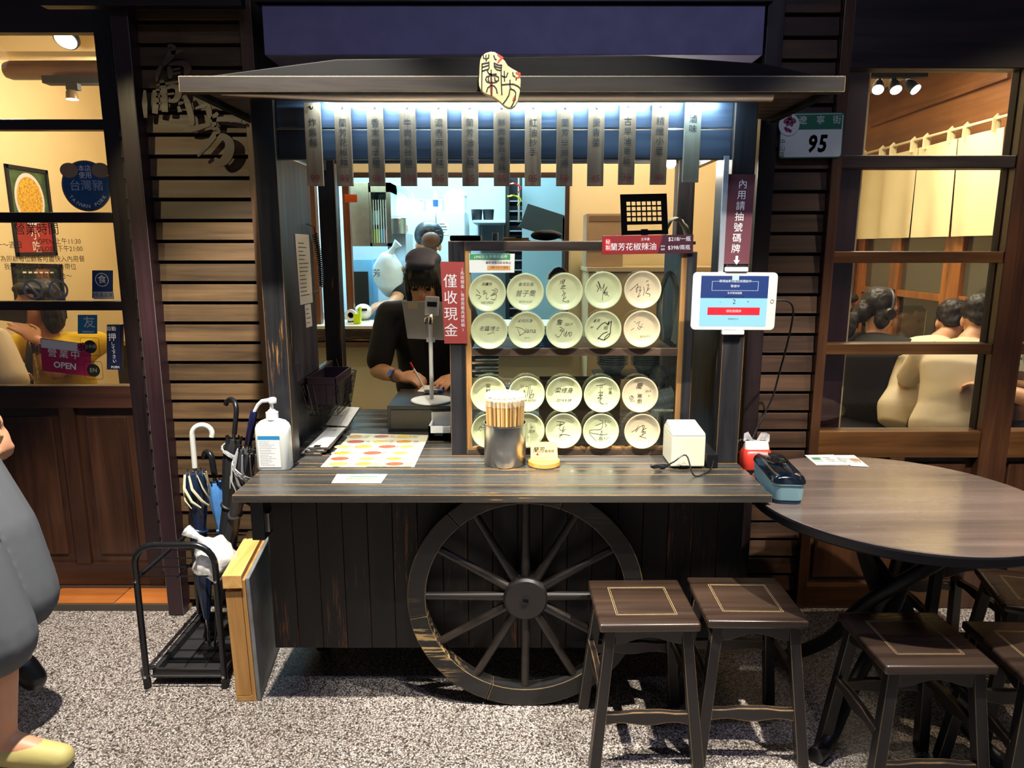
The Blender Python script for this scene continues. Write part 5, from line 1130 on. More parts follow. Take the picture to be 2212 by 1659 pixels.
# wire basket hung on the low side wall
WIRE = plain('basket_black', '1c1c1e', .3, .4)
bs = thing('wire_basket', 'black wire basket holding a dark perforated tray on the cart side', 'basket', (-.72, 2.72, .86))
x0, x1, y0, y1, z0, z1 = -.783, -.645, 2.58, 2.90, .86, .985
for t in range(7):
    z = z0+(z1-z0)*t/6; s = .75+.25*t/6; xc, yc = (x0+x1)/2, (y0+y1)/2; hx, hy = (x1-x0)/2*s, (y1-y0)/2*s
    MB().tube([(xc-hx, yc-hy, z), (xc+hx, yc-hy, z), (xc+hx, yc+hy, z), (xc-hx, yc+hy, z)], .0022 if t in (0, 6) else .0014, 6, True).build('basket_ring', WIRE, bs)
m = MB(); xc, yc = (x0+x1)/2, (y0+y1)/2
for i in range(13):
    y = -1+2*i/12
    for sx in (-1, 1): m.tube([(xc+sx*(x1-x0)/2, yc+y*(y1-y0)/2, z1), (xc+sx*(x1-x0)/2*.75, yc+y*(y1-y0)/2*.75, z0)], .0014, 5)
for i in range(7):
    x = -1+2*i/6
    for sy in (-1, 1): m.tube([(xc+x*(x1-x0)/2, yc+sy*(y1-y0)/2, z1), (xc+x*(x1-x0)/2*.75, yc+sy*(y1-y0)/2*.75, z0)], .0014, 5)
    m.tube([(xc+x*(x1-x0)/2*.75, yc-(y1-y0)/2*.75, z0), (xc+x*(x1-x0)/2*.75, yc+(y1-y0)/2*.75, z0)], .0014, 5)
m.build('basket_wire', WIRE, bs)
m = MB(); hx, hy = .055, .13
for (a, b, c, d) in ((xc-hx, xc+hx, yc-hy, yc-hy+.003), (xc-hx, xc+hx, yc+hy-.003, yc+hy), (xc-hx, xc-hx+.003, yc-hy, yc+hy), (xc+hx-.003, xc+hx, yc-hy, yc+hy)): m.box(a, b, c, d, z0+.045, z1+.02)
m.box(xc-hx, xc+hx, yc-hy, yc+hy, z0+.042, z0+.045); m.build('inner_tray', plain('tray_plum', '2a1c24', .4), bs)
for yy in (2.64, 2.84): MB().tube([(x0+.002, yy, z1), (x0-.004, yy, 1.008), (-.80, yy, 1.012), (-.8125, yy, 1.0)], .0022, 6).build('basket_hook', WIRE, bs, smooth=60)
# closed black umbrella stick leaning by the rear post
q0, q1 = V((P(760, 885, 3.04).x, 3.02, CT+.001)), P(735, 800, 3.05)
tube_ = thing('folding_rule', 'slim black rod leaning against the rear left post', 'rod', q0)
MB().tube([q0, q1], [.010, .012], 10).build('rod_body', BLACK, tube_, smooth=50); MB().tube([q1, q1+V((-.02, .01, .05))], .002, 6).build('rod_loop', BLACK, tube_)
# ================================================================ rooms behind the front
LW, CW_, KW = CREAM, CREAM, plain('kitchen_tile_white', 'cfd6d8', .4, var=.04)
WD = wood('honey_door_wood', '6e3f18', 'a5662c', 'Z', .35, .8, var=.2, coat=.3); WDX = wood('honey_rail_wood', '6e3f18', 'a5662c', 'X', .35, .8, var=.2, coat=.3)
DRKB = wood('dark_brown_beam', '3a2418', '573823', 'X', .45, .8)
RED_ = plain('red_gloss', 'c2202a', .3); ORANGE = plain('orange_gloss', 'dd5a1c', .3); YELG = plain('yellow_green', 'c9dc1e', .3)
# ---- left dining room
MB().box(-3.26, -3.20, 3.0, 6.2, 0, 2.75).build('wall_left_room_side', LW, kind='structure')
MB().box(-3.20, -1.40, 6.14, 6.2, 0, 2.75).build('wall_left_room_back', LW, kind='structure')
MB().box(-1.44, -1.40, 2.94, 6.14, 0, 2.75).build('wall_left_room_right', LW, kind='structure')
MB().box(-3.26, -1.40, 2.98, 6.2, 2.75, 2.8).build('ceiling_left_room', plain('ceiling_cream', 'd9c49a', .9), kind='structure')
MB().box(-3.199, -1.441, 4.55, 4.75, 2.64, 2.7495).build('trim_2', plain('ceiling_cream', '', 0), kind='structure')
point((-2.2, 4.6, 2.4), 42, WARM, .06); point((-2.4, 3.5, 2.35), 22, WARM, .06)
p = P(142, 86, 4.3)
dl = thing('ceiling_downlight', 'round recessed downlight in the left room ceiling', 'lamp', (p.x, 4.3, p.z))
MB().lathe([(.060, .0), (.066, .0), (.070, .02), (.050, .06), (.0, .06)], (p.x, 4.3, p.z), 24, Matrix.Rotation(R(-38), 3, 'X')).build('lamp_rim', BLACK, dl, smooth=40)
MB().lathe([(0, -.004), (.057, -.004), (.057, -.0006), (0, -.0006)], (p.x, 4.3, p.z), 24, Matrix.Rotation(R(-38), 3, 'X')).build('lamp_disc', glow('lamp_warm_white', (1, .93, .75), 9), dl)
a, b = P(14, 152, 4.6), P(230, 152, 4.6); b.x = -1.442
bm_ = MB().tube([(a.x, 4.6, a.z), (a.x+.03, 4.6, a.z), (b.x, 4.6, b.z)], [.045, .055, .055], 14).build('ceiling_log', DRKB, smooth=40, label='dark brown log beam under the left room ceiling', cat='beam')
tk = thing('track_spot', 'small black track spotlight under the log beam', 'lamp', (P(154, 215, 4.5).x, 4.5, P(154, 217, 4.5).z))
p = P(154, 195, 4.5); a = P(95, 176, 4.5)
MB().box(a.x, -1.9, 4.48, 4.56, a.z-.012, a.z+.03).build('track', MATBLK, tk); MB().box(p.x-.02, p.x+.05, 4.48, 4.52, a.z-.05, a.z-.0125).build('driver_box', MATBLK, tk); MB().cyl((p.x, 4.5, a.z-.05), (p.x, 4.5, p.z+.01), .008, n=8).build('spot_arm', STEEL, tk)
MB().lathe([(.034, -.05), (.030, -.01), (.012, .015), (0, .015)], (p.x, 4.5, p.z), 18).build('spot_head', plain('spot_bronze', '5a4a34', .4, .5), tk, smooth=40); MB().lathe([(0, -.053), (.032, -.053), (.032, -.0505), (0, -.0505)], (p.x, 4.5, p.z), 18).build('spot_lens', glow('lamp_white', (1, .97, .9), 12), tk)
def wallpic(quad, X, label, body, cat='picture'):
    q = [PX(*p_, X) for p_ in quad]; o = thing('framed_picture', label, cat, q[0]); 
    n = V((1, 0, 0)); Mf = frame(q); W_, H_ = (q[1]-q[0]).length, (q[3]-q[0]).length
    MB(Mf).box(-W_/2, W_/2, -H_/2, H_/2, -.03, -.004).build('backing', MATBLK, o)
    for (x0, x1, y0, y1) in ((-W_/2, W_/2, H_/2-.025, H_/2), (-W_/2, W_/2, -H_/2, -H_/2+.025), (-W_/2, -W_/2+.025, -H_/2, H_/2), (W_/2-.025, W_/2, -H_/2, H_/2)): MB(Mf).box(x0, x1, y0, y1, -.0038, .008).build('frame_bar', MATBLK, o)
    body(o, Mf, W_, H_); return o
def pic1(o, Mf, W_, H_):
    patch(Mf, -W_/2+.025, W_/2-.025, -.10*H_, H_/2-.025, plain('poster_green', '3e5a3a', .4, var=.5, scale=15), o, 'print_leaves', -.0035); patch(Mf, -W_/2+.025, W_/2-.025, -H_/2+.025, -.10*H_, plain('poster_red', '9c2b2b', .4, var=.3, scale=6), o, 'print_red', -.0035)
    MB(Mf).lathe([(0, 0), (.17, 0), (.17, .0006), (0, .0006)], (.0, .14*H_, -.003), 30, Matrix.Diagonal((.75*W_/.36, 1.0, 1))).build('print_bowl', plain('poster_bowl', 'd8d4dc', .4), o)
    MB(Mf).lathe([(0, 0), (.145, 0), (.145, .0006), (0, .0006)], (.0, .14*H_, -.002), 30, Matrix.Diagonal((.75*W_/.36, 1.0, 1))).build('print_noodles', plain('poster_noodle', 'd9a13a', .5, var=.6, scale=60), o)
    on(Mf @ T(0, 0, -.003), '小吃', .01, -.33*H_, .09, WINK, o, vertical=True)
wallpic([(33, 553), (121, 551), (105, 372), (8, 352)], -3.195, 'tall framed noodle poster on the left room wall', pic1)
def pic2(o, Mf, W_, H_):
    patch(Mf, -W_/2+.025, W_/2-.025, -H_/2+.025, H_/2-.025, plain('poster_dark', '1f2c2c', .4, var=.3, scale=8), o, 'print_dark', -.0035); patch(Mf, -.02, .12, -.1, .16, plain('poster_tan', '8a5c44', .5, var=.2), o, 'print_door', -.003)
    m = MB(Mf)
    for i in range(6): m.box(-W_*.3+i*W_*.11, -W_*.3+i*W_*.11+W_*.07, H_*.33, H_*.36, -.003, -.0025)
    m.build('print_tags', WINK, o)
wallpic([(34, 700), (140, 690), (136, 566), (27, 570)], -3.195, 'dark framed photograph below the noodle poster', pic2)
# steel service counter in the left room, dining table nearer the glass
sc_ = thing('steel_counter', 'steel service counter with splashback at the back of the left room', 'counter', (-2.0, 4.5, .001))
MB().box(-2.42, -1.46, 4.3, 4.9, .001, .90).build('counter_body', plain('counter_dark', '2a2826', .4), sc_); MB().box(-2.44, -1.455, 4.28, 4.92, .901, .93).build('counter_top', STEEL, sc_, bev=.003)
MB().box(-2.44, -1.46, 4.89, 4.92, .9305, 1.28).build('counter_splash', STEEL, sc_)
lt_ = thing('glass_table', 'dark green glass-topped table behind the sliding door', 'table', (-2.1, 3.45, .03))
MB().box(-2.9, -1.50, 3.16, 3.58, .775, .80).build('table_top', plain('table_green', '22302a', .12, coat=.6), lt_, bev=.003)
for xx in (-2.85, -1.58):
    for yy in (3.2, 3.5): MB().box(xx, xx+.04, yy, yy+.04, .001, .7745).build('leg', BLACK, lt_)
p = P(50, 812, 3.4); ts_ = MB().add([(p.x-.04, 3.36, .8006), (p.x+.04, 3.36, .8006), (p.x+.04, 3.42, .8006), (p.x-.04, 3.42, .8006), (p.x-.012, 3.39, .89), (p.x+.012, 3.39, .89)], [(3,2,1,0),(0,1,5,4),(2,3,4,5),(1,2,5),(3,0,4)]).build('table_sign', MATBLK, label='small black tent sign on the green table', cat='sign')
for i in range(4):
    q0 = V((-1.98+i*.022, 3.30, .8055)); MB().tube([q0, q0+V((.05, .2, .002))], [.004, .003], 8).build('steel_chopstick', CHROME, smooth=50, label='steel chopstick in the fan laid on the green table', cat='chopstick', group='steel chopsticks on the green table')
# ---- centre: passage behind the cart and the kitchen hatch
PY = 4.15
hx1 = P(1222, 450, PY).x; hz1 = P(1000, 373, PY).z; hz0 = 1.045
MB().box(-1.40, -1.36, 2.83, 4.2, 0, 2.75).build('wall_passage_left', CREAM, kind='structure')
MB().box(1.30, 1.34, 2.86, 6.36, 0, 2.75).build('wall_passage_right', CREAM, kind='structure')
MB().box(-1.40, 1.34, 2.83, 6.3, 2.75, 2.8).build('ceiling_centre', plain('ceiling_cream', '', 0), kind='structure')
MB().box(-1.36, hx1, PY, PY+.06, 0, hz0-.06).build('wall_hatch_low', CREAM, kind='structure')
MB().box(-1.36, hx1, PY, PY+.06, hz1, 2.75).build('wall_hatch_top', CREAM, kind='structure')
MB().box(hx1, 1.30, PY, PY+.06, 0, 2.75).build('wall_hatch_right', CREAM, kind='structure')
tr3 = MB().box(-1.36, hx1+.02, PY-.015, PY-.001, hz1-.028, hz1).build('trim_3', wood('hatch_trim', '2c1a12', '43291a', 'X', .4), kind='structure')
MB().box(hx1-.005, hx1+.02, PY-.015, PY-.001, hz0, hz1-.029).build('hatch_jamb', wood('hatch_jamb', '2c1a12', '43291a', 'Z', .4), tr3)
hc = thing('hatch_counter', 'kitchen hatch counter with pale top and worn dark front', 'counter', (-.5, PY, hz0-.06))
MB().box(-1.355, hx1-.006, PY-.10, PY+.28, hz0-.018, hz0).build('counter_top', plain('counter_pale', 'cfc6ac', .4, var=.06), hc, bev=.002)
MB().box(-1.355, hx1-.006, PY-.098, PY-.06, hz0-.085, hz0-.0185).build('counter_front', wood('worn_dark', '1d1613', '3a2b22', 'X', .4, 1, wear='a07843', wamt=.3, patch=.5), hc, bev=.003)
MB().box(-1.355, hx1-.006, PY-.09, PY-.0005, hz0-.125, hz0-.095).build('counter_ledge', wood('ledge_wood', '4a3524', '6b4c33', 'X', .45), hc, bev=.002)
q = [P(765, 750, PY-.002), P(786, 748, PY-.002), P(784, 729, PY-.002), P(763, 730, PY-.002)]
o = panel('pink_note', q, .0008, plain('note_pink', 'cfa9a0', .7), label='small pink paper note stuck under the hatch counter', cat='paper'); lines(frame(q), .045, .03, 2, REDINK, o, 0, 0, 3, .005)
pst = MB().box(-1.17, -1.115, PY-.01, PY+.05, hz0+.0005, hz1-.029).build('hatch_post', wood('hatch_post', '5a3016', '7d4722', 'Z', .4), tr3)
MB().box(-.985, -.945, PY+.10, PY+.14, hz0+.0005, 1.90).build('hatch_post', wood('hatch_post', '', '', 'Z'), tr3)
point((.55, 3.55, 2.45), 24, (1, .88, .70), .08); point((-.40, 2.98, 2.50), 13, (1, .95, .86), .06)
# back cabinet with carton at the right of the passage
bc = thing('back_cabinet', 'cream cabinet against the wall right of the hatch', 'cabinet', (.8, 3.95, .001))
MB().box(.40, 1.28, 3.75, 4.14, .001, 1.36).build('cabinet_body', plain('cabinet_cream', 'c3a97c', .6), bc, bev=.004); MB().box(.39, 1.285, 3.735, 4.14, 1.3605, 1.385).build('cabinet_top', plain('cabinet_cream', '', 0), bc, bev=.003)
a, b = P(1265, 515, 3.85), P(1345, 462, 3.85)
cx_ = thing('carton', 'brown taped cardboard carton on the back cabinet', 'carton', ((a.x+b.x)/2, 3.9, 1.3856))
MB().box(a.x, b.x, 3.80, 4.0, 1.3856, b.z).build('carton_body', plain('carton_brown', 'a98a68', .8, var=.08), cx_, bev=.004); MB().box(a.x-.001, b.x+.001, 3.797, 3.7998, 1.47, 1.49).build('tape', plain('tape_brown', '8f744f', .4), cx_); MB().box(a.x+.01, b.x-.01, 3.7975, 3.7998, b.z-.04, b.z-.012).build('carton_print', plain('carton_ink', '7d6146', .8), cx_)
# bare spotlight bulb under the roof, dazzling
lp = P(1449, 352, 2.95)
lb = thing('spot_bulb', 'bright small spot lamp shining behind the price tags', 'lamp', lp)
MB().ball(lp, .021, 14, 10).build('bulb', glow('bulb_dazzle', (1, .93, .8), 120), lb, smooth=60)
MB().lathe([(.017, .0), (.026, .02), (.024, .07), (.0, .072)], lp+V((0, .012, .004)), 18, Matrix.Rotation(R(-70), 3, 'X')).build('lamp_shell', MATBLK, lb, smooth=40); MB().cyl(lp+V((0, .03, .03)), (lp.x, lp.y+.04, 2.749), .006, n=8).build('lamp_rod', MATBLK, lb)
point((lp.x, lp.y-.03, lp.z), 3.0, (1, .9, .75), .016)
# ---- kitchen
MB().box(-1.40, 1.30, 6.24, 6.3, 0, 2.75).build('wall_kitchen_back', plain('kitchen_wall', '9aa6ae', .6, var=.05), kind='structure')
MB().box(-1.3995, -1.392, 4.21, 6.24, 0, 2.75).build('wall_kitchen_left', KW, kind='structure')
area((-.5, 5.2, 2.70), (-.5, 5.2, 0), 1.2, 1.2, 100, (.45, .80, 1))
point((-1.0, 4.55, 2.4), 9, (.7, .9, 1), .1)
def kq(x0, y0, x1, y1, Y): a, b = P(x0, y1, Y), P(x1, y0, Y); return a.x, b.x, a.z, b.z
x0, x1, z0, z1 = kq(759, 394, 842, 532, 4.75)
sc2 = thing('wall_cabinet', 'stainless steel cabinet with an open cup shelf in the kitchen', 'cabinet', ((x0+x1)/2, 4.9, z0))
xm = P(797, 450, 4.75).x
MB().box(x0, xm, 4.75, 5.05, z0, z1).build('cabinet_door', STEEL, sc2, bev=.003)
for (a, b, c, d) in ((xm, x1, z0, z0+.02), (xm, x1, z1-.06, z1), (xm, xm+.012, z0, z1), (x1-.03, x1, z0, z1)): MB().box(a+.0005, b, 4.76, 5.05, c, d).build('cabinet_side', STEEL, sc2)
MB().box(xm, x1, 5.04, 5.05, z0, z1).build('cabinet_back', plain('pale_back', 'b9d4dd', .5), sc2)
rk = thing('cup_rack', 'white wire rack with plastic cups on the kitchen cabinet shelf', 'rack', ((xm+x1)/2, 4.9, z0+.0205))
for i in range(6):
    xx = xm+.02+i*(x1-xm-.06)/5; MB().tube([(xx, 4.80, z0+.022), (xx, 4.80, z0+.30)], .003, 5).build('rack_wire', WHITE, rk)
for i, (cc_, lab) in enumerate((('c9dc1e', 'yellow-green plastic cup on the kitchen rack'), ('57a7d8', 'blue plastic cup on the kitchen rack'), ('d98a90', 'pink plastic cup on the kitchen rack'), ('bfe3ee', 'pale cup at the top of the kitchen rack'))):
    xx = xm+.03+(i % 3)*.035; zz = z0+.0215+(i // 3)*.12
    MB().lathe([(0, 0), (.018, 0), (.023, .09), (.020, .09), (.016, .004), (0, .004)], (xx, 4.86, zz), 14).build('plastic_cup', plain(f'cup_{cc_}', cc_, .35), smooth=40, label=lab, cat='cup', group='plastic cups in the kitchen')
# fridge-like white cabinet with notes
x0, x1, z0, z1 = kq(866, 456, 1004, 720, 5.3)
fr = thing('white_fridge', 'white kitchen refrigerator with handwritten notes', 'refrigerator', ((x0+x1)/2, 5.5, .001))
MB().box(x0, x1, 5.33, 5.85, .001, z1).build('fridge_body', plain('fridge_white', 'd3dcde', .35), fr, bev=.006); xm = P(942, 500, 5.3).x
MB().box(x0+.004, xm-.003, 5.30, 5.329, .12, z1-.004).build('fridge_door', plain('fridge_white', '', 0), fr, bev=.006); MB().box(xm+.003, x1-.004, 5.30, 5.329, .12, z1-.004).build('fridge_door', plain('fridge_white', '', 0), fr, bev=.006)
for (qa, lab) in (((948, 478, 970, 508), 'handwritten note taped on the white refrigerator'), ((872, 486, 882, 505), 'small white memo on the left refrigerator door')):
    a0, a1, c0, c1 = kq(*qa, 5.298); q = [V((a0, 5.298, c0)), V((a1, 5.298, c0)), V((a1, 5.298, c1)), V((a0, 5.298, c1))]; o = panel('memo', q, .0008, PAPER, label=lab, cat='note', group='notes in the kitchen'); lines(frame(q), (a1-a0)*.85, (c1-c0)*.8, 4, INK, o, 0, 0, 4, .007)
a0, a1, c0, c1 = kq(871, 486, 880, 500, 5.296); MB().box(a0, a1, 5.290, 5.2975, c0, c1).build('magnet', ORANGE, label='orange magnet clip on the white refrigerator', cat='magnet', bev=.002)
zt = z1+.0006
# things on the fridge
CLR = film('clear_tub', (.78, .88, .9), .6, .15)
def tub(x0p, x1p, yt, Y, lab, z=None):
    a, b = P(x0p, 452, Y).x, P(x1p, 452, Y).x; top = P(900, yt, Y).z; z = z or zt; s = thing('storage_tub', lab, 'tub', ((a+b)/2, Y, z), group='plastic tubs in the kitchen')
    m = MB(); t = .004
    m.box(a, b, Y-.1, Y+.1, z, z+t); m.box(a, a+t, Y-.1, Y+.1, z+t, top); m.box(b-t, b, Y-.1, Y+.1, z+t, top); m.box(a, b, Y-.1, Y-.1+t, z+t, top); m.box(a, b, Y+.1-t, Y+.1, z+t, top); m.build('tub_wall', CLR, s)
    MB().tube([(a-.005, Y-.105, top), (b+.005, Y-.105, top), (b+.005, Y+.105, top), (a-.005, Y+.105, top)], .005, 6, True).build('tub_rim', plain('tub_rim', 'cfe4e8', .3), s); return s
tub(886, 914, 433, 5.5, 'small clear tub at the left on the refrigerator'); tub(924, 958, 434, 5.5, 'clear tub behind the spray can on the refrigerator')
tb3 = tub(962, 1006, 424, 5.5, 'large clear tub overflowing with white bags on the refrigerator')
p = P(985, 420, 5.5); crumple((p.x, 5.5, p.z-.01), (.075, .085, .05), 2, .3).build('bag_bundle', BAG, smooth=60, label='crumpled white bags heaped in the large clear tub', cat='bags')
p = P(941, 450, 5.4); sp = thing('spray_can', 'white and blue spray can on the refrigerator', 'spray can', (p.x, 5.4, zt))
r_ = .020; MB().lathe([(0, 0), (r_, 0), (r_, .10), (0, .10)], (p.x, 5.4, zt), 18).build('can_body', plain('can_white', 'd8dde0', .3), sp, smooth=35); MB().lathe([(r_+.0004, .035), (r_+.0004, .085), (r_, .085), (r_, .035)], (p.x, 5.4, zt), 18).build('can_label', plain('can_blue', '2b4d86', .3), sp, smooth=35); MB().lathe([(0, .1005), (.017, .1005), (.012, .12), (.012, .145), (0, .147)], (p.x, 5.4, zt), 14).build('can_cap', WHITE, sp, smooth=35)
# big clear basin leaning left of the fridge and steel pot
p = P(857, 440, 5.0); bs_ = MB(T(p.x, 5.0, p.z) @ Matrix.Rotation(R(65), 4, 'X') @ Matrix.Rotation(R(15), 4, 'Y')); bs_.lathe([(.0, 0), (.09, 0), (.115, .05), (.12, .05), (.118, .055), (.112, .052), (.088, .004), (0, .004)], n=28)
bs_.build('clear_basin', CLR, smooth=40, label='large clear plastic basin propped in the kitchen', cat='basin')
p = P(856, 492, 4.9); pt_ = thing('steel_pot', 'steel stock pot on the kitchen shelf', 'pot', (p.x, 4.95, P(856, 505, 4.95).z))
MB().lathe([(0, 0), (.062, 0), (.062, .10), (.066, .104), (.060, .104), (.058, .003), (0, .003)], (p.x, 4.95, P(856, 505, 4.95).z), 28).build('pot_body', STEEL, pt_, smooth=35)
kc = thing('kitchen_unit', 'grey steel kitchen worktop unit behind the hatch', 'worktop', (-.9, 4.95, .001))
zk = P(856, 505, 4.95).z-.0006; MB().box(P(842, 500, 4.95).x, P(868, 500, 4.95).x+.04, 4.85, 5.2, .001, zk).build('unit_body', STEEL, kc)
MB().box(-1.39, P(842, 500, 4.95).x-.003, 4.62, 5.2, .001, 1.02).build('unit_low', plain('unit_grey', '565c62', .4, .5), kc)
# blue dispenser, cooker, big white bag
x0, x1, z0, z1 = kq(766, 560, 806, 640, 4.66); dpn = thing('blue_dispenser', 'sky blue dispenser box with dark grille in the kitchen', 'dispenser', ((x0+x1)/2, 4.7, 1.021))
MB().box(x0, x1, 4.63, 4.80, 1.021, z1).build('dispenser_body', plain('sky_blue', '6fb4e6', .35), dpn, bev=.008, smooth=40); MB().box(x0+.005, x1-.03, 4.625, 4.6295, 1.06, z0+.16).build('dispenser_grille', MATBLK, dpn)
p = P(783, 640, 4.40); rc = thing('rice_cooker', 'white rounded rice cooker on the hatch counter', 'rice cooker', (p.x, 4.40, hz0+.0005)); MB().ball((p.x, 4.40, hz0+.0505), (.055, .05, .05), 20, 12).build('cooker_body', WHITE, rc, smooth=60); MB().box(p.x-.02, p.x+.035, 4.345, 4.352, hz0+.06, hz0+.075).build('cooker_panel', MATBLK, rc)
p = P(838, 590, 4.55); wb = thing('hanging_bag', 'large knotted white plastic bag hanging in the kitchen', 'bag', (p.x, 4.55, P(838, 648, 4.55).z))
crumple((p.x, 4.55, p.z-.01), (.095, .07, .14), 12, .16, 36, 24, 9).build('bag_body', plain('bag_white', 'c6d9e4', .35, var=.08, bump=.5, bscale=25), wb, smooth=60); a = P(850, 535, 4.55); MB().tube([(p.x+.01, 4.55, p.z+.11), a, a+V((.03, 0, .03))], [.03, .012, .03], 12).build('bag_knot', plain('bag_white', '', 0), wb, smooth=60); text('芳', (p.x-.055, 4.465, p.z+.0), .05, INK, wb)
# tape dispenser and clutter on the hatch counter
p = P(769, 684, PY+.02); tpd = thing('tape_dispenser', 'yellow-green tape dispenser on the hatch counter', 'dispenser', (p.x, PY+.02, hz0+.0005)); zz = hz0+.0005
MB().prism([(p.x-.012, zz), (p.x+.028, zz), (p.x+.032, zz+.10), (p.x+.022, zz+.10), (p.x+.018, zz+.06), (p.x-.012, zz+.06)], PY, PY+.04).build('dispenser_body', YELG, tpd, bev=.003); MB(T(p.x-.03, PY+.02, zz+.05) @ Matrix.Rotation(pi/2, 4, 'X')).lathe([(.018, -.012), (.034, -.012), (.034, .012), (.018, .012), (.018, -.012)], n=24).build('tape_roll', WHITE, tpd, smooth=40)
for (xa, lab) in ((835, 'white receipt strip on the hatch counter'),): 
    q = [G(800, 700, hz0+.0016), G(850, 700, hz0+.0016), G(850, 690, hz0+.0016), G(798, 690, hz0+.0016)]; panel('receipt_strip', q, .0008, PAPER, label=lab, cat='paper')
a_ = MB().box(P(745, 437, 3.076).x, P(772, 437, 3.076).x, 3.0745, 3.079, P(745, 437, 3.076).z, P(745, 420, 3.076).z).build('orange_card', ORANGE, label='orange card fixed on the rear left cart post', cat='card', bev=.001)
# shelf with black tubs, dark stair bay
x0, x1, z0, z1 = kq(1022, 470, 1092, 482, 5.6); sh = thing('wall_shelf', 'steel wall shelf holding black tubs in the kitchen', 'shelf', ((x0+x1)/2, 5.8, z0)); MB().box(x0, x1, 5.55, 6.235, z0, z1-.02).build('shelf_board', plain('shelf_pale', 'b4c6cc', .4), sh, bev=.003)
for xx in (x0+.02, x1-.03): MB().prism([(xx, z0), (xx+.012, z0), (xx+.012, z0-.2), (xx, z0-.2)], 6.0, 6.23).build('shelf_bracket', STEEL, sh)
for i, lab in enumerate(('left black plastic tub on the kitchen wall shelf', 'right black plastic tub on the kitchen wall shelf')):
    p = P(1030+i*25, 460, 5.7); MB().lathe([(0, 0), (.038, 0), (.045, .085), (.041, .085), (.034, .004), (0, .004)], (p.x, 5.7, z1-.0195), 20).build('black_tub', BLACK, smooth=35, label=lab, cat='tub', group='black tubs on the shelf')
x0, x1, z0, z1 = kq(1092, 372, 1112, 560, 5.65); cb2 = thing('louvre_cabinet', 'black louvred cabinet beside the kitchen stairs', 'cabinet', ((x0+x1)/2+.1, 5.8, .001))
MB().box(x0, x0+.03, 5.62, 6.1, .001, z1).build('cabinet_side', BLACK, cb2); MB().box(x0+.33, x0+.36, 5.62, 6.1, .001, z1).build('cabinet_side', BLACK, cb2)
for i in range(22): MB().obox((x0+.18, 5.66, .25+i*.075), (.296, .05, .012), (R(-35), 0, 0)).build('louvre', plain('louvre_black', '15181c', .4), cb2)
MB().box(x0+.03, x0+.33, 6.08, 6.1, .001, z1).build('cabinet_back', MATBLK, cb2)
pa = P(1140, 440, 5.0); pn = thing('stair_board', 'dark slanted stair side board in the kitchen', 'board', (pa.x, 5.0, P(1140, 560, 5.0).z))
pl = [P(1125, 482, 5.0), P(1140, 440, 5.0), P(1224, 467, 5.0), P(1224, 520, 5.0), P(1118, 490, 5.0)]
MB().prism([(v.x, v.z) for v in pl], 4.98, 5.03).build('slant_board', plain('slate_black', '23272e', .5), pn, bev=.003); MB().box(P(1215, 500, 5.0).x, P(1224, 500, 5.0).x+.02, 4.98, 5.04, .001, P(1215, 470, 5.0).z).build('board_post', plain('slate_black', '', 0), pn)
x0, x1, z0, z1 = kq(1128, 372, 1226, 480, 5.3); MB().box(x0, 1.29, 5.30, 5.34, .001, 2.7495).build('wall_stair', plain('stair_wall_blue', '8fa9b8', .6), kind='structure')
p = P(1105, 415, 5.5); 
for i, (cc_, lab) in enumerate(((RED_, 'red cloth hanging on the rail by the kitchen stairs'), (plain('lemon', 'd8d020', .5), 'yellow cloth hanging under the red one by the stairs'))):
    p = P(1112, 404+i*26, 5.25); towel('cleaning_cloth', [p+V((-.05, 0, .015)), p+V((0, -.01, .02)), p+V((.04, 0, -.005)), p+V((.02, 0, -.04))], .05, cc_, lab, seed=i, cat='cloth')
rl = MB().tube([P(1121, 372, 5.25), P(1121, 480, 5.25)], .008, 8).build('steel_rail', STEEL, smooth=50, label='thin upright steel rail in front of the stair wall', cat='rail')
# ---- right dining room
RX = 3.0
MB().box(RX, RX+.06, 2.83, 6.36, 0, 2.75).build('wall_right_room_side', wood('room_panel_wood', '5b3a22', '8a5c36', 'Y', .4, .5, var=.15), kind='structure')
MB().box(1.36, RX, 6.30, 6.36, 0, 2.75).build('wall_right_room_back', CREAM, kind='structure')
MB().box(1.34, RX+.06, 2.84, 6.36, 2.75, 2.8).build('ceiling_right_room', plain('ceiling_cream', '', 0), kind='structure')
MB().box(1.341, 1.36, 2.86, 6.36, 0, 2.75).build('wall_right_room_left', CREAM, kind='structure')
area((2.15, 4.3, 2.70), (2.15, 4.3, 0), .9, 1.4, 60, WARM)
spot((2.2, 4.4, 2.6), (RX, 4.7, 1.75), 32, (1, .85, .5), 55, .6, .03)
def pr(x, y): return PX(x, y, RX-.005)
# picture rail along the side wall
a, b = pr(1885, 270), pr(2184, 155)
tr4 = MB().bar(V((RX-.012, a.y, a.z)), V((RX-.012, b.y, a.z*.5+b.z*.5)), .025, .035).build('trim_4', wood('rail_wood', '4a2d1a', '6f4727', 'Y', .4), kind='structure')
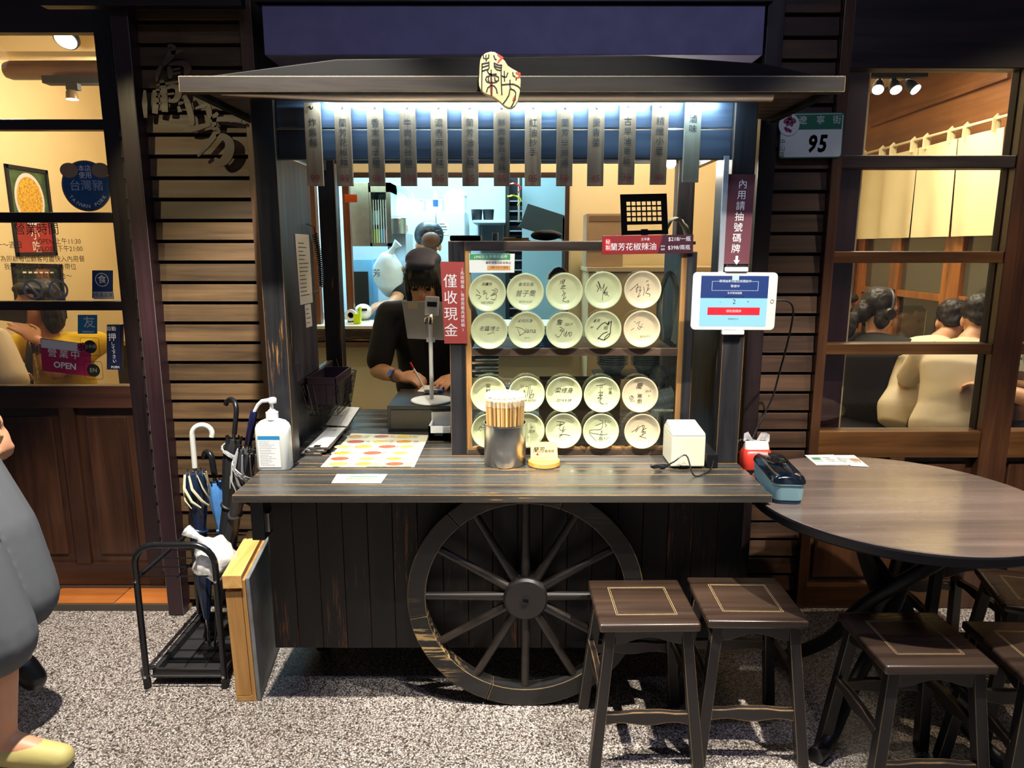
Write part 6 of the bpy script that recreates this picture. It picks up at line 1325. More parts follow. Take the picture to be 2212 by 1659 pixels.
# noren curtain on a pole
zr = (pr(1885, 337).z+pr(2184, 255).z)/2; y0, y1 = pr(2184, 255).y, pr(1884, 335).y
zb0 = (pr(1860, 518).z+pr(2140, 508).z)/2
nr = thing('noren_curtain', 'cream tabbed noren curtain hanging from a pole in the right room', 'curtain', (RX-.06, (y0+y1)/2, zb0))
MB().tube([(RX-.11, y0-.15, zr), (RX-.11, y1+.05, zr)], .010, 10).build('pole', plain('pole_cream', 'c9bd9a', .5), nr, smooth=50)
CLOTH = plain('noren_cloth', 'd6cba4', .9, var=.05, scale=5, bump=.3, bscale=60)
zc = zr-.06; np_ = 4
for k_ in range(np_):
    ya = y0-.1+(y1-y0+.1)*k_/np_; yb_ = y0-.1+(y1-y0+.1)*(k_+1)/np_-.006
    rows_ = [[V((RX-.11+.018*sin((ya+(yb_-ya)*j/14)*16+k_)*(.3+.7*i/10)+.01*i/10, ya+(yb_-ya)*j/14, zc+(zb0-zc)*i/10)) for j in range(15)] for i in range(11)]
    MB().grid(rows_).build('curtain_panel', CLOTH, nr, smooth=70, solid=.003)
    for t in (.15, .8):
        yy = ya+(yb_-ya)*t; MB().tube([(RX-.122, yy, zc-.02), (RX-.122, yy, zr), (RX-.11, yy, zr+.014), (RX-.098, yy, zr), (RX-.098, yy, zc-.02)], .016, 6, flat=.15).build('curtain_tab', CLOTH, nr)
# honey-wood sliding doors with dark glass under the curtain
dr2 = thing('door_2', 'honey coloured wooden sliding doors with dark glass in the right room', None, (RX-.03, 4.3, .001), kind='structure')
zt2 = zb0+.25
ys_ = [pr(2205, 600).y, pr(2085, 600).y, pr(2046, 600).y, pr(1950, 600).y, pr(1930, 600).y, pr(1872, 600).y]
def zz_(x, y): return pr(x, y).z
zr1 = (zz_(2100, 640)+zz_(1900, 622))/2
for (ya, yb_, w_) in ((ys_[1], ys_[2], 0), (ys_[3], ys_[4], 0), (ys_[5], ys_[5]+.1, 0)): MB().box(RX-.045, RX-.001, ya, yb_, .001, zt2).build('door_stile', WD, dr2, bev=.003)
for (ya, yb_) in ((ys_[0]-.1, ys_[1]), (ys_[2], ys_[3]), (ys_[4], ys_[5])):
    MB().box(RX-.04, RX-.002, ya+.0005, yb_-.0005, zr1-.05, zr1).build('door_rail', WD, dr2, bev=.003); MB().box(RX-.04, RX-.002, ya+.0005, yb_-.0005, .001, .75).build('door_panel', WD, dr2, bev=.003)
    MB().box(RX-.012, RX-.003, ya+.0005, yb_-.0005, .7505, zr1-.0505).build('dark_glass', plain('night_glass', '1a1f1e', .06, spec=.9), dr2); MB().box(RX-.012, RX-.003, ya+.0005, yb_-.0005, zr1+.0005, zt2).build('dark_glass', plain('night_glass2', '4a4a42', .08, spec=.9), dr2)
MB().box(RX-.05, RX-.001, ys_[0]-.1, ys_[5]+.12, zt2, zt2+.06).build('door_head', WD, dr2, bev=.003)
# back wall: shoji lattice
x0, x1, z0, z1 = kq(1826, 435, 1864, 680, 6.26); lt = thing('lattice_screen', 'brown framed lattice screen on the right room back wall', 'screen', ((x0+x1)/2, 6.28, z0))
MB().box(x0-.1, x1, 6.285, 6.298, z0, z1).build('screen_paper', plain('shoji_paper', 'cdb994', .8), lt)
for i in range(14): xx = x0-.1+(x1-x0+.1)*i/13; MB().box(xx, xx+.006, 6.275, 6.2845, z0, z1).build('lattice_slat', wood('slat_wood', '6e4a2c', '8f6440', 'Z', .5), lt)
for zz in (z0, (z0+z1)/2, z1): MB().box(x0-.11, x1+.02, 6.265, 6.2745, zz-.012, zz+.012).build('lattice_rail', wood('slat_wood', '', ''), lt)
MB().box(x1+.0, x1+.09, 6.25, 6.298, .001, z1+.05).build('screen_post', wood('plum_post', '2c1712', '45261a', 'Z', .4), lt)
# spot lamps on the ceiling track
ts = thing('track_spots', 'black ceiling track carrying three bright spots in the right room', 'lamp', (P(1933, 190, 3.6).x, 3.6, P(1933, 195, 3.6).z))
a = P(1880, 160, 3.6); MB().box(a.x-.05, P(2000, 160, 3.6).x, 3.58, 3.62, P(1, 168, 3.6).z, P(1, 158, 3.6).z).build('track', MATBLK, ts)
MB().cyl((P(1933, 160, 3.6).x, 3.6, P(1, 159, 3.6).z), (P(1933, 160, 3.6).x, 3.6, 2.7498), .008, n=8).build('track_rod', MATBLK, ts)
for i, (sx, rot) in enumerate(((1897, 25), (1934, 0), (1974, -30))):
    p = P(sx, 190, 3.6); M = T(p.x, 3.6, p.z) @ Matrix.Rotation(R(rot), 4, 'Y') @ Matrix.Rotation(R(-38), 4, 'X')
    hd = MB(M).lathe([(.028, -.012), (.026, .02), (.012, .06), (0, .062)], n=18).build('spot_head', MATBLK, ts, smooth=40); MB(M).lathe([(0, -.016), (.025, -.016), (.025, -.0125), (0, -.0125)], n=18).build('spot_lens', glow('lamp_white', (1, .97, .9), 12) if i == 0 else bpy.data.materials['lamp_white.001'] if 'lamp_white.001' in bpy.data.materials else bpy.data.materials['lamp_white'], hd)
    MB().cyl((p.x, 3.6, p.z+.05), (p.x, 3.6, P(1, 166, 3.6).z), .006, n=8).build('spot_arm', MATBLK, ts)
# dining table and acrylic divider, stools inside
dt = thing('dining_table', 'dark dining table inside the right window', 'table', (2.7, 4.3, .001)); MB().box(2.42, 2.90, 3.5, 5.2, .70, .74).build('table_top', wood('dining_top', '3a271b', '553a28', 'Y', .35), dt, bev=.004)
for xx in (2.45, 2.82):
    for yy in (3.55, 5.1): MB().box(xx, xx+.05, yy, yy+.05, .001, .6995).build('leg', BLACK, dt)
for i, (qa, lab) in enumerate((((1925, 660, 2003, 760), 'clear acrylic divider with cut corner on the dining table'), ((2012, 676, 2052, 748), 'smaller acrylic divider farther right on the dining table'))):
    a0, a1, c0, c1 = kq(*qa, 4.4+.3*i); MB().prism([(a0, .7405), (a1, .7405), (a1, c1-.03), (a1-.03, c1), (a0+.03, c1), (a0, c1-.03)], 4.4+.3*i, 4.405+.3*i).build('acrylic_divider', ACRYL, label=lab, cat='divider', group='acrylic dividers on the dining table')
for i, (x, y, lab) in enumerate(((2.02, 4.12, 'black bench stool under the black-shirted diner'), (2.12, 3.80, 'black bench stool under the left white-shirted diner'), (2.14, 3.46, 'black bench stool under the right white-shirted diner'))):
    s = thing('bench_stool', lab, 'stool', (x, y, .001), group='black stools in the right room')
    MB().box(x-.16, x+.16, y-.15, y+.15, .44, .47).build('seat', BLACK, s, bev=.006)
    for sx in (-1, 1):
        for sy in (-1, 1): MB().bar((x+sx*.14, y+sy*.13, 0.001), (x+sx*.12, y+sy*.11, .4395), .035, .035, (0, 1, 0)).build('leg', BLACK, s)
# ================================================================ stickers on the glass
def gq(x0, y0, x1, y1, Y=DY): return [P(x0, y1, Y), P(x1, y1, Y), P(x1, y0, Y), P(x0, y0, Y)]
gy = DY+.0012
c = P(187, 402, gy); st = thing('round_sticker', 'round blue sticker reading TAIWAN PORK on the door glass', 'sticker', c-V((0, 0, .1)))
Mf = T(c.x, gy, c.z) @ FRONT; r_ = .098
slab(Mf, [(r_*cos(i*pi/20), r_*sin(i*pi/20)) for i in range(40)], 0, .0006).build('sticker_rim', plain('rim_tan', '7d6a58', .5), st); slab(Mf, [(.093*cos(i*pi/20), .093*sin(i*pi/20)) for i in range(40)], .0006, .0008).build('sticker_field', plain('field_blue', '1d4a78', .4, var=.2, scale=20), st)
for sx in (-1, 1): MB(Mf).lathe([(0, 0), (.036, 0), (.036, .0004), (0, .0004)], (sx*.062, .060, .0009), 18, Matrix.Diagonal((1, .8, 1))).build('sticker_ear', plain('ear_tan', '8b735c', .5), st)
M3 = Mf @ T(0, 0, .0012); on(M3, '本店', 0, .066, .026, WINK, st); on(M3, '使用', 0, .040, .026, WINK, st); on(M3, '台灣豬', 0, .0, .045, plain('sticker_pale', '9fb0c4', .5), st)
for i, chx in enumerate('TAIWAN PORK'):
    a = R(-90+(i-5)*11.5); 
    if chx != ' ':
        M4 = M3 @ T(.078*cos(a), .078*sin(a), 0) @ Matrix.Rotation(a+pi/2, 4, 'Z'); text(chx, M4.translation, .021, WINK, st, M=M4.to_3x3().to_4x4())
q = gq(199, 584, 244, 644, gy); st = panel('food_sticker', q, .0006, plain('sticker_navy', '1c3560', .4), label='navy sticker with a circled food character on the door glass', cat='sticker'); Mf = frame(q)
patch(Mf, -.042, .042, -.060, -.030, plain('sticker_grey', 'b4b8c0', .5), st); on(Mf @ T(0,0,.0003), '精選店家', 0, -.044, .020, INK, st); on(Mf, '食', 0, .018, .036, WINK, st); MB(Mf).tube([(.026*cos(i*pi/14), .018+.026*sin(i*pi/14), .0004) for i in range(28)], .0014, 5, True).build('ring', WINK, st)
q = gq(168, 680, 210, 721, gy); st = panel('friendly_sticker', q, .0006, plain('sticker_teal', '2a7ba0', .4), label='teal sticker reading FRIENDLY on the door glass', cat='sticker'); Mf = frame(q); on(Mf, '友', .008, .006, .050, WINK, st); on(Mf, 'FRIENDLY', 0, -.031, .011, WINK, st, bold=.0002)
q = [P(90, 805, gy), P(187, 812, gy), P(199, 766, gy), P(88, 730, gy)]; q = [P(91, 801, gy), P(198, 813, gy), P(196, 744, gy), P(87, 730, gy)]
st = panel('open_sign', q, .001, plain('open_red', 'a11d48', .4), label='white and crimson OPEN sign hanging inside the door glass', cat='sign'); Mf = frame(q); W_, H_ = (q[1]-q[0]).length, (q[3]-q[0]).length
patch(Mf, -W_/2, W_*.30, H_*.22, H_*.48, plain('open_grey', 'c9c7c9', .5), st); on(Mf, '營業中', -.01, .012, .040, WINK, st, sp=1.35); on(Mf, 'OPEN', -.005, -.036, .036, WINK, st, bold=.001)
m = MB(Mf)
for i in range(5): a = i*2*pi/5; m.lathe([(0, 0), (1, 0), (1, .0003), (0, .0003)], (W_*.32+.012*cos(a), H_*.36+.012*sin(a), .0008), 10, Matrix.Diagonal((.010, .010, 1)))
m.build('flower_mark', plain('flower_plum', '8a2a50', .5), st)
q = gq(236, 700, 265, 797, gy-.012); st = panel('push_plate', [p+V((0, -.02, 0)) for p in q], .03, plain('push_navy', '1a2038', .3), label='navy vertical push button plate reading PUSH on the door', cat='push plate', bev=.003); Mf = frame([p+V((0, -.02, 0)) for p in q], .0008)
on(Mf, '自動', 0, .075, .020, WINK, st); on(Mf, '押', 0, .040, .034, WINK, st); on(Mf, 'して下さい', 0, -.022, .017, WINK, st, vertical=True, gap=1.05); on(Mf, 'PUSH', 0, -.082, .014, WINK, st)
for i, (yy, s_) in enumerate(((749, '日本語'), (800, 'EN'))):
    c = P(195+i*7, yy, gy); st = thing('language_sticker', f'round black sticker reading {["the Japanese language name", "EN"][i]} on the door glass', 'sticker', c); Mf = T(c.x, gy, c.z) @ FRONT; slab(Mf, [(.027*cos(k*pi/14), .027*sin(k*pi/14)) for k in range(28)], 0, .0006).build('disc', plain('sticker_olive', '1d1f18', .5), st); on(Mf @ T(0,0,.0009), s_, 0, .0, .017 if i == 0 else .024, plain('sticker_text', 'a8a38c', .5), st)
    MB(Mf).tube([(x, y, .0004) for x, y in rr(.075, .075, .01)], .0008, 4, True).build('sticker_outline', MATBLK, st)
hs = thing('hours_lettering', 'grey opening hours lettering printed on the door glass', 'lettering', P(120, 600, gy)); GL = plain('glass_grey', '4c4a48', .6)
for s_, x_, y_, sz in (('營業時間', 79, 496, .050), ('週一～週日', 12, 530, .030), ('OPEN 上午11:30', 128, 522, .027), ('CLOSE 下午21:00', 130, 538, .027), ('為照顧每位顧客可盡快入內用餐', 92, 560, .027), ('我們將於您人數到齊後帶位', 87, 577, .027), ('謝謝您的諒解與配合～', 91, 597, .027)):
    c = P(x_, y_, gy); text(s_, c, sz, GL, hs, aspect=.9)
for x_ in (71, 126):
    c = P(x_, 626, gy); MB(T(c.x, gy, c.z) @ FRONT).tube([(.036*cos(i*pi/14), .036*sin(i*pi/14), 0) for i in range(28)], .005, 6, True, .2).build('ban_ring', plain('ban_grey', '8f9094', .5), hs); MB().bar(c+V((-.025, 0, .025)), c+V((.025, 0, -.025)), .001, .008).build('ban_bar', plain('ban_grey', '', 0), hs)
# ================================================================ people
SKIN = plain('skin', 'c08a68', .5, var=.06, scale=12); SKIN2 = plain('skin_light', 'cf9f80', .5, var=.06, scale=12)
HAIR = plain('black_hair', '14100f', .55, var=.3, scale=60, bump=.6, bscale=120); BHAIR = plain('brown_hair', '5a3826', .5, var=.3, scale=60, bump=.6, bscale=120)
def cloth(name, c, f=7, amp=.35):
    k = NT(name); c = hexc(c); k.b.inputs['Base Color'].default_value = (*c, 1); k.b.inputs['Roughness'].default_value = .85
    tc = k.a('TexCoord'); mp = k.a('Mapping'); mp.inputs['Scale'].default_value = (1, 1, 1.9); k.l(tc, mp, 3, 0)
    n = k.a('TexNoise', _2=float(f), _3=3.0, _4=.45); n.inputs['Distortion'].default_value = 1.2; k.l(mp, n, 0, 0)
    bp = k.a('Bump', _0=amp, _1=.03); k.l(n, bp, 0, 2); k.t.links.new(bp.outputs[0], k.b.inputs['Normal']); return k.m
BTEE, WTEE, YTEE, DPANT, GSHORT = cloth('black_tee', '121214'), cloth('white_tee', 'd9cfb6', 7, .6), cloth('yellow_tee', 'd8b416', 9), cloth('dark_trousers', '1b1c22'), cloth('grey_shorts', '4d4f52', 6)
def blob(mb, name, mat, parent, voxel=.008, sm=5):
    me = bpy.data.meshes.new(name); me.from_pydata(mb.v, [], mb.f); o = bpy.data.objects.new(name, me); col.objects.link(o)
    r = o.modifiers.new('r', 'REMESH'); r.mode = 'VOXEL'; r.voxel_size = voxel
    s = o.modifiers.new('s', 'SMOOTH'); s.factor = .5; s.iterations = sm
    dg = bpy.context.evaluated_depsgraph_get(); dg.update(); m2 = bpy.data.meshes.new_from_object(o.evaluated_get(dg)); bpy.data.objects.remove(o)
    m2.polygons.foreach_set('use_smooth', [True]*len(m2.polygons)); m2.materials.clear()
    c = WM[parent.name].translation if parent else V(); m2.transform(Matrix.Translation(-c)); m2.name = name
    return link(name, m2, mat, parent, Matrix.Translation(c))
def limb(m, pts, rs, n=14):
    pts = [V(p) for p in pts]
    for i in range(len(pts)-1): m.tube([pts[i], pts[i+1]], [rs[i], rs[i+1]], n)
    for p, r in zip(pts, rs): m.ball(p, r, n, 8)
def orient(f, up=(0, 0, 1)):                   # columns: right, forward, up
    f = V(f).normalized(); r = f.cross(V(up)).normalized(); u = r.cross(f); return Matrix((r, f, u)).transposed()
def head(m, c, M, neck=None):
    c = V(c)
    for p, r in (((0, -.012, .030), (.074, .092, .092)), ((0, .022, -.030), (.060, .066, .078)), ((0, .052, -.082), (.030, .026, .024)), ((0, .092, -.018), (.011, .016, .020)), ((0, .090, .0), (.008, .012, .022)), ((.075, -.008, -.015), (.010, .018, .028)), ((-.075, -.008, -.015), (.010, .018, .028)), ((0, .076, .038), (.045, .014, .012)), ((0, .084, -.058), (.020, .010, .009))):
        m.ball(c+M @ V(p), r, 16, 10, M)
    limb(m, [c+M @ V((0, -.02, -.06)), neck or c+M @ V((0, -.04, -.15))], [.050, .054])
def face(par, c, M):
    c = V(c)
    for sx in (-1, 1):
        MB().ball(c+M @ V((sx*.031, .0815, .006)), (.013, .008, .0065), 10, 6, M).build('eye', plain('eye_dark', '1d1512', .2), par, smooth=60)
        MB().tube([c+M @ V((sx*.016, .089, .026)), c+M @ V((sx*.034, .088, .031)), c+M @ V((sx*.050, .078, .026))], [.002, .003, .0015], 6).build('eyebrow', HAIR, par, smooth=60)
    MB().ball(c+M @ V((0, .0915, -.060)), (.019, .006, .006), 12, 6, M).build('lips', plain('lips', '9a4f45', .4), par, smooth=60)
def hand(m, wrist, d, nrm, curl=.5, s=1.0, flip=1, spread=.12):
    """palm, four unequal bent fingers and a thumb from the side of the palm; nrm = back of the hand"""
    w = V(wrist); d = V(d).normalized(); nrm = V(nrm); nrm = (nrm-d*nrm.dot(d)).normalized(); a = d.cross(nrm)*flip
    M = Matrix((a, d, nrm)).transposed()
    m.ball(w+d*.048*s, (.040*s, .050*s, .015*s), 14, 8, M); m.ball(w+d*.012*s, (.028*s, .03*s, .019*s), 12, 8, M)
    for i, (L, off) in enumerate(((.070, -.030), (.078, -.010), (.072, .010), (.058, .029))):
        p = w+d*.088*s+a*off*s; dd = (d+a*(off/.03)*spread).normalized(); pts = [w+d*.06*s+a*off*.8*s, p]; ang = 0
        for j, k_ in enumerate((.44, .32, .24)):
            ang += curl*(.9, 1.0, .8)[j]; pts.append(pts[-1]+(dd*cos(ang)-nrm*sin(ang))*L*k_*s)
        limb(m, pts, [.0095*s, .0095*s, .0088*s, .008*s, .007*s], 8)
    b = w+d*.025*s-a*.030*s
    t1 = b+(d*.5-a*.75-nrm*.25).normalized()*.034*s; t2 = t1+(d*.85-a*.25-nrm*.35*(1+curl)).normalized()*.030*s; t3 = t2+(d*.9+a*.1-nrm*.35*(1+curl)).normalized()*.024*s
    limb(m, [w+d*.02*s-a*.012*s, b, t1, t2, t3], [.014*s, .0135*s, .011*s, .010*s, .0085*s], 8)
def torso(m, hip, chest, neck, fwd, k=1.0, w=1.0, shoulders=None, drop=0):
    hip, chest, neck = V(hip), V(chest), V(neck); up = (chest-hip).normalized(); M = orient(V(fwd)-up*V(fwd).dot(up), up); r = M.col[0]
    C = [hip-up*(.10+drop), hip-up*(.075+drop), hip-up*.03, hip, hip.lerp(chest, .33), hip.lerp(chest, .66), chest, chest.lerp(neck, .35), chest.lerp(neck, .65), chest.lerp(neck, .9), neck]
    S = [(.08, .06), (.14, .10), (.162, .116), (.165, .118), (.146, .106), (.150, .110), (.166, .116), (.166, .104), (.135, .086), (.075, .066), (.052, .05)]
    rings = []
    for i, (c, (a, b)) in enumerate(zip(C, S)):
        t = (C[min(i+1, 10)]-C[max(i-1, 0)]).normalized(); d = t.cross(r).normalized(); kk = k if i < 9 else 1
        rings.append([c+r*(a*w*kk*cos(q*2*pi/28))+d*(b*kk*sin(q*2*pi/28)) for q in range(28)])
    n0 = (rings[0][1]-rings[0][0]).cross(rings[1][0]-rings[0][0])
    if n0.dot(rings[0][0]-C[0]) < 0: rings = [q[::-1] for q in rings]
    L = loft(rings); m.v += L.v; m.f += [tuple(x+len(m.v)-len(L.v) for x in f) for f in L.f]
    for sh in shoulders or []: limb(m, [chest.lerp(neck, .55), V(sh)], [.070*k, .060*k])
def person(label, hip, chest, neck, hc, hM, fwd, arms, legs, skin, shirt, pants, sleeve=.8, vox=.009, w=1.0, shk=1.07, facep=True, group=None, shoe=None, hem=0):
    """arms: (shoulder, elbow, wrist, hand dir, back of hand, curl, flip); legs: (hip joint, knee, ankle, toe)"""
    base = V((hip[0], hip[1], min([l[2][2]-.07 for l in legs] or [0]))); base.z = max(.001, base.z)
    o = thing('person', label, 'person', base, group=group)
    m = MB(); torso(m, hip, chest, neck, fwd, 1, w, [a[0] for a in arms])
    head(m, hc, hM, neck); limb(m, [neck, V(neck).lerp(V(chest), .5)], [.056, .07])
    for a in arms:
        limb(m, [a[0], V(a[0]).lerp(V(a[1]), .5), a[1], V(a[1]).lerp(V(a[2]), .35), a[2]], [.050, .045, .038, .040, .026]); hand(m, a[2], a[3], a[4], a[5], 1, a[6])
    for l in legs:
        limb(m, [l[0], l[1], V(l[1]).lerp(V(l[2]), .35), l[2]], [.078, .058, .055, .036]); limb(m, [l[2], V(l[2]).lerp(V(l[3]), .5)-V((0, 0, .02)), l[3]], [.038, .034, .026])
    blob(m, 'body', skin, o, vox, 3 if vox < .007 else 4)
    m = MB(); torso(m, hip, chest, neck, fwd, shk, w, [a[0] for a in arms], hem)
    for a in arms:
        e = V(a[0]).lerp(V(a[1]), sleeve); limb(m, [a[0], V(a[0]).lerp(V(a[1]), sleeve*.5), e], [.066, .066, .064])
    blob(m, 'shirt', shirt, o, max(vox, .009), 5)
    if legs:
        m = MB(); up = (V(chest)-V(hip)).normalized(); M = orient(V(fwd)-up*V(fwd).dot(up), up); m.ball(hip, (.168*w, .125, .118), 18, 12, M)
        for l in legs: limb(m, [l[0], l[1], V(l[1]).lerp(V(l[2]), .85)], [.090, .072, .055])
        blob(m, 'trousers', pants, o, .011, 5)
        for l in legs:
            m = MB(); limb(m, [V(l[2])-V((0, 0, .02)), V(l[2]).lerp(V(l[3]), .5)-V((0, 0, .018)), l[3]], [.046, .042, .036]); blob(m, 'shoe', shoe or BLACK, o, .008, 4)
    if facep: face(o, hc, hM)
    return o
def hairblob(par, balls, mat=None, vox=.007, name='hair'):
    m = MB()
    for c, r, M in balls: m.ball(c, r, 18, 12, M)
    o = blob(m, name, mat or HAIR, par, vox, 3)
    if name == 'hair':                                       # combed clumps
        for v in o.data.vertices:
            p = v.co*1.0; v.co = p + v.normal*(.0045*noise.noise(V((p.x*90, p.y*90, p.z*22)))+.006*noise.noise(p*30))
    return o
def hb(c, M, *lst): return [(V(c)+M @ V(p), r, M) for p, r in lst]
def at(x, y, Y): return P(x, y, Y)
# ---- cashier writing behind the drawer
hc = V((-.415, 3.36, 1.325)); hM = orient((0, -.90, -.44), (0, -.44, .9))
neck = V((-.415, 3.47, 1.245)); chest = V((-.42, 3.50, 1.08)); hip = V((-.42, 3.58, .80))
wr_, wl_ = at(862, 826, 3.20), V((-.245, 3.19, .905))
wr_.z = max(wr_.z, .905)
o = person('cashier in a black T-shirt bowing over an order slip with a pen', hip, chest, neck, hc, hM, (0, -1, 0),
    [(V((-.60, 3.47, 1.165)), at(815, 800, 3.40), wr_, (.92, -.38, -.05), (-.25, -.35, .9), .75, 1), (V((-.235, 3.47, 1.165)), V((-.17, 3.40, .93)), wl_, (-.55, -.83, -.08), (.1, -.1, 1), .25, -1)],
    [(V((-.50, 3.58, .74)), V((-.50, 3.55, .42)), V((-.50, 3.6, .07)), V((-.50, 3.45, .035))), (V((-.34, 3.58, .74)), V((-.34, 3.55, .42)), V((-.34, 3.6, .07)), V((-.34, 3.45, .035)))], SKIN, BTEE, DPANT, .82, .0055)
cashier = o
hairblob(o, hb(hc, hM, ((0, -.03, .045), (.086, .094, .090)), ((0, .035, .085), (.074, .055, .045)), ((.074, -.01, -.03), (.020, .055, .085)), ((-.074, -.01, -.03), (.020, .055, .085)), ((0, .070, .062), (.058, .028, .030))))
for i in range(17):                            # fringe strands
    t = i/16*2-1; a = hc+hM @ V((t*.072, .075-.035*t*t, .085-.02*t*t)); b = hc+hM @ V((t*.070, .104-.045*t*t, .052)); c_ = hc+hM @ V((t*.066+.004*sin(i*3), .104-.045*t*t, .028-.008*cos(i*2)-.05*abs(t)**3))
    MB().tube([a, b, c_], [.008, .007, .003], 6).build('fringe_strand', HAIR, o, smooth=60)
hairblob(o, hb(hc, hM, ((0, -.02, .112), (.080, .088, .040)), ((0, -.06, .085), (.086, .07, .045)), ((0, .04, .112), (.070, .046, .028))), plain('cap_navy', '191a36', .6), .007, 'cap')
MB().ball(hc+hM @ V((.088, .01, .075)), (.008, .011, .016), 12, 8, hM).build('hair_clip', WHITE, o, smooth=60)
fd = (wr_-at(815, 800, 3.40)).normalized(); Mw = orient(fd, (0, 0, 1)); wc = wr_-fd*.025
wt_ = thing('wrist_watch', 'square smart watch on the cashier wrist', 'watch', wc)
MB().tube([wc+Mw @ V((.032*cos(i*pi/10), 0, .029*sin(i*pi/10))) for i in range(20)], .0065, 8, True, .3).build('watch_band', plain('band_grey', '6d5f54', .5), wt_, smooth=60)
fdir = (V((0, -1, .35))-fd*V((0, -1, .35)).dot(fd)).normalized(); Mc = orient(fdir, fd); MB(T(*(wc+fdir*.032)) @ Mc.to_4x4()).box(-.016, .016, -.005, .005, -.019, .019).build('watch_case', plain('watch_silver', '9a9a98', .25, .9), wt_, bev=.003); MB(T(*(wc+fdir*.0372)) @ Mc.to_4x4()).box(-.0135, .0135, 0, .0012, -.0165, .0165).build('watch_face', glow('watch_screen', hexc('16305a'), 1), wt_)
pa, pb = at(886, 783, 3.13), at(917, 838, 3.09); pb.z = .872
pn = thing('pen', 'white and red pen held in the cashier right hand', 'pen', pb); pd = (pb-pa)
MB().tube([pa+pd*.25, pa+pd*.93, pb], [.0045, .0045, .001], 10).build('pen_barrel', WHITE, pn, smooth=50); MB().tube([pa, pa+pd*.25], [.0046, .0048], 10).build('pen_cap', RED_, pn, smooth=50)
q = [G(902, 845, .8685), G(945, 848, .8685), G(960, 832, .8685), G(915, 832, .8685)]; panel('order_pad', q, .0012, PAPER, label='white order slip under the cashier hands', cat='paper')
p = G(930, 851, .8685); stp = thing('stapler', 'grey stapler with blue end beside the stand base', 'stapler', p); MB().box(p.x-.03, p.x+.03, p.y+.01, p.y+.03, .8685, .885).build('stapler_body', LGREY, stp, bev=.003); MB().cyl((p.x+.031, p.y+.02, .878), (p.x+.05, p.y+.02, .878), .009, n=14).build('stapler_end', plain('end_blue', '2f5fae', .35), stp, smooth=40)
# ---- kitchen worker seen from behind
hc = at(925, 528, 4.62); hM = orient((-.25, .9, -.3), (0, .3, .95))
neck = hc+V((.0, -.02, -.14)); chest = neck+V((.0, .03, -.16)); hip = chest+V((0, .0, -.32))
shl = chest+V((-.17, 0, .09)); shr = chest+V((.17, 0, .09)); wk = at(845, 655, 4.44); el = (shl+wk)/2+V((.0, -.03, -.06))
o = person('kitchen worker in a dark cap with a brown hair bun, seen from behind', hip, chest, neck, hc, hM, (-.2, 1, 0),
    [(shl, el, wk, (-.95, -.25, -.12), (.1, -.3, .9), .5, -1), (shr, shr+V((.05, .1, -.26)), shr+V((-.05, .32, -.30)), (0, 1, 0), (0, 0, 1), .4, 1)],
    [(hip+V((-.08, 0, -.05)), V((hip.x-.09, hip.y, .48)), V((hip.x-.09, hip.y, .08)), V((hip.x-.1, hip.y+.14, .035))), (hip+V((.08, 0, -.05)), V((hip.x+.09, hip.y, .48)), V((hip.x+.09, hip.y, .08)), V((hip.x+.1, hip.y+.14, .035)))], SKIN2, cloth('navy_apron', '1a2230'), DPANT, .55, .007, facep=False)
hairblob(o, hb(hc, hM, ((0, -.03, .050), (.094, .106, .090)), ((0, .0, .085), (.086, .09, .062))), plain('cap_dark_blue', '141d2a', .35), .007, 'cap')
bun = hc+hM @ V((0, -.115, -.010)); hairblob(o, [(bun, (.060, .040, .052), None), (hc+hM @ V((0, -.075, -.03)), (.06, .03, .05), None)], BHAIR, .007, 'hair_bun')
rd = random.Random(3)
for i in range(12):
    a = rd.uniform(0, 2*pi); d_ = V((cos(a), -.2, sin(a))); MB().tube([bun+d_*.04, bun+d_*.062+V((0, 0, .006)), bun+d_*rd.uniform(.066, .078)+V((rd.uniform(-.02, .02), 0, .0))], [.0022, .0016, .0006], 4).build('loose_strand', BHAIR, o)
MB().tube([hc+hM @ V((.05*cos(i*pi/8), -.095, -.055+.012*sin(i*pi/8))) for i in range(9)], .007, 6).build('hair_tie', plain('tie_cream', 'c9b07a', .6), o, smooth=60)
# ---- diner in yellow behind the sliding door
Yw = 3.74
hc = at(80, 660, Yw); hM = orient((-.55, -.80, -.12))
neck = hc+V((.03, .03, -.14)); chest = V((neck.x+.02, neck.y+.03, neck.z-.17)); hip = chest+V((.02, .05, -.36)); hip.z = .56
shL = chest+V((-.19, -.0, .10)); shR = chest+V((.20, .02, .10))
wrist = at(84, 738, 3.60); elb = at(92, 815, 3.62); elb.z = .845
o = person('diner in a yellow T-shirt with a hand raised to the mouth', hip, chest, neck, hc, hM, (-.3, -1, 0),
    [(shR, elb+V((.06, .02, 0)), wrist, (-.62, -.25, .72), (.55, -.5, .6), .22, -1), (shL, V((shL.x-.06, Yw-.08, .86)), V((shL.x+.05, Yw-.24, .845)), (.8, -.5, 0), (0, 0, 1), .5, 1)],
    [(hip+V((-.08, 0, -.03)), V((hip.x-.1, hip.y-.36, .52)), V((hip.x-.1, hip.y-.34, .10)), V((hip.x-.1, hip.y-.48, .06))), (hip+V((.08, 0, -.03)), V((hip.x+.1, hip.y-.36, .52)), V((hip.x+.1, hip.y-.34, .10)), V((hip.x+.1, hip.y-.48, .06)))], SKIN, YTEE, DPANT, .70, .0065, w=1.08)
hairblob(o, hb(hc, hM, ((0, -.035, .045), (.090, .092, .092)), ((-.078, -.03, -.055), (.026, .055, .10)), ((.078, -.03, -.055), (.026, .055, .10)), ((0, -.07, -.06), (.075, .045, .09)), ((0, .045, .095), (.070, .045, .032))))
fw = (wrist-elb).normalized(); Mb = orient(fw, (0, 1, 0))
